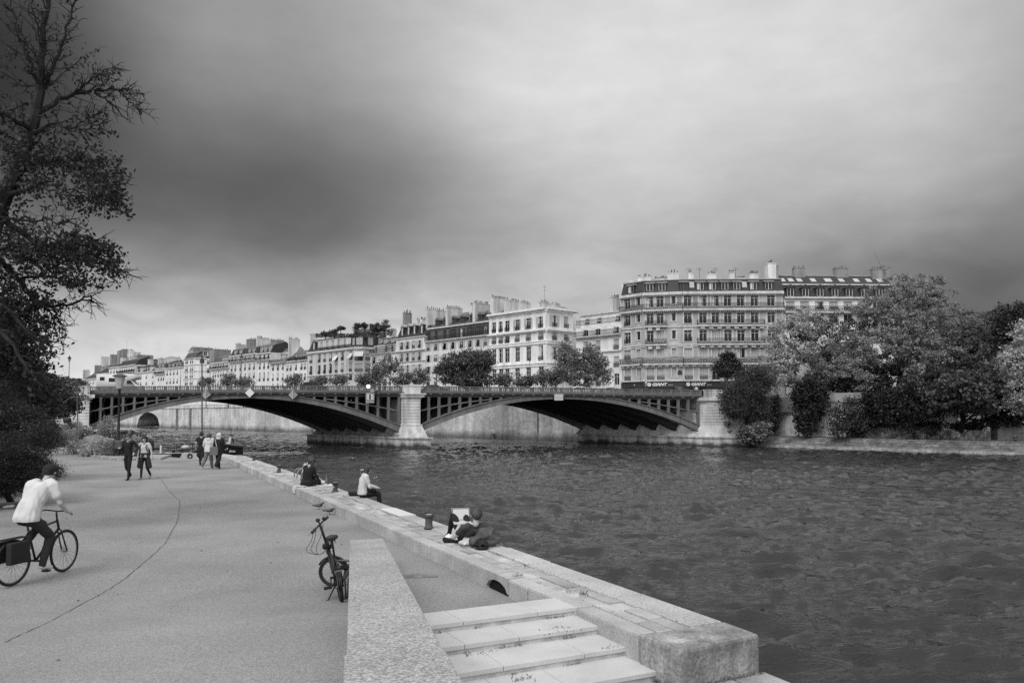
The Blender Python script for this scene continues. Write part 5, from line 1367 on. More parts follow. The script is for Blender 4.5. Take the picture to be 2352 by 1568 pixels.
# mansard
zr = zz(640); zr2 = zz(632)
for f, skip in ((fA, 0), (fB, 0), (fC, 0)):
    f.mansard(ztw + .1, zr, .9, M_SLATE, zr2, 8 if f is not fC else 12, M_ZINC)
for f, px, k in ((fA, 1450, 'l'), (fB, 1494.7, 'w'), (fB, 1523, 'w'), (fC, 1574, 'D'), (fC, 1612, 'l'), (fC, 1640, 'l'), (fC, 1669, 'g'), (fC, 1696.5, 'g'), (fC, 1735, 'l'), (fC, 1770, 'w')):
    f.dormer(f.u(px), zz(666), 1.3, zz(648.5) - zz(666), k, M_ZINC, 0, cheek=M_SLATE)
for px in (1593, 1715):
    u = fC.u(px); fC.slab  # roof lights
    z0, z1, sb = fC.mz; z = zz(653); n = sb * (z - z0) / (z1 - z0)
    mb = MB(); mb.obox(fC.pt(u, n - .06, z), fC.ex * .45, Vector(fC.ey) * .06 + Vector((0, 0, .0)), Vector((0, 0, .6)) + fC.ey * .2); mb.build("roof_light", gm("roof_light_glass", .45, rough=.2), blk)
for f, u, n, w, d, y, p in ((fA, fA.u(1436), 3.0, 6, .7, 631, 2), (fB, fB.u(1480), 2.6, 2.6, .7, 627, 9), (fB, fB.u(1521), 3.8, 2.8, .6, 631, 9), (fB, fB.u(1548), 2.0, 2.2, .8, 622, 4), (fC, fC.u(1596), 2.2, 1.0, .8, 622, 3), (fC, fC.u(1644), 2.2, 1.8, .8, 625, 6), (fC, fC.u(1692), 2.2, 1.0, .8, 622, 3), (fC, fC.u(1744), 2.2, 1.8, .8, 626, 6), (fC, fC.u(1720), 4.0, 1.5, .6, 632, 5)):
    f.ztop = zr - .3; f.stack(u, n, zr - .5, f.z(REF, y) if f is fC else zz(y) , w, d, M_GABLE if w < 5 else M_W['pale'], p, pot_h=.5)
for px, n in ((1593, 3), (1618, 3), (1655, 3), (1703, 3)): fC.aerial(fC.u(px), n, zr2 - .2, 2.2)

# ------------------------------------------------------------------ dark roofed block behind the trees
PE = Vector((PD.x + .3, PD.y + .4, 0)); PF = Vector(plane_pt(2064, 900, PE, (1, .03))[:2] + (0,))
b = thing("slate_roof_block", "tall block with double dark slate roof, skylights and dormers, rising behind trees", "building", (PE.x, PE.y, ZS), 0)
f = Facade(b, PE, PF, M_W['white']); z9 = lambda y: f.z(1900, y)
f.grid([1819, 1852, 1886, 1919, 1952, 1986, 2020], [(692, 710, 'sslsssw'), (722, 742)], 1900, 1.7); f.wall(z9(684)); f.body(z9(684), 13, M_GABLE)
f.slab("cornice", z9(686), z9(683), .5, M_TRIM); f.balcony(z9(717), out_=.8, h=1.1, scroll=True, dense=.2)
f.mansard(z9(683.5), z9(651), 1.4, M_SLATE, z9(650), 12, M_SLATE)
for px in (1820.8, 1855.5, 1889.3, 1923.7, 1957, 1991.7, 2026): f.dormer(f.u(px), z9(680.5), 1.3, z9(661) - z9(680.5), 'g', M_SLATE, 1, cheek=M_SLATE)
f2 = Facade(b, f.P + f.ey * 1.45, f.Q + f.ey * 1.45, M_SLATE, z0=z9(652)); f2.mansard(z9(651), z9(624), 3.0, M_SLATE, z9(619), 10, M_ZINC)
z0, z1, sb = f2.mz
for px, w in ((1805, .75), (1828, .5), (1848, .5), (1880, .5), (1915, .7), (1946, .5), (1981, .5), (2010, .5), (2036, .5)):
    z = z9(637); n = sb * (z - z0) / (z1 - z0); nv = Vector((0, 0, .42)) + f2.ey * (.42 * sb / (z1 - z0)); 
    mb = MB(); mb.obox(f2.pt(f2.u(px), n - .08, z), f2.ex * w, f2.ey * .07, nv); mb.build("skylight", gm("skylight_glass", .5, rough=.25, var=.1), b)
f2.ztop = z1
f2.stack(f2.u(1783) , 1, z9(684), z9(600), 1.6, 2.0, M_GABLE, 4); f2.stack(f2.u(1793), 1.2, z9(684), z9(606), 1.0, 3.0, M_GABLED, 4)
for px, y, w in ((1855, 607, 2.2), (1954, 607, 2.6)): f2.stack(f2.u(px), 2.5, z1 - 1, z9(y), w, 1.2, M_GABLED, 7, pot_h=.4)
f2.stack(f2.u(2040), 2, z1 - 1, z9(610), 3.0, 1.0, M_GABLED, 6); f2.stack(f2.u(2056), 2, z1 - 3, z9(605), 1.6, 3, M_GABLED, 4)
# ------------------------------------------------------------------ vegetation
L_BRIGHT = leafmat("leaf_bright", .42, .4, .35); L_MID = leafmat("leaf_mid", .2, .4, .3); L_DARK = leafmat("leaf_dark", .050, .45, .5, .15)
L_IVY = leafmat("leaf_ivy", .028, .5, .8, .1); L_STREET = leafmat("leaf_street", .13, .45, .5); L_SOFT = leafmat("leaf_soft", .065, .4, .7, .3); L_FEATHER = leafmat("leaf_feather", .22, .4, .5, .3)
L_NEAR = leafmat("leaf_near", .040, .5, 1.2, .3); L_YEW = leafmat("leaf_yew", .016, .5, 2.0, .1); L_FLOWER = leafmat("leaf_garden", .3, .5, 1.5, .3); L_GRASSY = leafmat("leaf_grassy", .42, .4, 2.0, .3); L_PALEF = leafmat("pale_flower", .5, .3, 3.0, .3)
M_BARK = gm("bark", .024, rough=.95, var=.35, scale=4, stretch=(1, 1, .3), bump=.6, bscale=12)
M_BARKL = gm("pale_bark", .12, rough=.95, var=.35, scale=4, stretch=(1, 1, .3))
def wig(a, b, n, amp, g):
    a, b = Vector(a), Vector(b); out_ = []
    for i in range(n + 1):
        t = i / n; p = a.lerp(b, t); w = math.sin(math.pi * t) * amp
        out_.append(p + Vector(g.normal(size=3)) * w * .5)
    return out_
def tree(name, label, base, ells, nclump, per, spread, leaf, mat, seed, r0=.25, group=None, cat="tree", nlimb=10, bark=None, shell=.45, aspect=.6, flat=.25, trunk_top=None, trunk=True, zsq=.65, twigs=0, part="crown"):
    g = np.random.default_rng(seed); base = Vector(base)
    t = thing(name, label, cat, base, 0, group)
    ells_l = [(e[0] - base.x, e[1] - base.y, e[2] - base.z, e[3], e[4], e[5]) for e in ells]
    pts, cc = blob_pts(ells_l, nclump, per, spread, g, shell, zsq)
    link(part, leaf_mesh(part, pts, leaf, mat, aspect, seed + 1, flat=flat), t)
    if trunk:
        mb = MB(); c0 = Vector(ells_l[0][:3]); top = c0 + Vector((0, 0, ells_l[0][5] * .35)) if trunk_top is None else Vector(trunk_top) - base
        P = wig((0, 0, -.3), top, 6, top.length * .03, g); mb.tube(P, [r0 * (1.15 - .85 * i / 6) for i in range(7)], 8)
        sel = g.choice(len(cc), min(nlimb, len(cc)), replace=False)
        for i in sel:
            e = Vector(cc[i]); k = 2 + int(g.integers(0, 4)); st = P[min(k, 6)]
            if e.z < st.z * .4: continue
            Q = wig(st, e, 5, (e - st).length * .12, g); mb.tube(Q, [r0 * .42 * (1.1 - .95 * j / 5) for j in range(6)], 5)
            for _ in range(twigs):
                j = int(g.integers(2, 5)); e2 = Q[j] + Vector(g.normal(size=3)) * (e - st).length * .25; mb.tube(wig(Q[j], e2, 3, .1, g), [r0 * .14, r0 * .1, r0 * .07, r0 * .04], 4)
        mb.build("trunk", bark or M_BARK, t, smooth=True)
    return t
def E(px, py, Y, rpx, rpy, ry=None):
    "ellipsoid seen at a photo position with radii given in photo units at distance Y"
    p = D(px, py, Y); rx = rpx * Y / F_PX; rz = rpy * Y / F_PX
    return (p.x, p.y, p.z, rx, ry if ry else rx, rz)
def ground(px, Y, z): 
    u = (px - CX) / F_PX; return Vector((u * Y * 1.0, Y, z))

# --- island tip: trees behind the parapet
GT = "trees on the island tip"
tree("pagoda_tree", "bright feathery tree in flower leaning over the wall, left of the tallest tree", ground(1835, 133, ZS), [E(1815, 790, 133, 62, 72), E(1850, 745, 134, 45, 38), E(1790, 850, 131, 45, 48), E(1850, 850, 133, 42, 55)], 300, 62, .36, .40, leafmat("leaf_pagoda", .42, .4, .35), 21, .35, GT, shell=.55)
tree("tall_tree", "tallest pale leaved tree with open top and visible boughs rising against the sky", ground(2065, 128, ZS), [E(2075, 740, 128, 95, 85, 6), E(2110, 680, 129, 65, 50), E(2010, 710, 128, 48, 52), E(2170, 710, 129, 32, 45), E(2000, 800, 126, 95, 48), E(2130, 820, 126, 90, 45), E(1960, 850, 124, 70, 42), E(2075, 650, 129, 30, 26), E(2150, 660, 129, 22, 26)], 560, 60, .36, .38, leafmat("leaf_tall", .27, .4, .3), 22, .45, GT, nlimb=34, shell=.35, trunk_top=D(2085, 690, 128), twigs=2, bark=M_BARKL)
tree("shade_tree", "darker tree filling the gap between the bright flowering tree and the tallest tree", ground(1930, 140, ZS), [E(1905, 790, 140, 55, 75), E(1945, 830, 139, 60, 55), E(1955, 865, 129, 55, 34, 3), E(1900, 862, 131, 45, 32, 3), E(1990, 760, 133, 45, 40, 3)], 340, 40, .5, .45, L_STREET, 23, .35, GT)
tree("spreading_tree", "spreading grey tree with drooping boughs right of the tallest tree", ground(2230, 124, ZS), [E(2240, 800, 124, 75, 75), E(2290, 760, 125, 55, 45), E(2200, 770, 124, 55, 50), E(2250, 720, 126, 45, 14)], 340, 58, .38, .34, leafmat("leaf_spread", .17, .45, .3), 24, .4, GT, nlimb=18)
tree("dark_tree", "dark broad leaved tree at the upper right with lobed crown", ground(2330, 118, ZS), [E(2330, 740, 118, 45, 48), E(2352, 780, 117, 60, 60)], 220, 40, .5, .45, L_DARK, 25, .4, GT)
tree("bright_tree", "bright clumped tree cut off by the right edge of the view", ground(2380, 101, -.8), [E(2350, 840, 101, 55, 60), E(2325, 900, 101, 45, 40), E(2375, 780, 102, 50, 55), E(2352, 922, 100, 38, 22)], 280, 56, .36, .34, L_BRIGHT, 26, .4, GT)
tree("chestnut_tree", "dark chestnut with large drooping leaf sprays over the lower quay", ground(2205, 107.5, -.8), [E(2215, 895, 101, 58, 46), E(2245, 922, 100.5, 34, 32), E(2180, 915, 102, 30, 40), E(2275, 885, 101, 40, 40)], 230, 36, .40, .5, leafmat("leaf_chestnut", .09, .5, .4), 27, .35, GT, zsq=.45)
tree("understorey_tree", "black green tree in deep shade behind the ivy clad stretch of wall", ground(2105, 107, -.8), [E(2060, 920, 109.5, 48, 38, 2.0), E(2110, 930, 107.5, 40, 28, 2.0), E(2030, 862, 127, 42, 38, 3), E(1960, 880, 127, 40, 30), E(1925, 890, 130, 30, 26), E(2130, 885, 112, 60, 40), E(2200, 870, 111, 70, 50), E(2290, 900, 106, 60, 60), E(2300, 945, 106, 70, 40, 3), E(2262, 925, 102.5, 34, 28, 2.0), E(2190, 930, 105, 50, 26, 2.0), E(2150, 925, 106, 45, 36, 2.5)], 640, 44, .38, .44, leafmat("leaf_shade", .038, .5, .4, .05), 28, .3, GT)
tree("smoke_bush", "soft dark smoky bush hanging down over the bridge abutment wall", ground(1730, 121, 5.0), [E(1705, 905, 119, 48, 36, 2), E(1735, 872, 121, 42, 30, 2.5), E(1692, 935, 118, 36, 26, 1.8), E(1735, 945, 119, 26, 34, 2), E(1746, 900, 121, 18, 46, 2.0)], 420, 60, .48, .26, L_SOFT, 29, .2, None, cat="bush", shell=.5, flat=0, nlimb=6)
tree("waterside_shrub", "rounded broad leaved shrub overhanging the water beside the abutment plinth", Vector(G(1735, 1012, -1.9)), [E(1730, 993, 117.8, 34, 21, 1.6), E(1722, 1005, 117.5, 26, 13, 1.5), E(1748, 977, 118, 16, 11, 1.2)], 150, 34, .35, .42, leafmat("leaf_laurel", .17, .4, .5), 30, .12, None, cat="shrub", nlimb=6)
tree("round_bush", "rounded dark bush growing at the foot of the wall above the ruined stonework", ground(1945, 113.5, -.85), [E(1945, 955, 113.5, 40, 38), E(1965, 975, 113, 32, 28), E(1925, 985, 112.5, 22, 20), E(1955, 925, 113.5, 18, 12), E(1980, 960, 113, 18, 16)], 260, 36, .38, .30, leafmat("leaf_bush", .075, .45, .6), 31, .15, None, cat="bush", nlimb=6)
tree("abutment_weed", "large leaved weed sprouting from the abutment ledge", Vector(D(1665, 985, 122)), [E(1665, 972, 122, 12, 13), E(1672, 983, 122, 14, 8)], 26, 12, .2, .55, L_MID, 32, .05, None, cat="weed", nlimb=4)
def ivy(name, label, blobs, n, size, seed, mat=L_IVY):
    g = np.random.default_rng(seed); base = Vector(blobs[0][:3]); t = thing(name, label, "ivy", base)
    b2 = [(e[0] - base.x, e[1] - base.y, e[2] - base.z, *e[3:]) for e in blobs]
    pts, cc = blob_pts(b2, n, 40, .35, g, .4, 1.0); link("foliage", leaf_mesh("foliage", pts, size, mat, .75, seed), t)
    mb = MB()
    for i in g.choice(len(cc), 12): mb.tube(wig((0, .5, b2[0][5]), cc[i], 4, .3, g), .03, 4)
    mb.build("stem", M_BARK, t)
ivy("hanging_creeper", "thin trailing creeper hanging like a rope down the pale wall", [E(1780, 950, 123, 9, 22, .8), E(1783, 925, 123.5, 7, 20, .6), E(1778, 975, 122.5, 7, 14, .6)], 60, .28, 41, L_SOFT)
ivy("ivy_curtain", "thick black curtain of ivy covering the middle of the retaining wall", [E(1860, 925, 118.5, 38, 48, 1.3), E(1852, 965, 117.5, 28, 25, 1.2), E(1868, 895, 119, 34, 22, 1.3), E(1838, 905, 118.5, 14, 20, 1), E(1885, 935, 118, 14, 26, 1), E(1850, 985, 117, 14, 14, .8)], 330, .34, 42)
ivy("ivy_mass", "dark ivy mass hanging over the wall right of the round bush", [E(2010, 930, 112, 35, 50, 1.3), E(2050, 935, 108, 30, 40, 1.2), E(2085, 930, 107, 26, 60, 1.3)], 330, .34, 43)
tree("creeping_undergrowth", "low tangled undergrowth on top of the ruined stone wall", Vector(G(2080, 990, -.85)), [E(2010, 972, 112.5, 45, 9, .8), E(2090, 972, 110.5, 50, 9, .8), E(2160, 975, 108.5, 40, 8, .8), E(2225, 979, 107, 40, 7, .8), E(2138, 990, 106.2, 14, 10, .4)], 260, 30, .35, .30, leafmat("leaf_under", .045, .5, .6), 44, .1, None, cat="undergrowth", trunk=False, part="foliage")
# ruined low wall on the lower quay
rp = G(2100, 1006, -.85)
rwl = thing("ruined_wall", "low ruined rubble wall with exposed pale stones below the undergrowth", "wall", rp)
mb = MB(); a, c = G(1943, 1004.5, -.85) - rp, G(2275, 1010, -.85) - rp; d = (c - a).normalized(); nn = Vector((-d.y, d.x, 0)); L = (c - a).length
x = 0
while x < L:
    w = .6 + rnd.random(); h = 1.05 + .35 * rnd.random(); p = a + d * x; q = a + d * min(x + w, L)
    mb.prism([((p)[0], p[1]), (q[0], q[1]), ((q + nn * .8)[0], (q + nn * .8)[1]), ((p + nn * .8)[0], (p + nn * .8)[1])], -.1, h); x += w * .98
mb.build("rubble", gm("rubble_stone", .27, rough=.95, var=.4, scale=1.0, voro=(2.6, .5, 1.9), bump=.8, bscale=6), rwl)
# gate pier and wall at the right edge
gp = G(2320, 1011, -.85); gw = thing("gate_wall", "plain stone gate pier and wall at the right edge of the lower quay", "wall", gp)
mb = MB(); sc = gp.y / F_PX
a = G(2292, 1009.5, -.85) - gp; mb.box(a.x, a.x + 1.9, a.y, a.y + 1.6, -.1, 2.35); mb.box(a.x - .1, a.x + 2.0, a.y - .1, a.y + 1.7, 1.75, 1.9); mb.build("gate_pier", gm("gate_stone", .27, var=.2, streak=.2), gw)
mb = MB(); mb.box(a.x + 1.9, a.x + 14, a.y + .3, a.y + 1.4, -.1, 2.2); mb.box(a.x + 1.9, a.x + 14, a.y + .2, a.y + 1.5, 1.0, 1.15); mb.build("wall_face", gm("gate_wall_stone", .25, var=.2, streak=.25, bands=(.55, .04, .4)), gw)
# tent on the lower quay
tp = G(1850, 1001, -.85); tn = thing("small_tent", "small dark pointed tent pitched at the foot of the wall under the ivy", "tent", tp)
mb = MB(); mb.add([(-1.7, -.6, 0), (1.9, -.6, 0), (1.7, 1.2, 0), (-1.4, 1.2, 0), (-.25, .2, 1.15)], [(0, 1, 4), (1, 2, 4), (2, 3, 4), (3, 0, 4), (3, 2, 1, 0)]); mb.build("canvas", gm("tent_cloth", .07, var=.2), tn)
mb = MB(); mb.tube([(-.25, .2, 1.1), (-.25, .2, 1.35)], .03, 5); mb.build("pole", M_RAIL, tn)

# --- street trees on the island quay
GS = "trees along the island quay"
tree("lime_tree", "dense round dark tree behind the bridge, in front of the dark attic house", ground(1075, 152, ZS), [E(1065, 840, 152, 52, 34), E(1100, 830, 152, 38, 30), E(1030, 858, 152, 32, 26), E(1085, 870, 151, 55, 22)], 380, 42, .45, .42, leafmat("leaf_lime", .10, .45, .45), 51, .3, GS)
tree("locust_tree", "light feathery two topped tree behind the bridge between mansion and corner block", ground(1345, 138, ZS), [E(1308, 835, 139, 38, 42), E(1300, 805, 139, 22, 24), E(1365, 835, 138, 34, 34), E(1362, 805, 138, 20, 20), E(1385, 862, 138, 26, 22), E(1335, 872, 138, 40, 16)], 300, 40, .42, .36, L_FEATHER, 52, .28, GS, nlimb=16, trunk_top=D(1340, 800, 138), shell=.4)
tree("small_round_tree", "small dark round tree beside the shop front", ground(1672, 136, ZS), [E(1672, 838, 136, 27, 24), E(1660, 852, 136, 18, 14), E(1688, 850, 136, 17, 16), E(1676, 822, 136, 14, 12)], 130, 40, .35, .36, leafmat("leaf_small", .055, .45, .5), 53, .15, GS)
st = [(1160, 872, 150, 20, 14, "small bushy tree right of the dense round tree"), (1205, 876, 148, 22, 13, "wispy small tree before the mansion's left windows"), (1245, 868, 146, 22, 20, "small airy tree before the mansion's corner"), (1275, 866, 143, 18, 20, "dark young tree left of the feathery two topped tree"),
      (965, 868, 168, 24, 22, "small tree with crooked open branches left of the dense round tree"), (928, 872, 170, 24, 18, "grey green tree behind the lamp before the narrow mansard house"), (885, 850, 178, 36, 32, "airy tree before the small terrace house"), (850, 872, 176, 30, 18, "spreading low tree before the rounded corner block"),
      (780, 873, 190, 20, 15, "little tree behind the dark car on the bridge"), (735, 876, 196, 18, 12, "little tree before the grey apartment block"), (675, 875, 205, 22, 16, "loose tree before the planted balcony house"), (560, 878, 225, 24, 11, "low tree behind the tall lamp on the bridge"), (525, 873, 230, 16, 16, "pale loose tree before the six window house"),
      (474, 877, 238, 22, 12, "low bush like tree before the tall corner house"), (243, 880, 300, 10, 12, "thin tree beside the white camper van")]
for i, (px, py, Y, rx, ry, lab) in enumerate(st):
    tree("street_tree", lab, ground(px, Y, ZS), [E(px, py, Y, rx, ry), E(px + rx * .4, py - ry * .4, Y, rx * .5, ry * .6), E(px - rx * .6, py + ry * .3, Y, rx * .5, ry * .5)], 60 if rx < 25 else 110, 26, .45, .40, leafmat("leaf_quay", .16, .45, .5), 60 + i, .12, GS, nlimb=8, shell=.2, bark=M_BARK)
# roof garden on the grey block
fR, zR = ROOFG
def rg(name, label, px, py, rx, ry, Y, mat, seed, n=40): 
    p = D(px, py, Y); tree(name, label, Vector((p.x, p.y, D(px, py + ry * 1.9, Y).z)), [E(px, py, Y, rx * .85, ry * .85)], n, 26, .24, .3, mat, seed, .1, "plants of the roof garden", cat="garden plant", nlimb=5)
rg("umbrella_pine", "umbrella shaped little pine on the roof garden", 783, 754, 11, 4.5, 212, leafmat("leaf_pine", .075), 81)
rg("roof_shrub", "low rounded shrub on the roof garden left of the little pine", 748, 766, 13, 6, 214, leafmat("leaf_roof", .075), 82); rg("roof_shrub", "pale bushy shrub on the roof garden between low shrub and pine", 768, 762, 12, 7, 214, leafmat("leaf_roof_pale", .12), 83)
rg("roof_tree", "dark ragged small tree on the roof edge right of the pine", 821, 751, 11, 9, 208, leafmat("leaf_pine", .075), 84); rg("roof_tree", "second dark small tree above the round corner roof", 837, 749, 8, 9, 208, leafmat("leaf_pine", .075), 85)
rg("roof_tree", "broad hedge like growth at the back of the roof garden", 865, 753, 20, 12, 206, leafmat("leaf_roof_dark", .08), 86, 90); rg("roof_tree", "tallest feathery tree of the roof garden", 884, 746, 11, 14, 205, leafmat("leaf_roof_pale", .12), 87)
mb = MB(); p = D(850, 763, 206); hd = thing("roof_hedge", "clipped dark hedge along the roof edge above the rounded corner", "hedge", p)
g = np.random.default_rng(9); link("foliage", leaf_mesh("foliage", np.column_stack([g.uniform(-4.5, 6.2, 2600), g.uniform(-1, 1, 2600), g.uniform(-.9, .8, 2600)]), .3, leafmat("leaf_hedge", .07), seed=9), hd)
p = D(770, 770, 213); hd = thing("roof_hedge", "long low clipped hedge on the terrace edge left of the roof trees", "hedge", p)
link("foliage", leaf_mesh("foliage", np.column_stack([g.uniform(-5.5, 6.5, 2200), g.uniform(-.6, .6, 2200), g.uniform(-.6, .5, 2200)]) + np.column_stack([np.zeros((2200, 2)), np.zeros(2200)]), .3, leafmat("leaf_hedge", .07), seed=10), hd)

# --- far treeline beyond the island
g = np.random.default_rng(5); n = 9000
px = g.uniform(-40, 300, n); Y = g.uniform(430, 520, n); top = 868 + 3 * np.sin(px / 13) + 2 * np.sin(px / 5) + 4 * (px < 150)
py = top + (905 - top) * g.random(n) ** .8
C = np.column_stack([(px - CX) / F_PX * Y, Y, CAMZ + (953 - py) / F_PX * Y * 1.0])
o = link("far_treeline", leaf_mesh("far_treeline", C, 2.2, leafmat("leaf_far", .075, .4, .05), seed=6)); tag(o, "distant dark treeline beyond the left end of the houses", "trees", kind='stuff')
# --- left bank: ground, trees, shrubs
M_EARTH = gm("bed_earth", .09, rough=1, var=.3, scale=2, fine=.3, fscale=20)
M_BEDK = gm("bed_kerb_stone", .30, rough=.9, var=.25, scale=2, fine=.2, fscale=30, island=.2)
bp_ = [Vector((p.x, p.y, 0)) for p in bedk]
leftbank = [Vector((far_in.x, far_in.y, 0))] + bp_ + [Vector((-120, 95, 0)), Vector((-120, 130, 0)), Vector(B_(TL - 3, -2)), G(300, 990, -.4), G(345, 1030, -.3)]
poly_obj("bank_ground", [(p.x, p.y + (.3 if i < 9 else 0)) for i, p in enumerate(leftbank)], .06, M_EARTH)
bkt = thing("bed_kerb", "low curved kerb of rounded stones edging the planting bed", "kerb", bp_[2])
mb = MB(); mb2 = MB()
pl = [Vector((far_in.x, far_in.y, 0))] + bp_
for a, b_2 in zip(pl, pl[1:]):
    d = b_2 - a; L = d.length; d.normalize(); nn = Vector((d.y, -d.x, 0)); nn = nn if nn.y > 0 else -nn; x = 0
    while x < L:
        w = min(.45, L - x)
        if w < .08: break
        q = [a + d * (x + .02), a + d * (x + w - .02), a + d * (x + w - .02) + nn * .16, a + d * (x + .02) + nn * .16]; q = [z - bp_[2] for z in q]; mb.prism([(z.x, z.y) for z in q], -.05, .13 + rnd.gauss(0, .012)); x += .45
    q = [a + nn * .16, b_2 + nn * .16, b_2 + nn * 1.3, a + nn * 1.3]; q = [z - bp_[2] for z in q]; mb2.prism([(z.x, z.y) for z in q], -.05, .11)
mb.build("kerb_stones", M_BEDK, bkt, bevel=.02); mb2.build("kerb_paving", gm("bed_paving", .33, var=.15, fine=.15), bkt)
GL = "trees and shrubs of the left bank"
tree("bank_tree", "dark leafy tree filling the far left edge above the yew shrub", ground(20, 46, 0), [E(10, 870, 46, 60, 65), E(-30, 790, 45, 70, 90), E(60, 900, 47, 50, 50), E(40, 800, 47, 45, 50)], 330, 46, .33, .22, leafmat("leaf_bank", .035, .5, .9), 91, .2, GL)
tree("bank_tree", "grey leaved tree in front of the left bridge abutment", ground(120, 70, 0), [E(120, 905, 70, 45, 42), E(95, 940, 68, 40, 32), E(150, 925, 72, 30, 35), E(75, 885, 66, 38, 40)], 330, 42, .38, .26, leafmat("leaf_bank_grey", .085, .45, .6), 92, .18, GL)
tree("bank_tree", "slim upright sapling against the sky left of the tall lamp", ground(58, 52, 0), [E(75, 870, 52, 10, 32), E(85, 845, 52, 8, 15), E(66, 895, 52, 14, 20)], 70, 30, .25, .2, leafmat("leaf_bank", .035), 93, .06, GL)
tree("bank_tree", "soft grey tree behind the abutment at the left end of the bridge", ground(150, 128, 3), [E(135, 895, 128, 30, 24), E(185, 888, 170, 18, 12), E(90, 900, 125, 30, 25)], 170, 36, .45, .36, leafmat("leaf_bank_pale", .10), 94, .2, GL)
# yew: dense dark shrub, and a soft tamarisk behind
base = G(30, 1150, 0)
tree("yew_shrub", "dense dark evergreen shrub spreading over the path edge behind the cyclist", base, [E(0, 1080, 21.5, 75, 50, 1.2), E(55, 1075, 22, 50, 34, 1.0), E(95, 1088, 21.7, 38, 16, .7), E(-50, 1090, 20.8, 70, 70, 1.3), E(-20, 1040, 23, 62, 40, 1.2), E(20, 1110, 21.2, 60, 34, .8), E(60, 1050, 22.3, 28, 22, .8)], 900, 90, .11, .062, L_YEW, 95, .1, GL, cat="shrub", nlimb=8, shell=.7, aspect=.22, flat=0)
tree("tamarisk_shrub", "soft dark plume like shrub behind the evergreen at the left edge", ground(40, 30, 0), [E(40, 985, 30, 75, 50, 1.4), E(10, 960, 30, 60, 50, 1.3), E(95, 1010, 29, 38, 30, .9)], 420, 70, .14, .10, leafmat("leaf_tamarisk", .030, .4, 1.5, .2), 96, .1, GL, cat="shrub", nlimb=6, shell=.5, aspect=.25, flat=0, zsq=1.2)
# planting bed in flower
def bush(px, py, Y, rx, ry, mat, seed, lab, name="garden_shrub", n=120, leaf=.11, per=26, aspect=.4, spread=.14, flat=0):
    b0 = Vector((*G(px, 1040, .1)[:2], .08)); b0 = Vector(((px - CX) / F_PX * Y, Y, .08))
    return tree(name, lab, b0, [E(px, py, Y, rx, ry, rx * Y / F_PX * .8)], n, per, spread, leaf, mat, seed, .03, "plants of the flower bed", cat="garden plant", nlimb=10, shell=.3, aspect=aspect, flat=flat, zsq=1.0)
beds = [(150, 1005, 58, 38, 20, L_FLOWER, "loose flowering shrub at the left of the bed"), (125, 1015, 60, 30, 16, L_MID, "low leafy plant at the far left of the bed"), (190, 1000, 56, 26, 22, L_FLOWER, "bushy plant behind the boulders"), (225, 1030, 47, 34, 17, L_GRASSY, "pale grassy clump in front of the boulders"), (185, 1030, 50, 26, 12, L_GRASSY, "short grassy clump left of the boulders"),
        (262, 1034, 46, 24, 15, leafmat("leaf_lav", .19, .4, 2), "rounded herb clump left of the path lamp"), (252, 1002, 52, 22, 18, L_FLOWER, "tall airy plant between boulders and lamp"), (300, 1020, 50, 25, 18, L_FLOWER, "leafy shrub behind the litter frame"), (318, 1012, 52, 20, 16, L_MID, "leafy plant behind the walking couple"), (245, 985, 58, 16, 24, L_FLOWER, "tall stemmed plant before the bridge springing"),
        (110, 985, 62, 30, 18, L_MID, "shrubby plant below the grey leaved tree"), (170, 985, 62, 26, 15, L_FLOWER, "pale flowering plant under the abutment"), (290, 1040, 46.5, 18, 10, leafmat("leaf_lav", .19, .4, 2), "low herb by the lamp foot")]
for i, (px, py, Y, rx, ry, m, lab) in enumerate(beds): bush(px, py, Y, rx, ry, m, 110 + i, lab, per=30 if i != 3 else 40, aspect=.4 if m is not L_GRASSY else .12, leaf=.14 if m is not L_GRASSY else .3)
# boulders
for i, (px, py, Y, rx, ry) in enumerate([(222, 1008, 51, 20, 13), (248, 1014, 50, 16, 12), (205, 1014, 51.5, 14, 10)]):
    c = D(px, py, Y); t = link("boulder", None); bpy.data.objects.remove(t)
    bm = bmesh.new(); bmesh.ops.create_icosphere(bm, subdivisions=3, radius=1)
    g = np.random.default_rng(i + 40)
    from mathutils import noise
    for v in bm.verts:
        k = 1 + .28 * noise.noise(v.co * 1.3 + Vector((i * 9, 0, 0))) + .1 * noise.noise(v.co * 3.5); v.co = Vector((v.co.x * rx * Y / F_PX * k, v.co.y * 1.0 * k, v.co.z * ry * Y / F_PX * k))
    me = bpy.data.meshes.new("boulder"); bm.to_mesh(me); bm.free(); me.materials.append(gm("boulder_stone", .25, rough=.95, var=.25, scale=2, fine=.2, fscale=15, bump=.5, bscale=8)); me.shade_smooth()
    o = link("boulder", me, None, (c.x, c.y, max(.15, c.z * .9)))
    tag(o, ["rounded boulder with a crease, tallest of the three in the flower bed", "smooth boulder at the right, beside the airy plant", "small low boulder at the left of the three"][i], "boulder", "boulders in the flower bed")
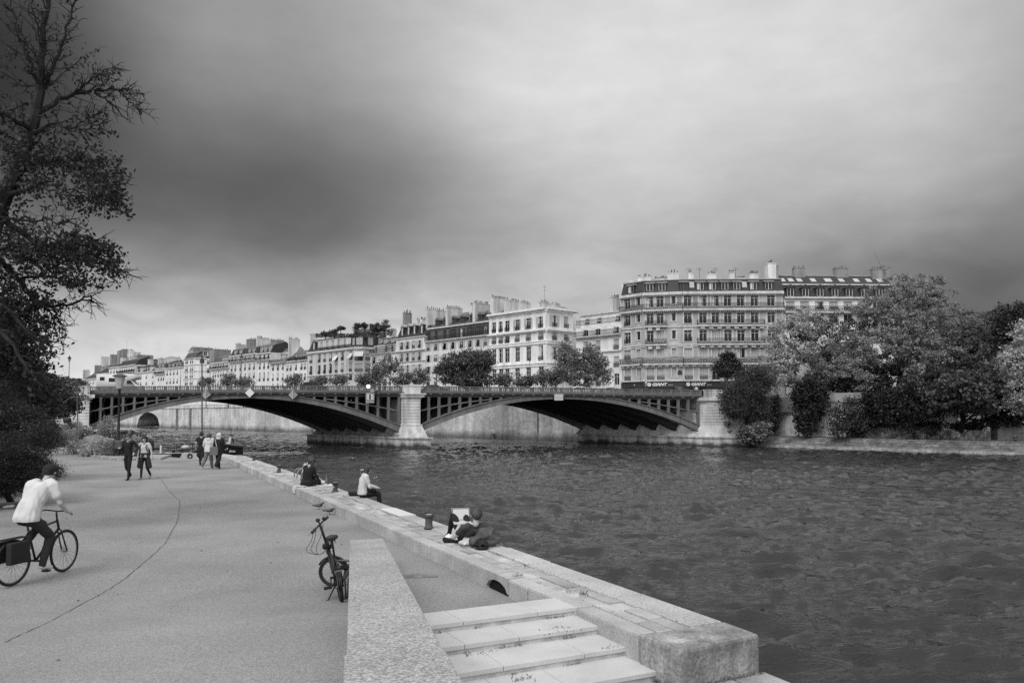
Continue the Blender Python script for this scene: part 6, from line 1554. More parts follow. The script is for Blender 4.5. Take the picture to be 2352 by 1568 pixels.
# --- the big tree leaning in from the left
TY = 16.5
def TP(px, py, dy=0): return D(px, py, TY + dy)
tb = TP(-190, 1090, .0); tb.z = 0
ft = thing("leaning_tree", "big leaning tree at the left edge with bare twiggy top and leafy lower boughs", "tree", tb)
g = np.random.default_rng(77)
wood = MB()
limbs = [   # (points (px,py,dy), radius start, radius end)
 ([(-190, 1090, 0), (-120, 800, 0), (-60, 610, 0), (0, 480, 0), (35, 400, 0), (62, 335, 0), (82, 270, 0), (92, 210, 0), (95, 140, 0), (104, 60, 0), (112, -20, 0)], .20, .03),
 ([(88, 232, 0), (105, 190, .1), (130, 140, .3), (150, 80, .4), (165, 30, .5), (178, -20, .5)], .045, .015),
 ([(92, 205, 0), (75, 160, -.3), (52, 110, -.4), (40, 60, -.5), (25, 0, -.5)], .04, .012),
 ([(84, 262, 0), (130, 232, .3), (170, 215, .6), (215, 210, .9), (255, 206, 1.0), (300, 205, 1.2)], .055, .012),
 ([(170, 215, .6), (200, 190, .5), (225, 170, .4), (255, 160, .5)], .03, .008),
 ([(215, 210, .9), (245, 230, 1.0), (262, 242, 1.0)], .02, .008), ([(270, 207, 1.1), (295, 232, 1.2), (315, 250, 1.2)], .014, .006),
 ([(70, 310, 0), (130, 280, -.4), (165, 295, -.5), (205, 298, -.5), (232, 285, -.5)], .04, .008), ([(165, 295, -.5), (195, 275, -.6), (222, 262, -.6)], .015, .006),
 ([(40, 390, 0), (90, 370, .6), (140, 372, 1.0), (190, 395, 1.3), (235, 415, 1.5), (275, 425, 1.6)], .06, .012), ([(140, 372, 1.0), (185, 365, .9), (240, 372, .8)], .03, .008), ([(190, 395, 1.3), (205, 430, 1.3), (225, 460, 1.4), (265, 470, 1.4)], .03, .008),
 ([(15, 450, 0), (80, 430, -.7), (130, 440, -1.0), (165, 450, -1.0)], .04, .008),
 ([(-5, 490, 0), (60, 545, .2), (110, 565, .4), (160, 570, .6), (210, 585, .9), (260, 610, 1.0), (290, 630, 1.1)], .07, .010), ([(110, 565, .4), (160, 545, .5), (205, 545, .6), (235, 560, .6)], .03, .008), ([(0, 500, 0), (60, 510, -.6), (100, 500, -.8), (135, 515, -.9), (160, 510, -.9)], .03, .006),
 ([(-30, 570, 0), (40, 640, .4), (80, 690, .5), (120, 705, .6), (165, 700, .7), (205, 680, .8), (215, 692, .8)], .06, .008), ([(40, 640, .4), (110, 635, .6), (160, 650, .8), (200, 655, .9)], .03, .008), ([(80, 690, .5), (112, 712, .5), (135, 735, .5), (150, 760, .5)], .02, .006),
 ([(-60, 640, -.5), (30, 720, -.7), (70, 770, -.8), (92, 800, -.8), (108, 775, -.8)], .05, .008), ([(-80, 680, -1), (20, 780, -1.2), (60, 840, -1.2), (90, 880, -1.2)], .05, .01),
 ([(75, 300, 0), (30, 270, -.5), (-20, 250, -.8)], .05, .02), ([(60, 340, 0), (10, 330, .5), (-40, 300, .8)], .05, .02), ([(92, 200, 0), (45, 190, .5), (5, 160, .6), (-20, 120, .6)], .03, .01),
]
tips = []
for pts, r0, r1 in limbs:
    P = [TP(*p) - tb for p in pts]; n = len(P); Q = []
    for a, b in zip(P, P[1:]):
        for k in range(4): Q.append(a.lerp(b, k / 4) + Vector(g.normal(size=3)) * .018)
    Q.append(P[-1]); m = len(Q)
    wood.tube(Q, [(r0 + (r1 - r0) * (i / (m - 1)) ** .8) * 1.25 for i in range(m)], 6 if r0 > .05 else 5)
    # twigs
    if r0 < .19:
        for i in range(2, m):
            for _ in range(2 if g.random() < .75 else 1):
                d = (Q[i] - Q[i - 1]).normalized(); a = Vector(g.normal(size=3)); a -= d * a.dot(d); a.normalize()
                L = g.uniform(.2, .55); e = Q[i] + (d * .8 + a * .8).normalized() * L; T = wig(Q[i], e, 4, .05, g)
                wood.tube(T, [.013, .010, .008, .006, .004], 4); tips.append(e)
                for _ in range(2):
                    j = int(g.integers(1, 4)); e2 = T[j] + (d * .6 + Vector(g.normal(size=3)) * .7).normalized() * g.uniform(.12, .35); wood.tube(wig(T[j], e2, 3, .03, g), [.008, .006, .005, .003], 3); tips.append(e2)
    else:
        for i in range(m * 7 // 10, m):
            for _ in range(2):
                e = Q[i] + Vector((g.normal() * .7, g.normal() * .4, .5 + .5 * g.random())).normalized() * g.uniform(.5, 1.4); T = wig(Q[i], e, 5, .1, g); wood.tube(T, [.018, .015, .012, .009, .007, .004], 4)
                for j in range(1, 6):
                    e2 = T[j] + Vector((g.normal(), g.normal(), .8 * g.random())).normalized() * g.uniform(.2, .5); wood.tube(wig(T[j], e2, 3, .04, g), [.009, .007, .005, .003], 3); tips.append(e2)
wood.build("trunk", M_BARK, ft)
# leaf clusters: dense below, sparse at the top
blobs = [(60, 150, 90, 60, 30), (120, 95, 60, 30, 16), (205, 120, 45, 30, 20), (222, 160, 32, 20, 18), (295, 203, 16, 10, 22), (230, 190, 50, 28, 24), (40, 230, 80, 40, 40), (315, 240, 8, 14, 6), (20, 300, 70, 50, 90), (110, 300, 60, 35, 50), (170, 290, 30, 16, 10),
         (60, 370, 90, 40, 110), (150, 370, 70, 38, 110), (215, 385, 60, 40, 130), (245, 430, 32, 36, 110), (258, 462, 18, 26, 60), (205, 460, 28, 35, 50), (100, 420, 60, 30, 70), (20, 440, 60, 40, 70),
         (20, 560, 90, 60, 170), (100, 590, 80, 45, 150), (170, 580, 70, 45, 150), (210, 570, 38, 32, 90), (235, 612, 26, 16, 60), (150, 640, 70, 28, 70), (20, 680, 60, 60, 190), (50, 730, 45, 45, 150), (10, 790, 60, 60, 220), (35, 820, 40, 50, 150), (95, 700, 40, 28, 40), (78, 780, 20, 35, 40), (30, 880, 60, 50, 150), (-40, 600, 70, 160, 260), (-50, 850, 80, 120, 260), (-40, 350, 70, 130, 160)]
C = []
tipa = np.array([tuple(t) for t in tips])
for px, py, rx, ry, n in blobs:
    n = int(n * (.34 if py < 260 else .55 if py < 460 else .75))
    c = TP(px, py) - tb; k = TY / F_PX
    cl = np.array(c) + g.normal(size=(n, 3)) * np.array([rx * k * .42, .6, ry * k * .42])
    for q in cl:
        C.append(q + g.normal(size=(9, 3)) * np.array([.075, .075, .06]))
zlim = (TP(100, 260) - tb).z
sel = g.random(len(tipa)) < np.where(tipa[:, 2] > zlim, .07, .26)
for q in tipa[sel]: C.append(q + g.normal(size=(4, 3)) * .06)
C = np.vstack(C)
W = C + np.array(tb); pxs = CX + W[:, 0] / W[:, 1] * F_PX; pys = 953 - (W[:, 2] - CAMZ) / W[:, 1] * F_PX          # thin the fringe of the crown
lim = np.select([(pys > 188) & (pys < 250), pys < 130, pys < 330, pys < 360, pys < 505, pys < 555, pys < 660, pys < 710], [318, 205, 245, 270, 286, 225, 282, 200], 135)
C = C[(pxs < lim + g.normal(size=len(C)) * 13)]
link("crown", leaf_mesh("crown", C, .095, L_NEAR, .55, 78, droop=.5), ft)
# ------------------------------------------------------------------ people
def mcap(mb, a, b, ra, rb, n=10):
    a, b = Vector(a), Vector(b); d = b - a; L = d.length; d = d / L if L > 1e-6 else Vector((0, 0, 1))
    pts, rs = [], []
    for k in range(4): t = (k + .35) / 4 * math.pi / 2; pts.append(a - d * ra * math.cos(t)); rs.append(ra * math.sin(t))
    for k in range(5): t = k / 4; pts.append(a + d * L * t); rs.append(ra + (rb - ra) * t)
    for k in range(3, -1, -1): t = (k + .35) / 4 * math.pi / 2; pts.append(b + d * rb * math.cos(t)); rs.append(rb * math.sin(t))
    mb.tube(pts, rs, n)
def pdist(P, a, b, ra, rb):
    a, b = np.array(a), np.array(b); d = b - a; L2 = d @ d + 1e-9; t = np.clip(((P - a) @ d) / L2, 0, 1)
    return np.linalg.norm(P - (a + t[:, None] * d), axis=1) - (ra + (rb - ra) * t)
SKIN = gm("skin", .42, rough=.6, var=.06); SKIND = gm("skin_dark", .10, rough=.6, var=.05)
C_BLACK = gm("black_cloth", .016, rough=.9, var=.3, scale=6); C_DARK = gm("dark_cloth", .035, rough=.9, var=.3, scale=6); C_WHITE = gm("white_cloth", .58, rough=.9, var=.08, scale=5); C_LIGHT = gm("light_cloth", .50, rough=.9, var=.1, scale=5)
C_GREY = gm("grey_cloth", .14, rough=.9, var=.15, scale=5); C_MID = gm("mid_grey_cloth", .25, rough=.9, var=.15, scale=5); H_DARK = gm("dark_hair", .018, rough=.6, var=.5, scale=30, stretch=(1, 1, .2)); H_FAIR = gm("fair_hair", .52, rough=.6, var=.3, scale=30, stretch=(1, 1, .2)); H_BROWN = gm("brown_hair", .05, rough=.6, var=.5, scale=30, stretch=(1, 1, .2)); H_GREY = gm("grey_hair", .5, rough=.6, var=.2)
SHOE_W = gm("white_shoe", .6, rough=.7, var=.1); SHOE_B = gm("black_shoe", .02, rough=.7, var=.2); C_CHECK = gm("checked_cloth", .35, rough=.9, var=.7, scale=16, detail=1)
def remesh(mb, voxel, smooth=2):
    me = mb.mesh("tmp", []); o = bpy.data.objects.new("tmp", me); COL.objects.link(o)
    m = o.modifiers.new("r", 'REMESH'); m.mode = 'VOXEL'; m.voxel_size = voxel
    if smooth: sm = o.modifiers.new("s", 'SMOOTH'); sm.factor = .5; sm.iterations = smooth
    dg = bpy.context.evaluated_depsgraph_get(); r = bpy.data.meshes.new_from_object(o.evaluated_get(dg))
    bpy.data.objects.remove(o); bpy.data.meshes.remove(me); r.shade_smooth(); return r
def V3(*a): return Vector(a)
def folds(me, amp, f, mask=None):
    n = len(me.vertices); co = np.empty(n * 3, np.float32); no = np.empty(n * 3, np.float32); me.vertices.foreach_get('co', co); me.vertices.foreach_get('normal', no); co = co.reshape(-1, 3); no = no.reshape(-1, 3)
    for i in range(n):
        if mask is None or mask[i]:
            q = Vector((co[i, 0] * f[0], co[i, 1] * f[1], co[i, 2] * f[2])); co[i] += no[i] * (noise.noise(q) + noise.noise(q * 2.3) * .45) * amp
    me.vertices.foreach_set('co', co.reshape(-1)); me.update()
def stand(h=1.72, step=.0, lean=.03, arms=((.25, .05), (.25, -.05)), spread=1.0, wide=1.0):
    "joints of a standing or walking figure facing +y, feet on z=0; step: stride phase"
    k = h / 1.72; J = {}
    J['pelvis'] = V3(0, 0, .93); J['waist'] = V3(0, .01 + lean * .3, 1.10); J['chest'] = V3(0, lean * .8, 1.30); J['neck'] = V3(0, lean, 1.47); J['head'] = V3(0, lean + .02, 1.615)
    for i, sx in enumerate((-1, 1)):
        s = step * (1 if i == 0 else -1)
        J['hip%d' % i] = V3(sx * .085 * wide, 0, .90); a = s
        kn = V3(sx * .088 * spread, math.sin(a) * .42, .90 - math.cos(a) * .42); bend = .10 + (.42 if a < -.05 else .0)
        an_a = a - (bend if a < -.05 else .05); J['knee%d' % i] = kn + V3(0, .01, 0); J['ankle%d' % i] = kn + V3(0, math.sin(an_a) * .41, -math.cos(an_a) * .41)
        tl = .0 if a > -.05 else -.4
        J['toe%d' % i] = J['ankle%d' % i] + V3(sx * .02, .15 * math.cos(tl), -.055 + .15 * math.sin(tl))
        J['sh%d' % i] = V3(sx * .185 * wide, lean * .9, 1.42)
        ax, ay = arms[i]; J['el%d' % i] = J['sh%d' % i] + V3(sx * .06, math.sin(ay * 2) * .27 - .02, -.28); J['wr%d' % i] = J['el%d' % i] + V3(sx * .01, math.sin(ay * 2) * .2 + .09, -.23)
    zmin = min(min(J['ankle%d' % i].z - .085, J['toe%d' % i].z - .03) for i in (0, 1))
    for q in J: J[q] = (J[q] - V3(0, 0, zmin)) * k
    return J
def person(name, label, loc, rz, J, top=C_BLACK, bot=C_BLACK, shoe=SHOE_B, hair=H_DARK, hairstyle='short', skin=SKIN, sleeve='short', leg='long', voxel=.016, k=1.0, bulk=1.0, wleg=1.0, group=None, fingers=True, skirt=None, headdir=None, shirt=None):
    t = thing(name, label, "person", loc, rz, group); P = []      # pieces: a, b, ra, rb, zone
    def c(a, b, ra, rb, z): P.append((Vector(a), Vector(b), ra * k, rb * k, z))
    b = bulk
    pel, wa, ch, nk, hd = (J[q] for q in ('pelvis', 'waist', 'chest', 'neck', 'head'))
    side = (J['sh1'] - J['sh0']).normalized()
    for s in (-1, 1):
        c(pel + side * s * .055 * k, wa + side * s * .045 * k, .105 * b, .098 * b, 'b' if False else 'p'); c(wa + side * s * .045 * k, ch + side * s * .065 * k, .100 * b, .108 * b, 't')
        c(ch + side * s * .06 * k, (J['sh0'] if s < 0 else J['sh1']).lerp(nk, .3), .10 * b, .062 * b, 't')
    c(nk, hd - (hd - nk).normalized() * .03 * k, .056, .05, 's')
    fd = Vector(headdir) if headdir else Vector((0, 1, 0)); up = (hd - nk).normalized(); fd = (fd - up * fd.dot(up)).normalized(); hs = fd.cross(up)
    c(hd + up * .015 * k - fd * .02 * k, hd + up * .022 * k + fd * .012 * k, .083, .077, 's'); c(hd - up * .045 * k + fd * .03 * k, hd - up * .075 * k + fd * .045 * k, .058, .042, 's')
    c(hd + fd * .085 * k - up * .005 * k, hd + fd * .105 * k - up * .035 * k, .012, .018, 's')
    for s in (-1, 1): c(hd + hs * s * .083 * k + up * .0, hd + hs * s * .086 * k - up * .03 * k, .018, .014, 's')
    for i in (0, 1):
        sh, el, wr = J['sh%d' % i], J['el%d' % i], J['wr%d' % i]; hp, kn, an, to = (J[q + str(i)] for q in ('hip', 'knee', 'ankle', 'toe'))
        zs = 't'
        c(sh, sh.lerp(el, .55), .062 * b, .052 * b, 't'); c(sh.lerp(el, .5), el, .047 * b, .040, 't' if sleeve == 'long' else 's'); c(el, wr, .042 * (b if sleeve == 'long' else 1), .030, 't' if sleeve == 'long' else 's')
        hdv = J.get('hand%d' % i); hdv = (hdv - wr).normalized() if hdv is not None else (wr - el).normalized()
        c(wr, wr + hdv * .07 * k, .026, .034, 's')
        if fingers:
            sd = hdv.cross(V3(0, 0, 1)); sd = sd.normalized() if sd.length > .1 else V3(0, 1, 0); nm = sd.cross(hdv)
            for q, (o, L) in enumerate(((-.028, .068), (-.010, .078), (.009, .072), (.026, .058))):
                f0 = wr + hdv * .085 * k + sd * o * k; f1 = f0 + (hdv * .85 - nm * .25) * L * .55 * k; f2 = f1 + (hdv * .5 - nm * .75) * L * .5 * k
                c(f0, f1, .0100, .0095, 's'); c(f1, f2, .0095, .0085, 's')
            c(wr + hdv * .03 * k - sd * .03 * k, wr + hdv * .075 * k - sd * .058 * k - nm * .012 * k, .012, .0095, 's')
        c(hp, kn, .088 * b, .060 * wleg, 'l'); c(kn, an, .058 * wleg, .042 * max(1, wleg), 'l' if leg == 'long' else 's')
        heel = an + (an - to).normalized() * .02 * k + V3(0, 0, -.035 * k) if 'flat' not in J else an
        c(an + V3(0, 0, -.03 * k) if leg != 'none' else an, to, .042, .034, 'f'); c(heel, an, .038, .040, 'f')
    if skirt:
        for s in (-1, 0, 1): c(pel + side * s * .06 * k, pel + side * s * .09 * k + V3(*skirt) * k, .11, .13, 't')
    mb = MB()
    for a, b2, ra, rb, z in P: mcap(mb, a, b2, ra, rb, 10)
    me = remesh(mb, voxel, 1 if voxel < .012 else 1)
    mats = {'s': skin, 't': top, 'p': bot, 'l': bot, 'f': shoe}; order = ['s', 't', 'p', 'l', 'f']
    for z in order: me.materials.append(mats[z])
    n = len(me.polygons); Cc = np.empty(n * 3); me.polygons.foreach_get('center', Cc); Cc = Cc.reshape(-1, 3)
    best = np.full(n, 9.0); mi = np.zeros(n, np.int32)
    for a, b2, ra, rb, z in P:
        d = pdist(Cc, tuple(a), tuple(b2), ra, rb); w = d < best; best[w] = d[w]; mi[w] = order.index(z)
    me.polygons.foreach_set('material_index', mi); me.name = "body"; ob = link("body", me, t)
    # folds of the cloth
    vz = np.zeros(len(me.vertices), bool)
    for pl_, z in zip(me.polygons, mi):
        if order[z] in 'tpl':
            for q in pl_.vertices: vz[q] = True
    folds(me, .011, (7, 7, 11), vz)
    if shirt:
        sb = MB()
        for a, b2, ra, rb, z in P:
            if z == 't': mcap(sb, a, b2, ra + shirt[0], rb + shirt[0] * 1.3, 12)
        for s in (-1, 1): mcap(sb, wa + side * s * .05 * k, pel + side * s * .06 * k + V3(0, 0, shirt[1]), .115 * b * k, .125 * b * k, 12)
        sm = remesh(sb, min(voxel, .011), 2)
        folds(sm, .014, (9, 9, 4))
        cutz = pel.z + shirt[1] - .03; bm = bmesh.new(); bm.from_mesh(sm)
        bmesh.ops.bisect_plane(bm, geom=list(bm.verts) + list(bm.edges) + list(bm.faces), plane_co=(0, 0, cutz), plane_no=(0, 0, 1), clear_inner=True); bm.to_mesh(sm); bm.free()
        sm.materials.append(top); sm.name = "shirt"; link("shirt", sm, t)
    # hair
    hb = MB(); HB = hd + up * .03 * k - fd * .015 * k
    def he(cc, r): hb.ell(cc, (r, r, r), 10)
    if hairstyle != 'bald':
        he(HB + fd * .012 * k + up * .006 * k, .105 * k); he(HB - fd * .035 * k - up * .035 * k, .088 * k)
        for s in (-1, 1): he(HB + hs * s * .045 * k - fd * .02 * k - up * .02 * k, .062 * k)
        if hairstyle in ('bob', 'long', 'wavy'):
            L = {'bob': .14, 'wavy': .19, 'long': .34}[hairstyle]
            for s in (-1, -.4, .4, 1): mcap(hb, HB + hs * s * .065 * k - fd * .04 * k, HB + hs * s * .075 * k - fd * .06 * k - V3(0, 0, L * k), .055 * k, .04 * k, 8)
        if hairstyle == 'bun': he(HB + up * .09 * k - fd * .05 * k, .05 * k)
        hm = remesh(hb, max(.011, voxel * .8), 1); hm.materials.append(hair); hm.name = "hair"
        # keep the face clear
        bm = bmesh.new(); bm.from_mesh(hm); dele = [v for v in bm.verts if (v.co - hd).dot(fd) > .045 * k and (v.co - hd).dot(up) < .048 * k]
        bmesh.ops.delete(bm, geom=dele, context='VERTS'); bm.to_mesh(hm); bm.free(); link("hair", hm, t)
    fb = MB()
    for s in (-1, 1): fb.ell(hd + hs * s * .032 * k + fd * .089 * k + up * .012 * k, (.010 * k, .010 * k, .006 * k), 8)
    fb.obox(hd + fd * .092 * k - up * .062 * k, hs * .020 * k, fd * .004, up * .003 * k)
    fb.build("face_features", gm("eye_and_lip", .05), t, smooth=True)
    t['k'] = 0
    del t['k']
    return t
def heading(p, q): return math.atan2(-(q[0] - p[0]), q[1] - p[1])      # turn that makes +y point from p to q

# the couple walking towards the viewer
GW = "people walking on the path"
p = G(293, 1102); J = stand(1.78, .13, .02, arms=((.2, .0), (.2, .1)))
J['el0'] = J['sh0'] + V3(-.17, -.10, -.22); J['wr0'] = J['el0'] + V3(.07, .13, -.18); J['el1'] = J['sh1'] + V3(.06, -.06, -.27); J['wr1'] = J['el1'] + V3(-.02, .20, .03)
man = person("person", "man in black jumper and trousers walking towards the viewer, one hand on hip", (p.x, p.y, 0), math.pi - .1, J, top=C_BLACK, bot=C_BLACK, shoe=SHOE_B, hair=H_BROWN, sleeve='long', group=GW, bulk=1.05, wleg=1.2)
gl = MB()
for s in (-1, 1): gl.ell(J['head'] + V3(s * .034, .106, .012), (.026, .01, .018), 8)
gl.bar(J['head'] + V3(-.075, .09, .016), J['head'] + V3(.075, .09, .016), .01, .008); gl.build("sunglasses", SHOE_B, man)
mbm = MB(); c0 = J['hip1'] + V3(.03, .095, -.06)
for a, b_ in ((V3(0, 0, 0), V3(-.03, 0, .04)), (V3(0, 0, 0), V3(.03, 0, .04)), (V3(0, 0, 0), V3(0, 0, -.045))): mbm.bar(c0 + a, c0 + b_, .014, .014)
mbm.build("trouser_emblem", C_WHITE, man)
p = G(331, 1101); J = stand(1.66, -.12, .02)
J['el0'] = J['sh0'] + V3(-.12, .02, -.25); J['wr0'] = J['el0'] + V3(-.06, .05, -.22); J['el1'] = J['sh1'] + V3(.08, -.03, -.26); J['wr1'] = J['el1'] + V3(-.05, .13, -.17)
wom = person("person", "smiling woman in pale polo shirt and black leggings with a jacket tied round her waist", (p.x, p.y, 0), math.pi - .12, J, top=C_LIGHT, bot=C_BLACK, shoe=gm("boot_cloth", .2), hair=H_DARK, hairstyle='long', group=GW, k=.95, shirt=(.006, .0))
mb = MB(); w = J['waist']
mb.tube([w + V3(math.sin(a) * .165, math.cos(a) * .125, -.05) for a in [i * math.pi / 8 for i in range(17)]], .035, 8)
for s in (-1, 1): mcap(mb, w + V3(s * .15, .02, -.08), w + V3(s * .22, -.02, -.55), .06, .09, 8)
mcap(mb, w + V3(.0, .13, -.06), w + V3(.03, .15, -.30), .05, .04, 8)
jm = remesh(mb, .016, 1); jm.materials.append(C_DARK); link("tied_jacket", jm, wom)
mb = MB(); mcap(mb, J['chest'] + V3(0, -.2, .08), J['chest'] + V3(.02, -.2, -.25), .13, .14, 10)
for s in (-1, 1): mb.tube([J['chest'] + V3(s * .1, -.12, .14), J['sh0'].lerp(J['sh1'], .5 + s * .3) + V3(0, 0, .055), J['chest'] + V3(s * .13, .13, .02), J['chest'] + V3(s * .14, .02, -.2)], .018, 6)
bk = mb.build("rucksack", C_DARK, None, smooth=True); bk.location = wom.location; bk.rotation_euler = wom.rotation_euler
tag(bk, "dark rucksack on the back of the smiling woman", "rucksack")

# three walking away near the far end of the path
def px_person(px, py, h, **kw): q = G(px, py); return (q.x, q.y, 0)
J = stand(1.68, .3, .03); J['el0'] = J['sh0'] + V3(-.06, -.02, -.27); J['wr0'] = J['el0'] + V3(-.03, .12, -.2)
person("person", "woman in black dress, leggings and cropped dark hair walking away, leftmost of the three", px_person(461, 1069, 0), R_(8), J, top=C_BLACK, bot=C_BLACK, shoe=gm("dark_trainer", .06), hair=H_DARK, group=GW, skirt=(0, 0, -.36), hairstyle='short')
J = stand(1.66, -.28, .06); J['el0'] = J['sh0'] + V3(-.09, .0, -.26); J['wr0'] = J['el0'] + V3(.02, .12, -.2)
hoo = person("person", "walker in pale hooded sweatshirt and wide grey trousers, middle of the three", px_person(478, 1076, 0), R_(-6), J, top=C_WHITE, bot=C_GREY, shoe=SHOE_W, hair=H_BROWN, hairstyle='bob', sleeve='long', group=GW, bulk=1.12, wleg=1.5, shirt=(.012, -.06))
mb = MB(); mb.ell(J['neck'] + V3(0, -.08, -.02), (.12, .07, .08), 12); mb.build("hood", C_WHITE, hoo, smooth=True)
bg_ = MB(); c0 = J['pelvis'] + V3(.24, -.06, .12); mcap(bg_, c0, c0 + V3(0, 0, -.18), .09, .11, 8); bg_.tube([c0 + V3(0, 0, .08), J['sh1'] + V3(-.03, -.06, .05), J['sh1'] + V3(-.05, .05, .04), c0 + V3(0, .06, .08)], .014, 5)
o = bg_.build("shoulder_bag", gm("patterned_bag", .3, var=.7, scale=9), None, smooth=True); o.location = hoo.location; o.rotation_euler = hoo.rotation_euler; tag(o, "patterned shoulder bag hanging from the hooded walker's shoulder", "bag")
J = stand(1.70, .34, .03); J['el1'] = J['sh1'] + V3(.05, .05, -.27); J['wr1'] = J['el1'] + V3(-.02, .16, -.15)
blo = person("person", "fair haired woman in black coat and wide black trousers walking away, rightmost of the three", px_person(501, 1077, 0), R_(-4), J, top=C_BLACK, bot=C_BLACK, shoe=C_GREY, hair=H_FAIR, hairstyle='wavy', sleeve='long', group=GW, bulk=1.1, wleg=1.7, skirt=(0, 0, -.12))
bg_ = MB(); c0 = J['pelvis'] + V3(-.10, -.20, .16); bg_.prism([(c0.x - .19, c0.y), (c0.x + .19, c0.y), (c0.x + .19, c0.y - .1), (c0.x - .19, c0.y - .1)], c0.z - .38, c0.z); bg_.tube([c0 + V3(-.12, -.05, 0), J['sh0'] + V3(.03, -.08, .05), c0 + V3(.12, -.05, 0)], .015, 5, 1)
o = bg_.build("tote_bag", [C_GREY, C_WHITE], None, bevel=.02); o.location = blo.location; o.rotation_euler = blo.rotation_euler; tag(o, "grey tote bag with a white strap carried by the fair haired woman", "bag")
# man standing at the boat behind the couple
q = D(296, 1040, 50); J = stand(1.75, .02, .0)
person("person", "balding man in dark jumper standing on the moored boat behind the couple", (q.x, q.y, -.10), math.pi, J, top=C_DARK, bot=C_DARK, hairstyle='bald', sleeve='long', voxel=.02, fingers=False)

# seated people on the quay
def seat(px, py, toward):
    q = G(px, py, KZ); return Vector((q.x, q.y, KZ)), heading(q, q + toward)
out_ = -QN
def sitJ(torso_lean=.05, thigh=.42, drop=.40, knee_up=0.0, spread=.12, head=(0, .03)):
    J = {}; J['pelvis'] = V3(0, 0, .10); J['waist'] = V3(0, torso_lean * .5 - .03, .27); J['chest'] = V3(0, torso_lean - .02, .46); J['neck'] = V3(0, torso_lean + .03, .62); J['head'] = V3(head[0], torso_lean + .05 + head[1], .765)
    for i, s in enumerate((-1, 1)):
        J['hip%d' % i] = V3(s * .09, .02, .09); J['knee%d' % i] = V3(s * spread, thigh, .10 + knee_up); J['ankle%d' % i] = V3(s * spread, thigh + .04, .10 - drop); J['toe%d' % i] = J['ankle%d' % i] + V3(0, .14, -.06)
        J['sh%d' % i] = V3(s * .175, torso_lean, .57); J['el%d' % i] = V3(s * .22, torso_lean + .1, .32); J['wr%d' % i] = V3(s * .08, torso_lean + .32, .26)
    return J
loc, rz = seat(833, 1142, out_); J = sitJ(.06, .44, .42, 0.0, .07, (0, .04))
girl = person("person", "long haired woman in pale blouse sitting on the quay edge, looking down", loc, rz - .15, J, top=C_WHITE, bot=C_BLACK, hair=H_BROWN, hairstyle='long', sleeve='long', voxel=.012, bulk=1.12, headdir=(.1, 1, -.35), shirt=(.012, .02))
mb = MB(); mb.tube([J['sh0'] + V3(.04, -.05, .06), J['chest'] + V3(-.12, -.14, -.05), J['waist'] + V3(-.16, -.1, -.1)], .016, 6); mb.tube([J['sh0'] + V3(.05, .02, .06), J['chest'] + V3(.0, .13, .0), J['pelvis'] + V3(.16, .1, .1)], .014, 6); mcap(mb, V3(.12, .18, .22), V3(.14, .3, .2), .07, .06, 8)
o = mb.build("crossbody_bag", C_BLACK, None, smooth=True); o.location = girl.location; o.rotation_euler = girl.rotation_euler; tag(o, "black bag with long strap worn by the woman on the quay edge", "bag")
mb = MB(); mcap(mb, V3(0, 0, .05), V3(.3, .02, .05), .06, .05, 8); mcap(mb, V3(-.05, .05, .08), V3(.1, .1, .06), .05, .07, 8); q = G(806, 1139, KZ)
tag(link("folded_jacket", remesh(mb, .015, 2), None, (q.x, q.y, KZ)), "dark folded jacket lying behind the woman in the pale blouse", "jacket").data.materials.append(C_BLACK)
loc, rz = seat(706, 1115, out_); J = sitJ(.06, .40, .35, .05, .12, (.02, .05))
coat = person("person", "person in long black coat sitting with back turned beside a picnic on the quay", loc, rz + .55, J, top=C_BLACK, bot=C_BLACK, hair=H_BROWN, hairstyle='bob', sleeve='long', voxel=.018, bulk=1.25, skirt=(0, -.05, -.02))
loc, rz = seat(695, 1109, out_); loc = loc + QN * -.1; J = sitJ(.1, .42, .40, .0, .12, (.12, .03))
person("person", "companion in checked shirt leaning on the person in the black coat", loc + Vector((-.12, .25, 0)), rz + .3, J, top=C_CHECK, bot=C_GREY, hair=H_BROWN, hairstyle='long', sleeve='long', voxel=.018)
# reader reclining with a laptop
loc, rz = seat(1072, 1246, QD - QN * .25)
J = {}
J['pelvis'] = V3(0, .0, .11); J['waist'] = V3(.04, -.14, .17); J['chest'] = V3(.07, -.31, .27); J['neck'] = V3(.09, -.42, .39); J['head'] = V3(.10, -.40, .545)
J['hip0'] = V3(-.09, .02, .11); J['hip1'] = V3(.09, .02, .11); J['knee0'] = V3(-.20, .33, .46); J['knee1'] = V3(.02, .36, .46); J['ankle0'] = V3(-.24, .55, .09); J['ankle1'] = V3(-.02, .66, .12); J['toe0'] = V3(-.26, .70, .04); J['toe1'] = V3(-.03, .80, .05)
J['sh0'] = V3(-.11, -.38, .33); J['sh1'] = V3(.27, -.37, .33); J['el0'] = V3(-.26, -.20, .14); J['wr0'] = V3(-.13, .04, .30); J['el1'] = V3(.33, -.15, .20); J['wr1'] = V3(.12, .05, .31); J['hand0'] = J['wr0'] + V3(.05, .1, .02); J['hand1'] = J['wr1'] + V3(-.05, .1, .02)
rd = person("person", "short haired reader in dark T-shirt reclining against a bag with a laptop on raised knees", loc, rz, J, top=gm("charcoal_tee", .05, var=.2), bot=C_BLACK, shoe=gm("grey_trainer", .15), hair=H_BROWN, sleeve='short', voxel=.0085, headdir=(-.1, 1, -.15))
def at(o, v): return Matrix.Translation(o.location) @ Matrix.Rotation(o.rotation_euler.z, 4, 'Z') @ Vector(v)
lp = thing("laptop", "open laptop with bright screen propped on the reader's knees", "laptop", at(rd, (-.06, .24, .36)), rz)
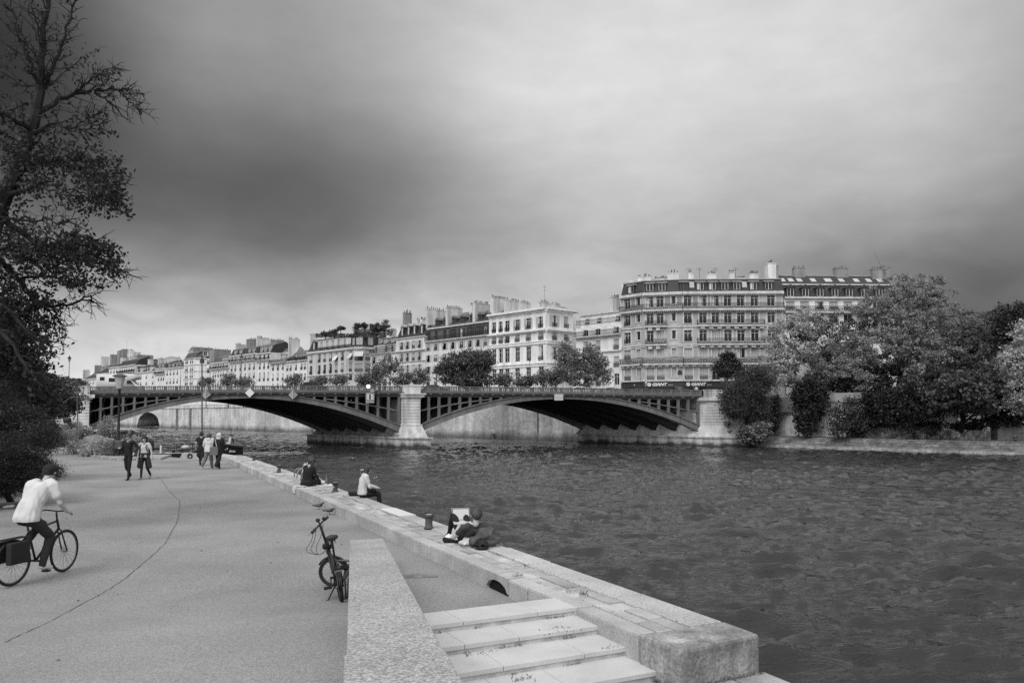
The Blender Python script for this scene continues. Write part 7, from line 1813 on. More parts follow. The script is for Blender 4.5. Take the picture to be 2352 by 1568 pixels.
mb = MB(); mb.obox((0, -.08, -.012), (.16, 0, 0), (0, .11, .02), (0, 0, .008)); mb.build("keyboard", gm("laptop_aluminium", .5, rough=.4, var=.03), lp, bevel=.003)
sn = Vector((0, .30, .95)).normalized()
mb = MB(); mb.obox((0, .06, .11), (.165, 0, 0), sn * .115, (0, .007, -.002)); scn = mb.build("screen_lid", MATS["laptop_aluminium"], lp, bevel=.003)
mb = MB(); mb.obox(Vector((0, .05, .11)), (.158, 0, 0), sn * .108, (0, .003, -.001)); mb.build("screen_bezel", SHOE_B, scn)
mb = MB(); mb.obox(Vector((0, .046, .113)), (.146, 0, 0), sn * .095, (0, .002, -.0007)); mb.build("screen", gm("lit_screen", .3, rough=.4, var=.03, emit=.30), scn)
# bag, helmet, carrier bag, sock beside the reader
mb = MB(); mcap(mb, V3(-.14, 0, .10), V3(.10, .04, .20), .09, .14, 12); mcap(mb, V3(.04, .02, .22), V3(.24, 0, .10), .12, .08, 12); mcap(mb, V3(-.16, -.03, .07), V3(.2, -.03, .06), .07, .07, 10)
o = link("travel_bag", remesh(mb, .012, 2), None, tuple(at(rd, (.20, -.44, 0))))
folds(o.data, .03, (7, 7, 7))
o.rotation_euler.z = rz; o.data.materials.append(gm("bag_canvas", .085, rough=.9, var=.3, scale=8, bump=.5, bscale=14)); tag(o, "grey canvas bag propping up the reader's back", "bag")
hp_ = G(1106, 1259, KZ); hm = thing("bike_helmet", "black vented bicycle helmet in front of the canvas bag", "helmet", (hp_.x, hp_.y, KZ), rz)
mb = MB()
for i in range(7):
    a = -1.1 + i * .366; pts = [V3(math.sin(a) * .115 * math.cos(b2), -.145 * math.sin(b2), .03 + .135 * math.cos(a) * math.cos(b2) ** .8) for b2 in [(-1.25 + j * .3125) for j in range(9)]]; mb.tube(pts, .016, 6)
mb.tube([V3(math.cos(a) * .115, math.sin(a) * .145, .03) for a in [i * math.pi / 10 for i in range(21)]], .018, 6)
mb.tube([V3(math.sin(a) * .10, .03, .03 + .125 * math.cos(a)) for a in [-1.5 + i * .3 for i in range(11)]], .014, 6); mb.tube([V3(math.sin(a) * .10, -.06, .03 + .12 * math.cos(a)) for a in [-1.5 + i * .3 for i in range(11)]], .014, 6)
mb.build("shell", gm("helmet_plastic", .015, rough=.35, var=.2), hm, smooth=True)
mb = MB(); mb.ell((0, 0, .05), (.085, .115, .085), 12); mb.build("padding", C_BLACK, hm, smooth=True)
g = np.random.default_rng(8)
def crumple(px, py, blobs, mat, name, label, cat, z=KZ, vox=.012, amp=.02):
    mb = MB()
    for c_, r in blobs: mb.ell(c_, r, 10)
    me = remesh(mb, vox, 1)
    for v in me.vertices: v.co += Vector(noise.noise_vector(v.co * 16)) * amp + Vector(noise.noise_vector(v.co * 38)) * amp * .4; v.co.z = max(v.co.z, .002)
    me.materials.append(mat); q = G(px, py, z); return tag(link(name, me, None, (q.x, q.y, z)), label, cat)
PLASTIC = gm("white_plastic", .75, rough=.5, var=.08, scale=8)
crumple(1051, 1243, [((-.14, .02, .06), (.10, .08, .07)), ((0, 0, .05), (.11, .08, .06)), ((.05, .02, .05), (.1, .1, .05))], PLASTIC, "white_bundle", "white crumpled cloth bundle at the reader's elbow", "bundle")
cb = crumple(1075, 1251, [((0, 0, .07), (.13, .10, .08)), ((.06, .03, .13), (.08, .07, .08)), ((-.06, -.02, .05), (.1, .08, .05))], PLASTIC, "carrier_bag", "white plastic carrier bag with open handles beside the helmet", "bag")
mb = MB(); mb.tube([V3(.06, -.06, .12), V3(.10, -.14, .05), V3(.16, -.20, .01), V3(.15, -.13, .05), V3(.13, -.06, .12)], [.02, .012, .01, .012, .02], 6); hh = mb.build("handle", PLASTIC, cb, smooth=True)
mb = MB(); mcap(mb, V3(0, 0, .05), V3(.12, -.01, .03), .04, .035, 8); mcap(mb, V3(-.03, .01, .05), V3(-.02, 0, .03), .045, .04, 8); mcap(mb, V3(.12, 0, .025), V3(.26, -.02, .02), .03, .022, 8)
q = G(1025, 1245, KZ); o = tag(link("black_sock", remesh(mb, .01, 2), None, (q.x, q.y, KZ)), "black rolled cloth lying at the left of the white bundle", "cloth"); o.data.materials.append(C_BLACK)
# picnic beside the coat
crumple(735, 1112, [((-.1, .1, .1), (.14, .12, .12)), ((.05, .05, .06), (.16, .12, .07)), ((-.15, 0, .14), (.08, .08, .13))], PLASTIC, "picnic_bag", "white plastic picnic bag beside the person in the black coat", "bag", vox=.018)
crumple(757, 1116, [((0, 0, .03), (.14, .1, .035)), ((.1, .04, .05), (.12, .08, .05))], C_BLACK, "black_bundle", "small black cloth heap between picnic bag and bollard", "bundle", vox=.018)
q = G(753, 1118, KZ); 
for k, (dx, dy, a) in enumerate(((0, 0, .2), (.13, .05, -.2))):
    mb = MB(); mcap(mb, V3(-.1, 0, .04), V3(.1, 0, .035), .042, .036, 8); mcap(mb, V3(-.1, 0, .06), V3(-.04, 0, .07), .04, .035, 8)
    o = link("trainer_shoe", remesh(mb, .012, 2), None, (q.x + dx, q.y + dy, KZ), a); o.data.materials.append(SHOE_W); tag(o, ["white trainer standing by the picnic, nearer the bag", "white trainer standing by the picnic, nearer the bollard"][k], "shoe", "shoes by the picnic")
q = G(749.5, 1112, KZ) ; mb = MB(); mb.lathe([(.038, 0), (.04, .02), (.04, .16), (.03, .2), (.014, .26), (.014, .31), (.016, .315), (.016, .33)], (0, 0, 0), 12)
tag(mb.build("glass_bottle", gm("bottle_glass", .22, rough=.1, var=.1, spec=.6), None, smooth=True), "clear glass bottle standing by the picnic on the quay", "bottle").location = (q.x, q.y, KZ)
q = G(680, 1118, KZ); mb = MB(); n = 10
for i in range(n):
    for j in range(n): pass
vs = []; fs = []
for i in range(12):
    for j in range(9):
        u, v = i / 11, j / 8; n_ = QW + .12 - v * .55 ; s_ = 19.9 + u * .55 + .25 * v
        pos = Q_(s_, min(n_, QW + .02)); z = KZ + .008 + .012 * math.sin(u * 9 + v * 5) if n_ < QW else KZ - (n_ - QW) * 1.6
        vs.append((pos.x, pos.y, z))
for i in range(11):
    for j in range(8): fs.append((i * 9 + j, (i + 1) * 9 + j, (i + 1) * 9 + j + 1, i * 9 + j + 1))
dq = G(686, 1117, KZ) - Q_(20.1, .9, KZ)
me = bpy.data.meshes.new("picnic_blanket"); me.from_pydata([(a[0] - 0, a[1], a[2]) for a in vs], [], fs); me.materials.append(C_WHITE); me.shade_smooth()
s_here = (G(686, 1117, KZ) - E0).dot(QD) - 20.2
o = link("picnic_blanket", me, None, tuple(QD * s_here)); tag(o, "white blanket hanging over the kerb under the person in the black coat", "blanket")
# ------------------------------------------------------------------ bicycles
M_BIKE = gm("bike_paint", .02, rough=.35, var=.2); M_TYRE = gm("tyre_rubber", .025, rough=.9, var=.2); M_CHROME = gm("bright_metal", .55, rough=.25, metal=1.0, var=.05); M_SADDLE = gm("saddle_leather", .035, rough=.6, var=.2)
M_RIM = gm("dull_rim", .25, rough=.4, metal=.8)
def wheel(parent, c, r, axis, tyre=.024, spokes=20, name="wheel"):
    "wheel about c; axis is its axle direction"
    w = thing(name, None, None, c); w.parent = parent; ax = Vector(axis).normalized(); u = ax.cross(V3(0, 0, 1)).normalized(); v = ax.cross(u)
    ring = lambda rr, n=32: [(u * math.cos(2 * math.pi * i / n) + v * math.sin(2 * math.pi * i / n)) * rr for i in range(n + 1)]
    mb = MB(); mb.tube(ring(r - tyre), tyre, 8, cap=False); mb.build("tyre", M_TYRE, w, smooth=True)
    mb = MB(); mb.tube(ring(r - tyre * 2.1), .009, 6, cap=False)
    mb.build("rim", M_RIM, w, smooth=True)
    mb = MB()
    for i in range(spokes):
        a = 2 * math.pi * i / spokes; d = u * math.cos(a) + v * math.sin(a); mb.tube([ax * (.02 * (1 if i % 2 else -1)), d * (r - tyre * 2)], .0022, 3)
    mb.tube([ax * -.045, ax * .045], .02, 8); mb.build("spokes", M_RIM, w)
    return w
def smooth_path(p, n=6):
    r = []; q = [p[0]] + p + [p[-1]]
    for i in range(1, len(q) - 2):
        for k in range(n):
            t = k / n; r.append(.5 * ((2 * q[i]) + (q[i + 1] - q[i - 1]) * t + (2 * q[i - 1] - 5 * q[i] + 4 * q[i + 1] - q[i + 2]) * t * t + (3 * q[i] - q[i - 1] - 3 * q[i + 1] + q[i + 2]) * t ** 3))
    return r + [p[-1]]
def folding_bike():
    rc = G(783, 1383); fc = G(766, 1346); rz = heading(rc, fc)
    t = thing("folding_bicycle", "black folding bicycle with small wheels standing on its kickstand beside the pebble wall", "bicycle", (rc.x, rc.y, 0), rz); t.rotation_euler = (0, R_(-7.5), rz)
    r = .215; L = (Vector((fc.x, fc.y, 0)) - Vector((rc.x, rc.y, 0))).length
    M = Matrix.Rotation(R_(-5), 4, 'Y')       # leaning on the stand
    wheel(t, V3(0, 0, r), r, (1, 0, .05)); fw = V3(.02, L, r); sd = Vector((math.cos(R_(70)), math.sin(R_(70)), .03)); sd = Vector((.30, .954, .0))
    wheel(t, fw, r, sd)
    st = Vector((-sd.y, sd.x, 0))              # forward of the turned front wheel
    mb = MB(); bb = V3(0, .34, .28); head = V3(-.02, L - .08, .60); seat = V3(0, .17, .60)
    mb.tube([bb, V3(-.01, .6, .36), head], [.028, .034, .03], 8); mb.tube([head + V3(0, .02, -.1), head + V3(0, -.01, .06)], .028, 8)
    mb.tube([bb, seat], .02, 8)
    for s in (-1, 1): mb.tube([V3(s * .055, 0, r), V3(s * .04, .2, r + .02), bb], .012, 6); mb.tube([V3(s * .055, 0, r), V3(s * .03, .12, .45), seat], .010, 6)
    for s in (-1, 1): mb.tube([fw + sd * s * .05, fw + sd * s * .05 + V3(0, 0, r + .03), head + V3(0, .03, -.1)], .012, 6)
    mb.build("frame", M_BIKE, t, smooth=True)
    mb = MB(); mb.tube([head, head + V3(-.075, -.06, .36)], .019, 8); stem = head + V3(-.075, -.06, .36)
    A, B = stem + sd * -.27 + V3(0, 0, -.045), stem + sd * .27 + V3(0, 0, .045); A = stem + Vector((-.13, -.23, -.06)); B = stem + Vector((.13, .22, .05))
    mb.tube([A, stem.lerp(A, .4), stem, stem.lerp(B, .4), B], .013, 8); hb = mb.build("handlebar", M_BIKE, t, smooth=True)
    for a in (A, B):
        mb = MB(); d = (a - stem).normalized(); mb.tube([a - d * .10, a - d * .05, a + d * .01], [.019, .022, .023], 8); mb.build("grip", M_SADDLE, hb, smooth=True)
        mb = MB(); mb.tube([a - d * .13, a - d * .08 + st * .05 + V3(0, 0, -.02), a - d * .0 + st * .06 + V3(0, 0, -.03)], .007, 5); mb.build("brake_lever", M_CHROME, hb)
    mb = MB(); mb.lathe([(.01, 0), (.03, .01), (.028, .03), (.01, .045)], stem.lerp(B, .55) + V3(0, 0, .01), 10); mb.build("bell", M_BIKE, hb, smooth=True)
    mb = MB(); q = stem + V3(-.02, .03, .06); mb.tube([stem, q], .012, 6); mb.ell(q, (.035, .05, .03), 10); mb.build("headlamp", M_BIKE, hb, smooth=True)
    mb = MB()
    for k, (o1, o2) in enumerate(((V3(-.1, -.14, -.02), .30), (V3(-.06, -.1, -.03), .24), (V3(.05, .02, 0), .2))):
        a = stem + o1; b = head + V3(0, -.04, -.02); mb.tube(smooth_path([a, a + V3(-.05, -.03, -.16), a.lerp(b, .5) + V3(-o2 * .75, -.06, -.12), b + V3(-.14, -.02, -.05), b]), .004, 5)
    mb.build("brake_cable", M_BIKE, t)
    mb = MB(); mb.tube([seat, seat + V3(-.01, -.06, .26)], .015, 8); mb.build("seat_post", M_BIKE, t, smooth=True); sp = seat + V3(-.01, -.07, .27)
    mb = MB(); mb.tube([sp + V3(0, -.1, .015), sp + V3(0, -.06, .02), sp + V3(0, .02, .02), sp + V3(0, .1, .012), sp + V3(0, .16, .0)], [.05, .075, .05, .028, .018], 10)
    for v in range(len(mb.v)):
        x, y, z = mb.v[v]; cz = sp.z + .012; mb.v[v] = (sp.x + (x - sp.x) * 1.15, y, cz + (z - cz) * (.45 if z > cz else .75))
    sa = mb.build("saddle", M_SADDLE, t, smooth=True)
    mb = MB()
    for s in (-1, 1): mb.tube([sp + V3(s * .04, -.08, -.03), sp + V3(s * .04, -.08, -.065), sp + V3(s * .028, -.03, -.03)], .012, 6)
    mb.build("saddle_springs", M_CHROME, sa)
    mb = MB()
    for ccw, cen, axis in ((1, V3(0, 0, r), V3(1, 0, 0)), (2, fw, sd)):
        fwd = V3(0, 1, 0) if ccw == 1 else st
        for s in (-1, 0, 1):
            pts = [cen + axis * s * .022 + (fwd * math.cos(a) + V3(0, 0, 1) * math.sin(a)) * (r + .018 - abs(s) * .006) for a in [R_(35 + i * 14) for i in range(11)]]; mb.tube(pts, .011, 5)
        if ccw == 1: mb.build("rear_mudguard", M_BIKE, t, smooth=True); mb = MB()
    mb.build("front_mudguard", M_BIKE, t, smooth=True)
    mb = MB(); mb.box(-.05, .05, -.06, .30, .46, .475)
    for s in (-1, 1): mb.tube([V3(s * .05, -.05, .47), V3(s * .06, 0, r)], .006, 5); mb.tube([V3(s * .05, -.06, .47), V3(s * .05, .3, .475)], .007, 5)
    mb.build("luggage_rack", M_BIKE, t); mb = MB(); mb.box(-.04, .04, -.085, -.06, .40, .45); mb.build("rear_reflector", gm("reflector", .18, rough=.2), t)
    mb = MB(); mb.tube([bb + V3(-.07, 0, 0), bb + V3(-.075, -.02, -.0), bb + V3(-.08, -.13, -.10)], .010, 6); mb.tube([bb + V3(.07, 0, 0), bb + V3(.08, .12, .10)], .010, 6); mb.tube([bb + V3(-.08, 0, 0), bb + V3(.08, 0, 0)], .02, 8)
    mb.tube([bb + V3(.055, 0, 0) + V3(0, math.cos(a), math.sin(a)) * .075 for a in [i * math.pi / 8 for i in range(17)]], .008, 4); cr = mb.build("crankset", M_BIKE, t)
    for a, s in ((bb + V3(-.08, -.13, -.10), -1), (bb + V3(.08, .12, .10), 1)):
        mb = MB(); 
        for dy in (-.035, .035): mb.box(a.x + min(0, s * .10), a.x + max(0, s * .10), a.y + dy - .008, a.y + dy + .008, a.z - .012, a.z + .012)
        mb.box(a.x + s * .10 - .008, a.x + s * .10 + .008, a.y - .04, a.y + .04, a.z - .012, a.z + .012); mb.build("pedal", M_BIKE, t)
    mb = MB(); mb.tube([V3(-.03, .2, .2), V3(-.16, .10, .035)], .010, 6); mb.tube([V3(-.16, .10, .035), V3(-.185, .10, .035)], .016, 6); mb.build("kickstand", M_BIKE, t)
    mb = MB(); mb.ell((.01, L - .14, .66), (.05, .04, .08), 10); mb.ell((-.07, L - .2, .64), (.035, .03, .05), 8); mb.build("folding_hinge", M_BIKE, t, smooth=True)
    mb = MB(); mb.tube([V3(.17, .52, .32), V3(.3, .55, .33)], [.055, .06], 10); mb.tube([bb + V3(.02, .1, .1), V3(.17, .52, .32)], .012, 5); mb.build("side_lamp", M_BIKE, t, smooth=True)
    return t
folding_bike()
# low hoop stand between bicycle and wall
hp0 = G(794, 1378); hs = thing("bike_hoop", "bent metal hoop stand between the folding bicycle and the pebble wall", "bike stand", (hp0.x, hp0.y, 0))
mb = MB(); mb.tube([V3(0, 0, .02), V3(-.06, .06, .04), V3(-.09, .12, .2), V3(-.02, .4, .38), V3(-.0, .5, .43), V3(-.1, .52, .44), V3(-.28, .52, .44)], .018, 8); mb.tube([V3(.0, .02, .02), V3(-.04, .12, .25), V3(.02, .4, .40)], .012, 6); mb.tube([V3(.02, .05, .02), V3(-.0, .15, .25), V3(.03, .4, .40)], .012, 6)
mb.build("hoop", gm("hoop_metal", .10, rough=.45, metal=.6), hs, smooth=True)

# the cyclist
cr = G(27, 1346); hd_ = Vector((.16, .987, 0)).normalized(); crz = heading((0, 0), hd_)
cyc = thing("bicycle", "dark bicycle with pannier ridden by the cyclist in the white shirt", "bicycle", (cr.x, cr.y, ramp_z(cr)), crz)
r = .34; wheel(cyc, V3(0, 0, r), r, (1, 0, 0), .02, 24); wheel(cyc, V3(0, 1.04, r), r, (1, .08, 0), .02, 24)
mb = MB(); bb = V3(0, .44, .29); hd0 = V3(0, .86, .86); st0 = V3(0, .27, .80)
mb.tube([bb, st0], .017, 8); mb.tube([st0 + V3(0, .02, -.05), hd0 + V3(0, 0, -.02)], .016, 8); mb.tube([bb, hd0 + V3(0, .03, -.15)], .019, 8); mb.tube([hd0, hd0 + V3(0, .05, -.17)], .019, 8)
for s in (-1, 1): mb.tube([V3(s * .06, 0, r), bb], .010, 6); mb.tube([V3(s * .06, 0, r), st0 + V3(0, .01, -.05)], .009, 6); mb.tube([hd0 + V3(s * .03, .05, -.16), V3(s * .05, 1.04, r)], .012, 6)
mb.build("frame", M_BIKE, cyc, smooth=True)
mb = MB(); mb.tube([hd0, hd0 + V3(0, -.02, .12)], .014, 8); hc = hd0 + V3(0, .02, .13); mb.tube([hc + V3(-.30, -.12, .0), hc + V3(-.2, -.02, .02), hc, hc + V3(.2, -.02, .02), hc + V3(.30, -.12, .0)], .012, 8); mb.build("handlebar", M_BIKE, cyc, smooth=True)
mb = MB(); mb.tube([st0, st0 + V3(0, -.03, .14)], .013, 8); mb.build("seat_post", M_BIKE, cyc)
mb = MB(); sp = st0 + V3(0, -.03, .16); mb.tube([sp + V3(0, -.1, 0), sp + V3(0, -.05, .01), sp + V3(0, .05, .01), sp + V3(0, .15, 0)], [.04, .075, .045, .02], 8); mb.build("saddle", M_SADDLE, cyc, smooth=True)
mb = MB()
for s in (-1, 1): mb.box(s * .08 - (.09 if s < 0 else 0), s * .08 + (.09 if s > 0 else 0), -.22, .14, .34, .66)
mb.build("pannier", gm("pannier_cloth", .02, rough=.8, var=.3), cyc, bevel=.02)
mb = MB(); mb.box(-.06, .06, -.22, .2, .69, .705); mb.build("luggage_rack", M_BIKE, cyc)
pr, pl_ = bb + V3(.09, .06, -.16), bb + V3(-.09, -.06, .16)
mb = MB(); mb.tube([bb + V3(.09, 0, 0), pr], .010, 6); mb.tube([bb + V3(-.09, 0, 0), pl_], .010, 6); mb.tube([bb + V3(-.09, 0, 0), bb + V3(.09, 0, 0)], .018, 8); mb.build("crankset", M_BIKE, cyc)
for p_, s in ((pr, 1), (pl_, -1)): mb = MB(); mb.box(min(p_.x, p_.x + s * .1), max(p_.x, p_.x + s * .1), p_.y - .04, p_.y + .04, p_.z - .012, p_.z + .012); mb.build("pedal", M_BIKE, cyc)
J = {}; J['pelvis'] = V3(0, .24, .99); J['waist'] = V3(0, .32, 1.16); J['chest'] = V3(0, .46, 1.36); J['neck'] = V3(0, .60, 1.50); J['head'] = V3(0, .69, 1.63)
for i, (s, pd) in enumerate(((-1, pl_), (1, pr))):
    J['hip%d' % i] = V3(s * .09, .26, .95); an = pd + V3(s * .03, -.06, .10); J['ankle%d' % i] = an; J['toe%d' % i] = pd + V3(s * .04, .10, .035)
    kn = (J['hip%d' % i] + an) / 2; d = (an - J['hip%d' % i]); h = math.sqrt(max(.01, .44 ** 2 - (d.length / 2) ** 2)); n_ = V3(0, 1, 0) - d.normalized() * d.normalized().y; J['knee%d' % i] = kn + n_.normalized() * h + V3(s * .02, 0, 0)
    J['sh%d' % i] = V3(s * .19, .52, 1.43); J['wr%d' % i] = hc + V3(s * .29, -.19, .04); m_ = (J['sh%d' % i] + J['wr%d' % i]) / 2; J['el%d' % i] = m_ + V3(s * .06, -.05, -.07); J['hand%d' % i] = J['wr%d' % i] + V3(s * .02, .1, -.04)
rider = person("person", "cyclist in loose white shirt, dark trousers and dark cap riding along the path", tuple(cyc.location), crz, J, top=C_WHITE, bot=gm("dark_trousers", .03, rough=.9, var=.2), shoe=SHOE_W, hair=H_DARK, sleeve='short', voxel=.011, skin=SKIN, bulk=1.14, wleg=1.25, shirt=(.018, -.04))
mb = MB(); mb.ell(J['head'] + V3(0, -.01, .045), (.108, .118, .085), 14); mb.obox(J['head'] + V3(0, .12, .05), (.075, 0, 0), (0, .05, -.01), (0, .002, .008)); mb.build("cap", C_BLACK, rider, smooth=True)

# ------------------------------------------------------------------ quay furniture
def bollard(px, py, lab, sticker=False):
    q = G(px, py, KZ); sc = 1.0
    t = thing("mooring_bollard", lab, "bollard", (q.x, q.y, KZ), 0, "iron bollards along the quay edge"); t.scale = (.64, .64, .66)
    mb = MB(); mb.lathe([(.155, 0), (.16, .02), (.155, .035), (.12, .05), (.115, .2), (.118, .30), (.125, .33), (.155, .345), (.165, .37), (.16, .41), (.14, .425), (.0, .43)], (0, 0, 0), 20); mb.build("post", gm("bollard_iron", .06, rough=.65, var=.5, scale=5), t, smooth=True)
    mb = MB(); mb.lathe([(.10, .428), (.0, .432)] if not sticker else [(.10, .43), (.0, .434)], (0, 0, 0), 16); mb.build("worn_top", gm("worn_iron", .45 if not sticker else .12, rough=.4), t)
    if sticker: mb = MB(); mb.obox((-.05, -.112, .22), (.03, -.012, 0), (0, .003, 0), (0, 0, .04)); mb.build("sticker", C_LIGHT, t)
bollard(985, 1213, "black iron bollard with bright worn top, just before the reader with the laptop"); bollard(770, 1129, "black iron bollard between the picnic and the woman in the pale blouse", True); bollard(640.5, 1084, "black iron bollard beyond the person in the black coat, with a small sticker", True); bollard(583, 1057.5, "small far bollard at the tip of the quay near the boat's bow")
q = G(724, 1093, KZ); lr = thing("ladder_rail", "bent grab rail of a river ladder rising over the quay edge behind the picnic", "handrail", (q.x, q.y, KZ))
pe = Q_((q - E0).dot(QD), .05) - Vector((q.x, q.y, 0))
for k in (0, .5):
    mb = MB(); b0 = Vector((pe.x, pe.y, 0)) + QD * (k - .5); mb.tube([b0 + QN * .35, b0 + QN * .33 + V3(0, 0, .22), b0 + QN * .25 + V3(0, 0, .3), b0 - QN * .1 + V3(0, 0, .32), b0 - QN * .16 + V3(0, 0, .2), b0 - QN * .16 + V3(0, 0, -1.2)], .022, 8); mb.build("rail", gm("galvanised_rail", .3, rough=.45, metal=.5), lr, smooth=True)
# pigeons
M_PIG = gm("pigeon_feather", .035, rough=.7, var=.4, scale=18); M_PIGL = gm("pigeon_wing", .12, rough=.7, var=.5, scale=25)
def pigeon(px, py, lab, rz, peck):
    q = G(px, py); t = thing("pigeon", lab, "pigeon", (q.x, q.y, 0), rz, "pigeons on the path"); t.scale = (.86, .86, .86); hz = .17 if peck else .2
    mb = MB(); mcap(mb, V3(0, -.05, .125), V3(0, .05, .135), .05, .055, 10); mcap(mb, V3(0, .06, .14), V3(0, .11, hz), .04, .026, 8); mb.ell((0, .125, hz + .008), (.024, .03, .024), 8); mcap(mb, V3(0, -.07, .125), V3(0, -.2, .125), .03, .018, 8); mcap(mb, V3(0, .15, hz), V3(0, .17, hz - .012), .009, .004, 6)
    me = remesh(mb, .008, 1); me.materials.append(M_PIG); me.name = "body"; link("body", me, t)
    for s in (-1, 1): mb = MB(); mb.ell((s * .042, -.035, .142), (.018, .10, .04), 10); mb.build("wing", M_PIGL, t, smooth=True)
    for s in (-1, 1): mb = MB(); mb.tube([V3(s * .022, .0, .09), V3(s * .022, .005, .01)], .006, 5); mb.tube([V3(s * .022, -.015, .006), V3(s * .022, .035, .006)], .005, 4); mb.build("leg", gm("pigeon_leg", .15), t)
pigeon(733, 1169.5, "dark pigeon walking on the path, the farther and left one of two", R_(-80), False); pigeon(757, 1181.5, "dark pigeon pecking on the path, the nearer and right one of two", R_(-86), True)

# lamps
M_LAMP = gm("lamp_iron", .022, rough=.5, var=.2); M_LGLASS = gm("lamp_glass", .42, rough=.25, var=.1)
def lantern(name, lab, base, h, group, sc=1.0):
    t = thing(name, lab, "street lamp", base, 0, group)
    mb = MB(); mb.lathe([(.20, 0), (.2, .12), (.15, .2), (.14, .55), (.10, .62), (.06, .75), (.075, .8), (.05, .9), (.045, h * .55), (.06, h * .56), (.04, h * .58), (.035, h - 1.0), (.06, h - .98), (.03, h - .9)], (0, 0, 0), 10); mb.build("post", M_LAMP, t, smooth=True)
    z = h - .9; mb = MB(); mb.lathe([(.10 * sc, z), (.21 * sc, z + .45)], (0, 0, 0), 6); mb.build("lamp_glass", M_LGLASS, t)
    mb = MB(); mb.lathe([(.30 * sc, z + .45), (.28 * sc, z + .5), (.16 * sc, z + .66), (.09 * sc, z + .72), (.1 * sc, z + .78), (.06 * sc, z + .84), (.03, z + .9)], (0, 0, 0), 8)
    mb.build("lamp_cap", M_LAMP, t); mb = MB()
    for i in range(6): a = 2 * math.pi * i / 6; mb.tube([(math.cos(a) * .105 * sc, math.sin(a) * .105 * sc, z), (math.cos(a) * .215 * sc, math.sin(a) * .215 * sc, z + .45)], .012, 4)
    mb.build("lamp_frame", M_LAMP, t)
    return t
GB = "lamp posts along bridge and island quay"
for px, w, top, lab in [(157, 0, 816, "tall lamp post against the sky on the left bridge abutment"), (553, 3.5, 813, "lamp post on the bridge rising between the two hanging diamond boards"), (471 * .0 + 500.0, 0, 0, None)]:
    if lab is None: continue
    u = (px - CX) / F_PX; P0 = B_(0, w); t_ = (u * P0.y - P0.x) / (BD.x - u * BD.y); q = B_(t_, w); zt0 = zt(max(TL, min(TR, t_))) - .95
    h = CAMZ + (953 - top) / F_PX * q.y - zt0; lantern("street_lamp", lab, (q.x, q.y, zt0), h, GB)
for px, Y, top, lab in [(414, 140, 826 - 2, "lamp post behind the bridge before the four bay house"), (758, 160, 832, "lamp post behind the bridge before the grey apartment block"), (909, 160, 819, "lamp post behind the bridge before the narrow mansard house"), (1065, 146, 826, "lamp post half hidden by the dense round dark tree"),
                   (1217, 146, 820, "lamp post before the white mansion"), (1293, 142, 834, "lamp post half hidden by the feathery two topped tree"), (1472, 136, 834, "lamp post before the left part of the shop front"), (1636, 134, 844, "lamp post before the right end of the shop front"), (1711, 138, 855, "lamp post hidden behind the smoky bush")]:
    q = ground(px, Y, ZS); lantern("street_lamp", lab, q, CAMZ + (953 - top) / F_PX * Y - ZS, GB)
q = G(270.5, 1046, .1); t = thing("path_lamp", "slim dark lamp post with a tapering frosted lantern at the tip of the flower bed", "street lamp", (q.x, q.y, .08))
H = CAMZ + (953 - 863) / F_PX * q.y; mb = MB(); mb.lathe([(.13, 0), (.13, .5), (.09, .6), (.075, 2.0), (.065, H - 1.0), (.08, H - .98), (.1, H - .85)], (0, 0, 0), 12); mb.build("post", M_LAMP, t, smooth=True)
mb = MB(); mb.lathe([(.17, H - .85), (.32, H - .12)], (0, 0, 0), 8); mb.build("lamp_shade", M_LGLASS, t); mb = MB(); mb.lathe([(.42, H - .12), (.44, H - .08), (.3, H - .02), (.06, H + .06)], (0, 0, 0), 8); mb.build("lamp_cap", gm("lamp_cap_paint", .10, rough=.5), t)
# litter frame by the lamp
q = G(276, 1047, .1); t = thing("litter_bin", "wire frame litter bin with a hanging bag at the foot of the path lamp", "litter bin", (q.x, q.y, .08))
mb = MB(); w = .34
for sx in (-w, w):
    mb.tube([(sx, 0, 0), (sx, 0, 1.55)], .025, 6)
mb.tube([(-w, 0, 1.55), (w, 0, 1.55)], .03, 6); mb.build("frame", M_LAMP, t); mb = MB(); mb.prism([(-.27, -.2), (.27, -.2), (.27, .2), (-.27, .2)], .45, .95); mb.build("bin_bag", gm("bin_bag", .07, rough=.5, var=.3, scale=4), t, bevel=.06)

# ------------------------------------------------------------------ boats
q = D(520, 1050, 49.5); bt = thing("river_barge", "dark hulled barge with pale waterline band moored beyond the quay's end", "barge", (q.x, q.y, ZW + 1.15), 0)
bx = lambda px: ((px - CX) / F_PX) * 49.5 - q.x
x1, x0 = bx(560), bx(330)
def hullsec(x, beam, zt_, zb): return [(x, -beam, zt_), (x, -beam * .92, zb), (x, beam * .92, zb), (x, beam, zt_)]
mb = MB(); N_ = 14; secs = []
deck = lambda t: 1.32 + (0 if t < .66 else .70 * min(1, (t - .66) / .10) if t < .80 else .70 - .42 * (t - .80) / .20)
for i in range(N_ + 1):
    t_ = i / N_; x = x0 + (x1 - x0) * t_; bm_ = 2.2 * (1 - max(0, (t_ - .80) / .2) ** 2.2 * .97); secs.append(hullsec(x, bm_, deck(t_), -1.7))
for a, b_ in zip(secs, secs[1:]): mb.add(a + b_, [(0, 4, 5, 1), (1, 5, 6, 2), (2, 6, 7, 3)])
mb.add(secs[0], [(0, 1, 2, 3)]); mb.add(secs[-1], [(3, 2, 1, 0)])
mb.build("hull", gm("barge_paint", .018, rough=.4, var=.3, scale=1), bt)
mb = MB()
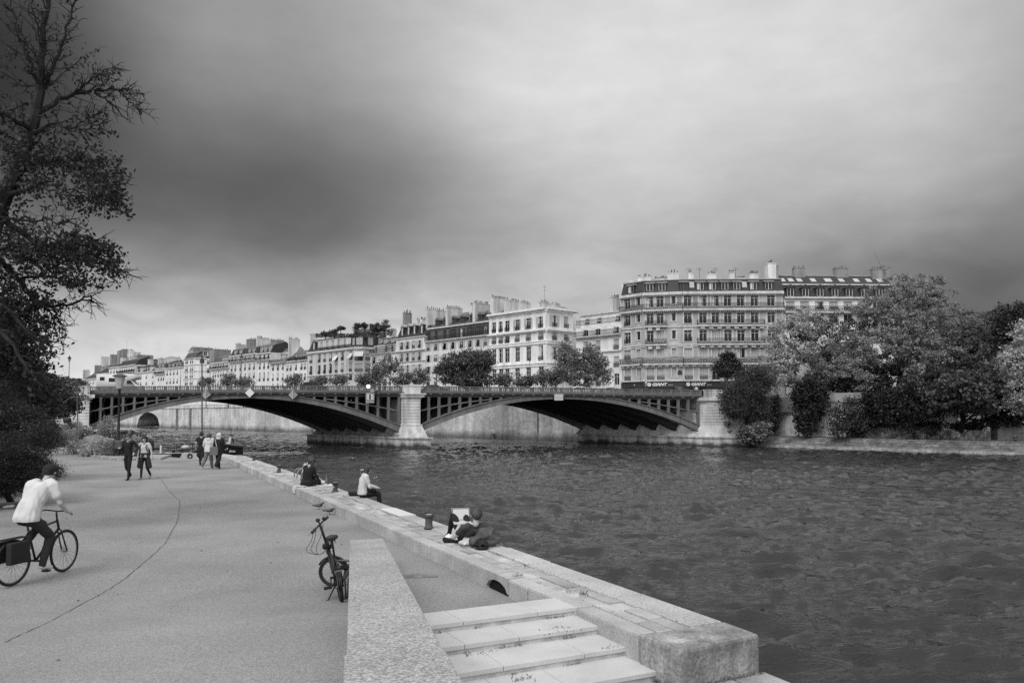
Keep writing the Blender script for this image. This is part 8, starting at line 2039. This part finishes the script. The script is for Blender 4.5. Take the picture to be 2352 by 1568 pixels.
for a, b_ in zip(secs, secs[1:]): mb.add([(a[0][0], a[0][1], a[0][2] - .04), (b_[0][0], b_[0][1], b_[0][2] - .04), (b_[3][0], b_[3][1], b_[3][2] - .04), (a[3][0], a[3][1], a[3][2] - .04)], [(0, 1, 2, 3)])
mb.build("deck", gm("barge_deck", .09, var=.3), bt)
mb = MB(); 
for a, b_ in zip(secs[8:], secs[9:]):
    f = lambda s, z, o: (s[0][0], s[0][1] * (1 + 0) - o, z); mb.quad(f(a, .98, .03), f(b_, .98, .03), f(b_, 1.14, .03), f(a, 1.14, .03))
mb.build("waterline_band", C_WHITE, bt)
mb = MB()
for a, b_ in zip(secs[9:], secs[10:]): mb.bar(Vector(a[0]) + V3(0, 0, .03), Vector(b_[0]) + V3(0, 0, .03), .12, .1)
mb.build("rubbing_strake", gm("strake_paint", .05), bt)
bf = lambda px: ((px - CX) / F_PX) * 47.25 - q.x
text("boat_name", "alma", .21, C_WHITE, bt, (bf(528), -2.235, 1.40), (math.pi / 2, 0, R_(3)), extrude=.004, bold=.002)
mb = MB(); cx_ = bf(524.5); e_ = .055; mb.add([(cx_ - e_, -2.24, 1.66), (cx_, -2.24, 1.55), (cx_ + e_, -2.24, 1.66), (cx_ + .02, -2.24, 1.62), (cx_, -2.24, 1.69), (cx_ - .02, -2.24, 1.62)], [(0, 1, 5), (5, 1, 3), (3, 1, 2), (5, 3, 4)]); mb.build("bow_emblem", C_WHITE, bt)
mb = MB(); mb.lathe([(.10, 1.95), (.11, 2.1), (.08, 2.28), (.04, 2.3)], (bf(522), -1.6, 0), 10); mb.box(bf(518), bf(526), -1.9, -1.3, 1.9, 2.0); mb.build("windlass", C_LIGHT, bt)
mb = MB(); mb.tube([(bf(527), -1.7, 1.95), (bf(527.5), -1.7, 2.25), (bf(530), -1.7, 2.2), (bf(531), -1.7, 1.9)], .035, 6); mb.tube([(bf(522), -1.5, 1.9), (bf(522), -1.5, 2.85)], .018, 6); mb.tube([(bf(512), -1.8, 1.9), (bf(512), -1.8, 2.4)], .015, 6); mb.build("bow_fittings", SHOE_B, bt)
mb = MB()
xs = [bf(p_) for p_ in (370, 405, 441, 462, 490)]
for x in xs: mb.tube([(x, -2.0, 1.25), (x, -2.0, 1.95)], .022, 6)
mb.tube([(xs[0], -2.0, 1.80), (xs[-1], -2.0, 1.95)], .016, 5); mb.tube([(xs[0], -2.0, 1.5), (xs[-1], -2.0, 1.58)], .014, 5); mb.build("guard_rail", SHOE_B, bt)
mb = MB(); mb.box(bf(370) - .05, bf(370) + .05, -2.15, -2.05, 1.15, 1.82); mb.build("pale_post", C_WHITE, bt)
mb = MB(); mb.box(bf(380), bf(402), -1.6, 1.0, 1.3, 1.55); mb.box(bf(345), bf(367), -1.6, 1.0, 1.3, 1.45); mb.box(bf(428), bf(440), -1.6, 1.0, 1.3, 1.5); mb.build("hatch", gm("hatch_paint", .13, var=.3), bt, bevel=.03)
mb = MB(); mb.ell((bf(411.5), -1.2, 1.66), (.26, .2, .13), 12); mb.build("covered_dinghy", C_LIGHT, bt, smooth=True)
mb = MB(); mb.lathe([(.10, 1.25), (.11, 1.42), (.09, 1.5)], (bf(396), -1.9, 0), 10); mb.lathe([(.10, 1.25), (.11, 1.42), (.09, 1.5)], (bf(415), -1.9, 0), 10); mb.build("mooring_bitts", SHOE_B, bt)
mb = MB()
for px in (440, 488): 
    c = V3(bf(px), -2.28, 1.15); mb.tube([c + V3(math.cos(a) * .13, 0, math.sin(a) * .13) for a in [i * math.pi / 8 for i in range(17)]], .045, 8)
mb.build("tyre_fender", M_TYRE, bt, smooth=True)
# mast pole
t = thing("boat_mast", "thin bare pole standing up before the bridge behind the three walkers", "pole", (D(466, 1020, 52).x, 52, ZW))
mb = MB(); top = D(464.0, 818 + 3, 52) - Vector(t.location); mb.tube([(0, 0, .5), tuple(top)], [.06, .04], 6); mb.ell(tuple(top), (.07, .07, .18), 8); mb.build("mast_pole", gm("mast_paint", .10), t)
t = thing("boat_mast", "thin dark pole with a short crossbar before the left bridge abutment", "pole", (D(181, 1000, 66).x, 66, -1))
mb = MB(); top = D(177, 892, 66) - Vector(t.location); mb.tube([(0, 0, 0), tuple(top)], .05, 6); z = top.z - .75; mb.tube([(top.x - 1.2, 0, z - .5), (top.x - .5, 0, z), (top.x + .5, 0, z), (top.x + 1.3, 0, z - .4)], .04, 5); mb.build("mast_pole", gm("mast_paint", .10), t)
# houseboat behind the bed
q = D(300, 1010, 62); hbt = thing("houseboat", "houseboat with flat pale edged roof and a row of dark windows behind the flower bed", "houseboat", (q.x, q.y, ZW))
hx = lambda px: ((px - CX) / F_PX) * 62 - q.x; hz_ = lambda py: CAMZ + (953 - py) / F_PX * 62 - ZW
mb = MB(); mb.prism([(hx(225), -2), (hx(330), -2), (hx(350), 0), (hx(330), 2), (hx(225), 2)], -.4, hz_(1012)); mb.build("hull", gm("houseboat_hull", .05, var=.3), hbt)
mb = MB(); mb.box(hx(232), hx(295), -1.7, 1.7, hz_(1012), hz_(989)); mb.build("cabin", gm("cabin_paint", .17, var=.2), hbt)
mb = MB(); mb.box(hx(226), hx(308), -2.0, 2.0, hz_(989), hz_(985.5)); mb.build("roof", C_LIGHT, hbt)
for px in (243, 258, 275, 289):
    mb = MB(); mb.box(hx(px) - .26, hx(px) + .26, -1.74, -1.69, hz_(1003), hz_(992.5)); wv = mb.build("window", M_GLASS, hbt)
mb = MB(); mb.tube([(hx(238), -.5, hz_(985)), (hx(266), -.3, hz_(964))], .07, 6); mb.tube([(hx(307), 0, hz_(987)), (hx(352), 0, hz_(1005))], .06, 6); mb.tube([(hx(300), 0, hz_(985)), (hx(309), 0, hz_(966))], .03, 5); mb.build("gangway_pole", C_LIGHT, hbt)
mb = MB(); a, b_ = V3(hx(198), -1.5, hz_(985)), V3(hx(183), -1.5, hz_(967)); mb.tube([a, b_], .16, 8); mb.tube([b_ + V3(-.3, 0, .05), b_ + V3(.15, 0, .1)], .2, 8); mb.build("crane_arm", SHOE_B, hbt)

# ------------------------------------------------------------------ signs and lights on the bridge
def bt_(px, w=-.7):
    u = (px - CX) / F_PX; P0 = B_(0, w); t_ = (u * P0.y - P0.x) / (BD.x - u * BD.y); return t_, B_(t_, w)
brz = math.atan2(BD.y, BD.x)
GD = "diamond boards hanging on the bridge"
for px, py, r, kind, lab in [(473, 905.5, .72, 0, "left diamond board in grey, edge split by a central rib"), (573.5, 902, .68, 1, "plain white diamond board at the crown of the left arch"), (673, 906, .70, 0, "right diamond board in grey, edge split by a central rib")]:
    t_, q = bt_(px, -.9); z = CAMZ + (953 - py) / F_PX * q.y
    t = thing("diamond_sign", lab, "sign", (q.x, q.y, z), brz, GD)
    r = {0: 10 / F_PX * q.y, 1: 10.5 / F_PX * q.y}[kind]
    mb = MB()
    if kind: mb.add([(-r, 0, 0), (0, 0, -r), (r, 0, 0), (0, 0, r), (-r, .06, 0), (0, .06, -r), (r, .06, 0), (0, .06, r)], [(0, 1, 2, 3), (7, 6, 5, 4), (0, 4, 5, 1), (1, 5, 6, 2), (2, 6, 7, 3), (3, 7, 4, 0)]); mb.build("panel", gm("sign_white", .75, rough=.5, var=.03), t)
    else:
        mb.add([(-r, .25, 0), (0, -.25, -r), (0, -.25, r)], [(0, 1, 2)], 0); mb.add([(r, .25, 0), (0, -.25, r), (0, -.25, -r)], [(0, 1, 2)], 1); mb.add([(-r, .25, 0), (0, .25, r), (r, .25, 0), (0, .25, -r)], [(0, 1, 2, 3)], 0); mb.build("panel", [gm("sign_grey", .35, rough=.5, var=.05), gm("sign_pale", .42, rough=.5, var=.05)], t)
        mb = MB(); mb.bar((0, -.28, -r), (0, -.28, r + .0), .09, .05); mb.bar((-r, .24, 0), (0, -.26, r), .06, .05); mb.bar((-r, .24, 0), (0, -.26, -r), .06, .05); mb.bar((r, .24, 0), (0, -.26, r), .06, .05); mb.bar((r, .24, 0), (0, -.26, -r), .06, .05); mb.build("edge_frame", C_LIGHT, t)
        mb = MB(); mb.bar((0, 0, r), (0, .3, r + 1.0), .05, .05); mb.build("hanger", C_LIGHT, t)
t_, q = bt_(1283.5, -.9); z = CAMZ + (953 - 912) / F_PX * q.y
t = thing("blank_board", "blank pale rectangular board at the crown of the right arch", "sign", (q.x, q.y, z), brz); w = 10.3 / F_PX * q.y; h = 7.3 / F_PX * q.y; mb = MB(); mb.box(-w, w, 0, .08, -h, h); mb.build("panel", gm("board_pale", .52, rough=.5, var=.05), t, bevel=.03); mb = MB(); mb.box(-w, w, -.012, 0, -.12, -.08); mb.box(-w, w, -.012, 0, .3, .33); mb.build("board_seam", gm("board_seam", .4), t)
t_, q = bt_(850, -1.1); kk = q.y / F_PX; zq = lambda py: CAMZ + (953 - py) * kk
t = thing("navigation_signal", "navigation signal box with one lit white lamp on the bridge parapet left of the pier", "signal", (q.x, q.y, zq(893)), brz)
L0 = lambda py: zq(py) - zq(893); x_ = lambda px: (px - 850) * kk
mb = MB(); mb.box(x_(840), x_(868), -.1, .5, L0(884), L0(882)); mb.box(x_(842), x_(862), .05, .4, L0(905), L0(884)); mb.box(x_(826), x_(842), .1, .5, L0(903), L0(901)); mb.bar((x_(841), 0, L0(905)), (x_(841), 0, L0(882)), .1, .1); mb.build("housing", gm("signal_grey", .10, rough=.6), t)
mb = MB(); mb.lathe([(.05, 0), (.22, .05), (.24, .09)], (0, 0, 0), 16); 
for i, (a, b_, c) in enumerate(mb.v): mb.v[i] = (x_(846) + a, -.12 - c, L0(887.5) + b_)
mb.build("lit_lamp", gm("signal_lamp_lit", .9, emit=7.0), t)
mb = MB(); mb.lathe([(.05, 0), (.30, .06), (.32, .1)], (0, 0, 0), 16)
for i, (a, b_, c) in enumerate(mb.v): mb.v[i] = (x_(855) + a, -.10 - c, L0(897) + b_)
mb.build("unlit_lamp", gm("signal_lamp_off", .3, rough=.3), t)
t = thing("traffic_board", "white framed board with a black upright bar and a text plate, below the navigation signal", "sign", (q.x, q.y - .1, zq(913)), brz); L0 = lambda py: zq(py) - zq(913)
mb = MB(); mb.box(x_(840.5), x_(860), 0, .1, L0(920), L0(902)); mb.build("frame", gm("board_frame", .30, rough=.5), t); mb = MB(); mb.box(x_(843.5), x_(857), -.02, 0, L0(917.5), L0(905)); mb.build("panel", C_WHITE, t)
mb = MB(); pts = [(.20 * math.cos(a) * .6, .62 * (1 if math.sin(a) >= 0 else -1) * .45 + .2 * math.sin(a) * .6) for a in [i * math.pi / 10 for i in range(20)]]; mb.add([(x_(850.2) + a, -.03, L0(911.2) + b_) for a, b_ in pts], [tuple(range(20))]); mb.build("black_bar", SHOE_B, t)
mb = MB(); mb.box(x_(840.8), x_(859.5), -.01, .08, L0(925), L0(921)); mb.build("text_plate", C_LIGHT, t); text("plate_text", "ALTERNAT", .26, SHOE_B, t, (x_(841.6), -.02, L0(924.3)), (math.pi / 2, 0, 0), extrude=.003)

# ------------------------------------------------------------------ traffic and people on the bridge
M_CARW = gm("vehicle_white", .62, rough=.25, var=.03); M_CARD = gm("vehicle_dark", .02, rough=.2, var=.1); M_CARG = gm("vehicle_glass", .02, rough=.1, var=.2)
def vehicle(name, lab, px, w, L, body, glass, paint, group=None, wheels=(.8, -.8), flip=1):
    t_, q = bt_(px, w); z = zt(max(TL, min(TR, t_))) - 1.05
    t = thing(name, lab, name.replace('_', ' '), (q.x, q.y, z), brz, group); W2 = .92
    mb = MB(); n = len(body); P = [(x * flip, z_) for x, z_ in body]; P = P if flip > 0 else P[::-1]
    mb.add([(x, -W2, z_) for x, z_ in P] + [(x, W2, z_) for x, z_ in P], [tuple(range(n)), tuple(range(2 * n - 1, n - 1, -1))] + [((i + 1) % n, i, n + i, n + (i + 1) % n) for i in range(n)])
    bm = mb.build("body", paint, t); b2 = bmesh.new(); b2.from_mesh(bm.data); bmesh.ops.recalc_face_normals(b2, faces=b2.faces); bmesh.ops.bevel(b2, geom=list(b2.edges), offset=.06, segments=2, affect='EDGES'); b2.to_mesh(bm.data); b2.free(); bm.data.shade_smooth()
    for g_ in glass:
        for s in (-1, 1):
            mb = MB(); mb.add([(x * flip, s * (W2 + .006), z_) for x, z_ in g_], [tuple(range(len(g_)))]); mb.build("window", M_CARG, t)
    for x in wheels:
        for s in (-1, 1): mb = MB(); c = V3(x, s * (W2 - .1), .32); mb.tube([c - V3(0, .1, 0), c + V3(0, .1, 0)], .32, 14); mb.build("wheel", M_TYRE, t)
    return t
kk = 113 / F_PX
vehicle("camper_van", "white camper van with overcab bunk driving over the left end of the bridge", 275, 5, 6.2, [(-3.1, .4), (-3.1, 3.0), (1.9, 3.05), (2.7, 2.75), (2.75, 2.3), (1.9, 2.1), (2.5, 1.45), (3.2, 1.3), (3.3, .4)], [[(-2.6, 2.0), (-2.6, 2.55), (-1.9, 2.55), (-1.9, 2.0)], [(-1.3, 1.8), (-1.3, 2.4), (-.2, 2.4), (-.2, 1.8)], [(.2, .9), (.2, 2.2), (.7, 2.2), (.7, .9)], [(1.35, 1.5), (1.35, 2.05), (1.85, 2.05), (2.35, 1.5)]], M_CARW, None, (2.2, -1.9))
car = [(-2.1, .3), (-2.2, .8), (-1.9, 1.0), (-1.4, 1.45), (.3, 1.5), (1.1, 1.05), (2.0, .9), (2.15, .35)]; cg = [[(-1.25, 1.05), (-1.1, 1.38), (-.2, 1.42), (-.2, 1.05)], [(-.1, 1.05), (-.1, 1.42), (.3, 1.42), (.8, 1.08)]]
van = [(-2.4, .35), (-2.4, 1.85), (1.0, 1.9), (1.9, 1.2), (2.4, 1.1), (2.45, .35)]
vehicle("dark_car", "dark tall car driving over the bridge left of the navigation signal", 722, 6, 4.4, [(x, z_ * 1.22) for x, z_ in car], [[(x, z_ * 1.22) for x, z_ in g_] for g_ in cg], M_CARD)
GC = "cars queuing on the bridge"
for px, lab, p_ in [(960, "pale car just right of the bridge pier", M_CARW), (1000, "dark car second right of the bridge pier", M_CARD), (1335, "white car before the feathery two topped tree", M_CARW), (1405, "pale grey car left of the shop on the bridge", gm("vehicle_silver", .35, rough=.25)), (1530, "dark car before the first shop sign on the bridge", M_CARD), (1575, "dark grey car before the second shop sign", gm("vehicle_grey", .08, rough=.25))]:
    vehicle("parked_car", lab, px, 7, 4.2, car, cg, p_, GC)
GP = "people on the bridge"
J0 = stand(1.74, .12, .02)
bp = [(945, .8, C_LIGHT, C_DARK, H_GREY, "man in light jacket standing behind the bridge pier's parapet block"), (1111, 1.5, C_LIGHT, C_GREY, H_DARK, "pedestrian in pale top before the dense round tree"), (1176, 1.6, C_MID, C_DARK, H_FAIR, "fair haired pedestrian right of the dense round tree"), (1225, 1.5, C_WHITE, C_DARK, H_DARK, "pedestrian in white below the mansion's corner"),
      (1364, 1.6, C_WHITE, C_MID, H_BROWN, "pedestrian in white under the feathery two topped tree"), (1414, 1.9, C_WHITE, C_MID, H_GREY, "pedestrian in white just left of the shop front"), (1457, 1.3, C_BLACK, C_BLACK, H_GREY, "white haired man in black before the shop's left window"), (1555, 2.4, C_BLACK, C_BLACK, H_DARK, "figure in black right of the first shop sign"), (1599.5, 1.2, C_WHITE, C_DARK, H_DARK, "man in white shirt leaning on the parapet under the second shop sign"), (523, 2, C_BLACK, C_BLACK, H_DARK, "distant walker in black on the left arch")]
for i, (px, w, tp, bt2, hr, lab) in enumerate(bp):
    t_, q = bt_(px, w); person("person", lab, (q.x, q.y, zt(max(TL, min(TR, t_))) - 1.04), brz + (R_(90) if i % 3 == 1 else R_(-90) if i % 3 == 0 and i else math.pi), J0, top=tp, bot=bt2, hair=hr, voxel=.03, fingers=False, sleeve='long', group=GP)
# traffic light pole near the shop
t_, q = bt_(1484, 1.0); t = thing("traffic_light", "narrow traffic light beside the first shop sign on the bridge", "traffic light", (q.x, q.y, zt(t_) - 1.05))
mb = MB(); mb.tube([(0, 0, 0), (0, 0, 2.6)], .05, 6); mb.build("post", M_LAMP, t); mb = MB(); mb.box(-.14, .14, -.12, .1, 1.6, 2.5); mb.build("signal_head", gm("signal_head", .45), t); mb = MB(); mb.box(-.08, .08, -.135, -.12, 1.7, 1.95); mb.build("lens", SHOE_B, t)
# person sitting on the far bank
q = G(2332, 1017, -1.1); J = sitJ(.02, .40, .34, .05, .1)
person("person", "person in dark clothes sitting on the far stone bank, feet over the slope", (q.x, q.y, -.85), R_(155), J, top=C_DARK, bot=C_BLACK, shoe=SHOE_W, voxel=.022, fingers=False, sleeve='long')
# ------------------------------------------------------------------ weeds in the joints
def tuft(pt, n, h, spread, mat, seed, lab):
    g = np.random.default_rng(seed); mb = MB()
    for _ in range(n):
        a = g.uniform(0, 2 * math.pi); b0 = sl * (g.uniform(-1, 1) * spread) + sd * (.035 + abs(g.normal()) * .015); d = V3(math.cos(a) * .5 + g.normal() * .3, math.sin(a) * .4 + g.normal() * .3, 1).normalized(); d = (d + sd * .25).normalized(); hh = h * g.uniform(.4, 1.1)
        p1 = b0 + d * hh * .6; p2 = b0 + d * hh + V3(d.x, d.y, -.2) * hh * .25; s = d.cross(V3(g.normal(), g.normal(), .1)).normalized() * .0028
        mb.add([b0 - s, b0 + s, p1 + s * .9, p1 - s * .9, p2], [(0, 1, 2, 3), (3, 2, 4)])
        if g.random() < .5: c = p1.lerp(p2, g.random()); l = V3(g.normal(), g.normal(), g.normal()) * .011; m2 = V3(g.normal(), g.normal(), g.normal()) * .006; mb.add([c, c + l + m2, c + l * 2, c + l - m2], [(0, 1, 2, 3)])
    o = mb.build("weed_tuft", mat, None); o.location = pt; tag(o, lab, "weed", "weeds in the stone joints"); return o
WD_ = gm("weed_green", .20, rough=.8, var=.4, scale=20, island=.4)
for i, (px, py, z, n, h, sp, lab) in enumerate([(1280, 1461, .06, 170, .13, .20, "broad feathery weed on the second stair riser"), (1333, 1365, .25, 26, .10, .05, "small upright weed on the paving above the top step"), (1304, 1358, .25, 16, .07, .05, "little weed at the kerb joint left of the upright weed"), (1441, 1462, -.0, 30, .14, .06, "leafy weed where the third step meets the kerb"),
     (1183, 1322, .25, 14, .06, .06, "weed low in the paving joint beyond the drain"), (1206, 1300, .25, 12, .05, .05, "tiny weed in the joint by the drain arch"), (1530, 1545, -.13, 26, .16, .05, "straw coloured grass at the foot of the end block"), (1040, 1568 - 20, -.035, 8, .05, .05, "tiny weed on the lower step"), (1395, 1485, .06, 12, .05, .12, "creeping weed along the third riser"), (1196, 1558, .06, 26, .07, .10, "low clump of weeds under the fourth riser"),
     (1105, 1498, .155, 14, .05, .18, "thin weeds under the third riser"), (852, 1168, .25, 10, .06, .05, "left weed of three in the paving beyond the pale slab"), (869, 1167, .25, 8, .05, .05, "weed nearest the water beyond the pale slab"), (860, 1175, .25, 12, .06, .06, "weed tuft on the paving near the pigeons' end")]):
    tuft(G(px, py, z), n, h, sp, WD_ if i != 6 else gm("straw", .3, var=.3), 300 + i, lab)
# pale repaired slab on the paving, pale paper by the yew
s_ = (G(930, 1175, KZ) - E0).dot(QD); mb = MB(); P = [Q_(s_ - .7, .02), Q_(s_ + .8, .02), Q_(s_ + .8, .42), Q_(s_ - .7, .42)]; P = [p - E0 for p in P]; mb.prism([(p.x, p.y) for p in P], KZ - .1, KZ + .012); mb.build("repaired_slab", gm("pale_slab", .62, var=.08), quay)
crumple(18, 1166, [((0, 0, .03), (.14, .1, .04)), ((.08, .02, .05), (.1, .08, .03))], PLASTIC, "paper_litter", "crumpled pale paper lying at the edge of the evergreen shrub", "litter", z=0, vox=.015)
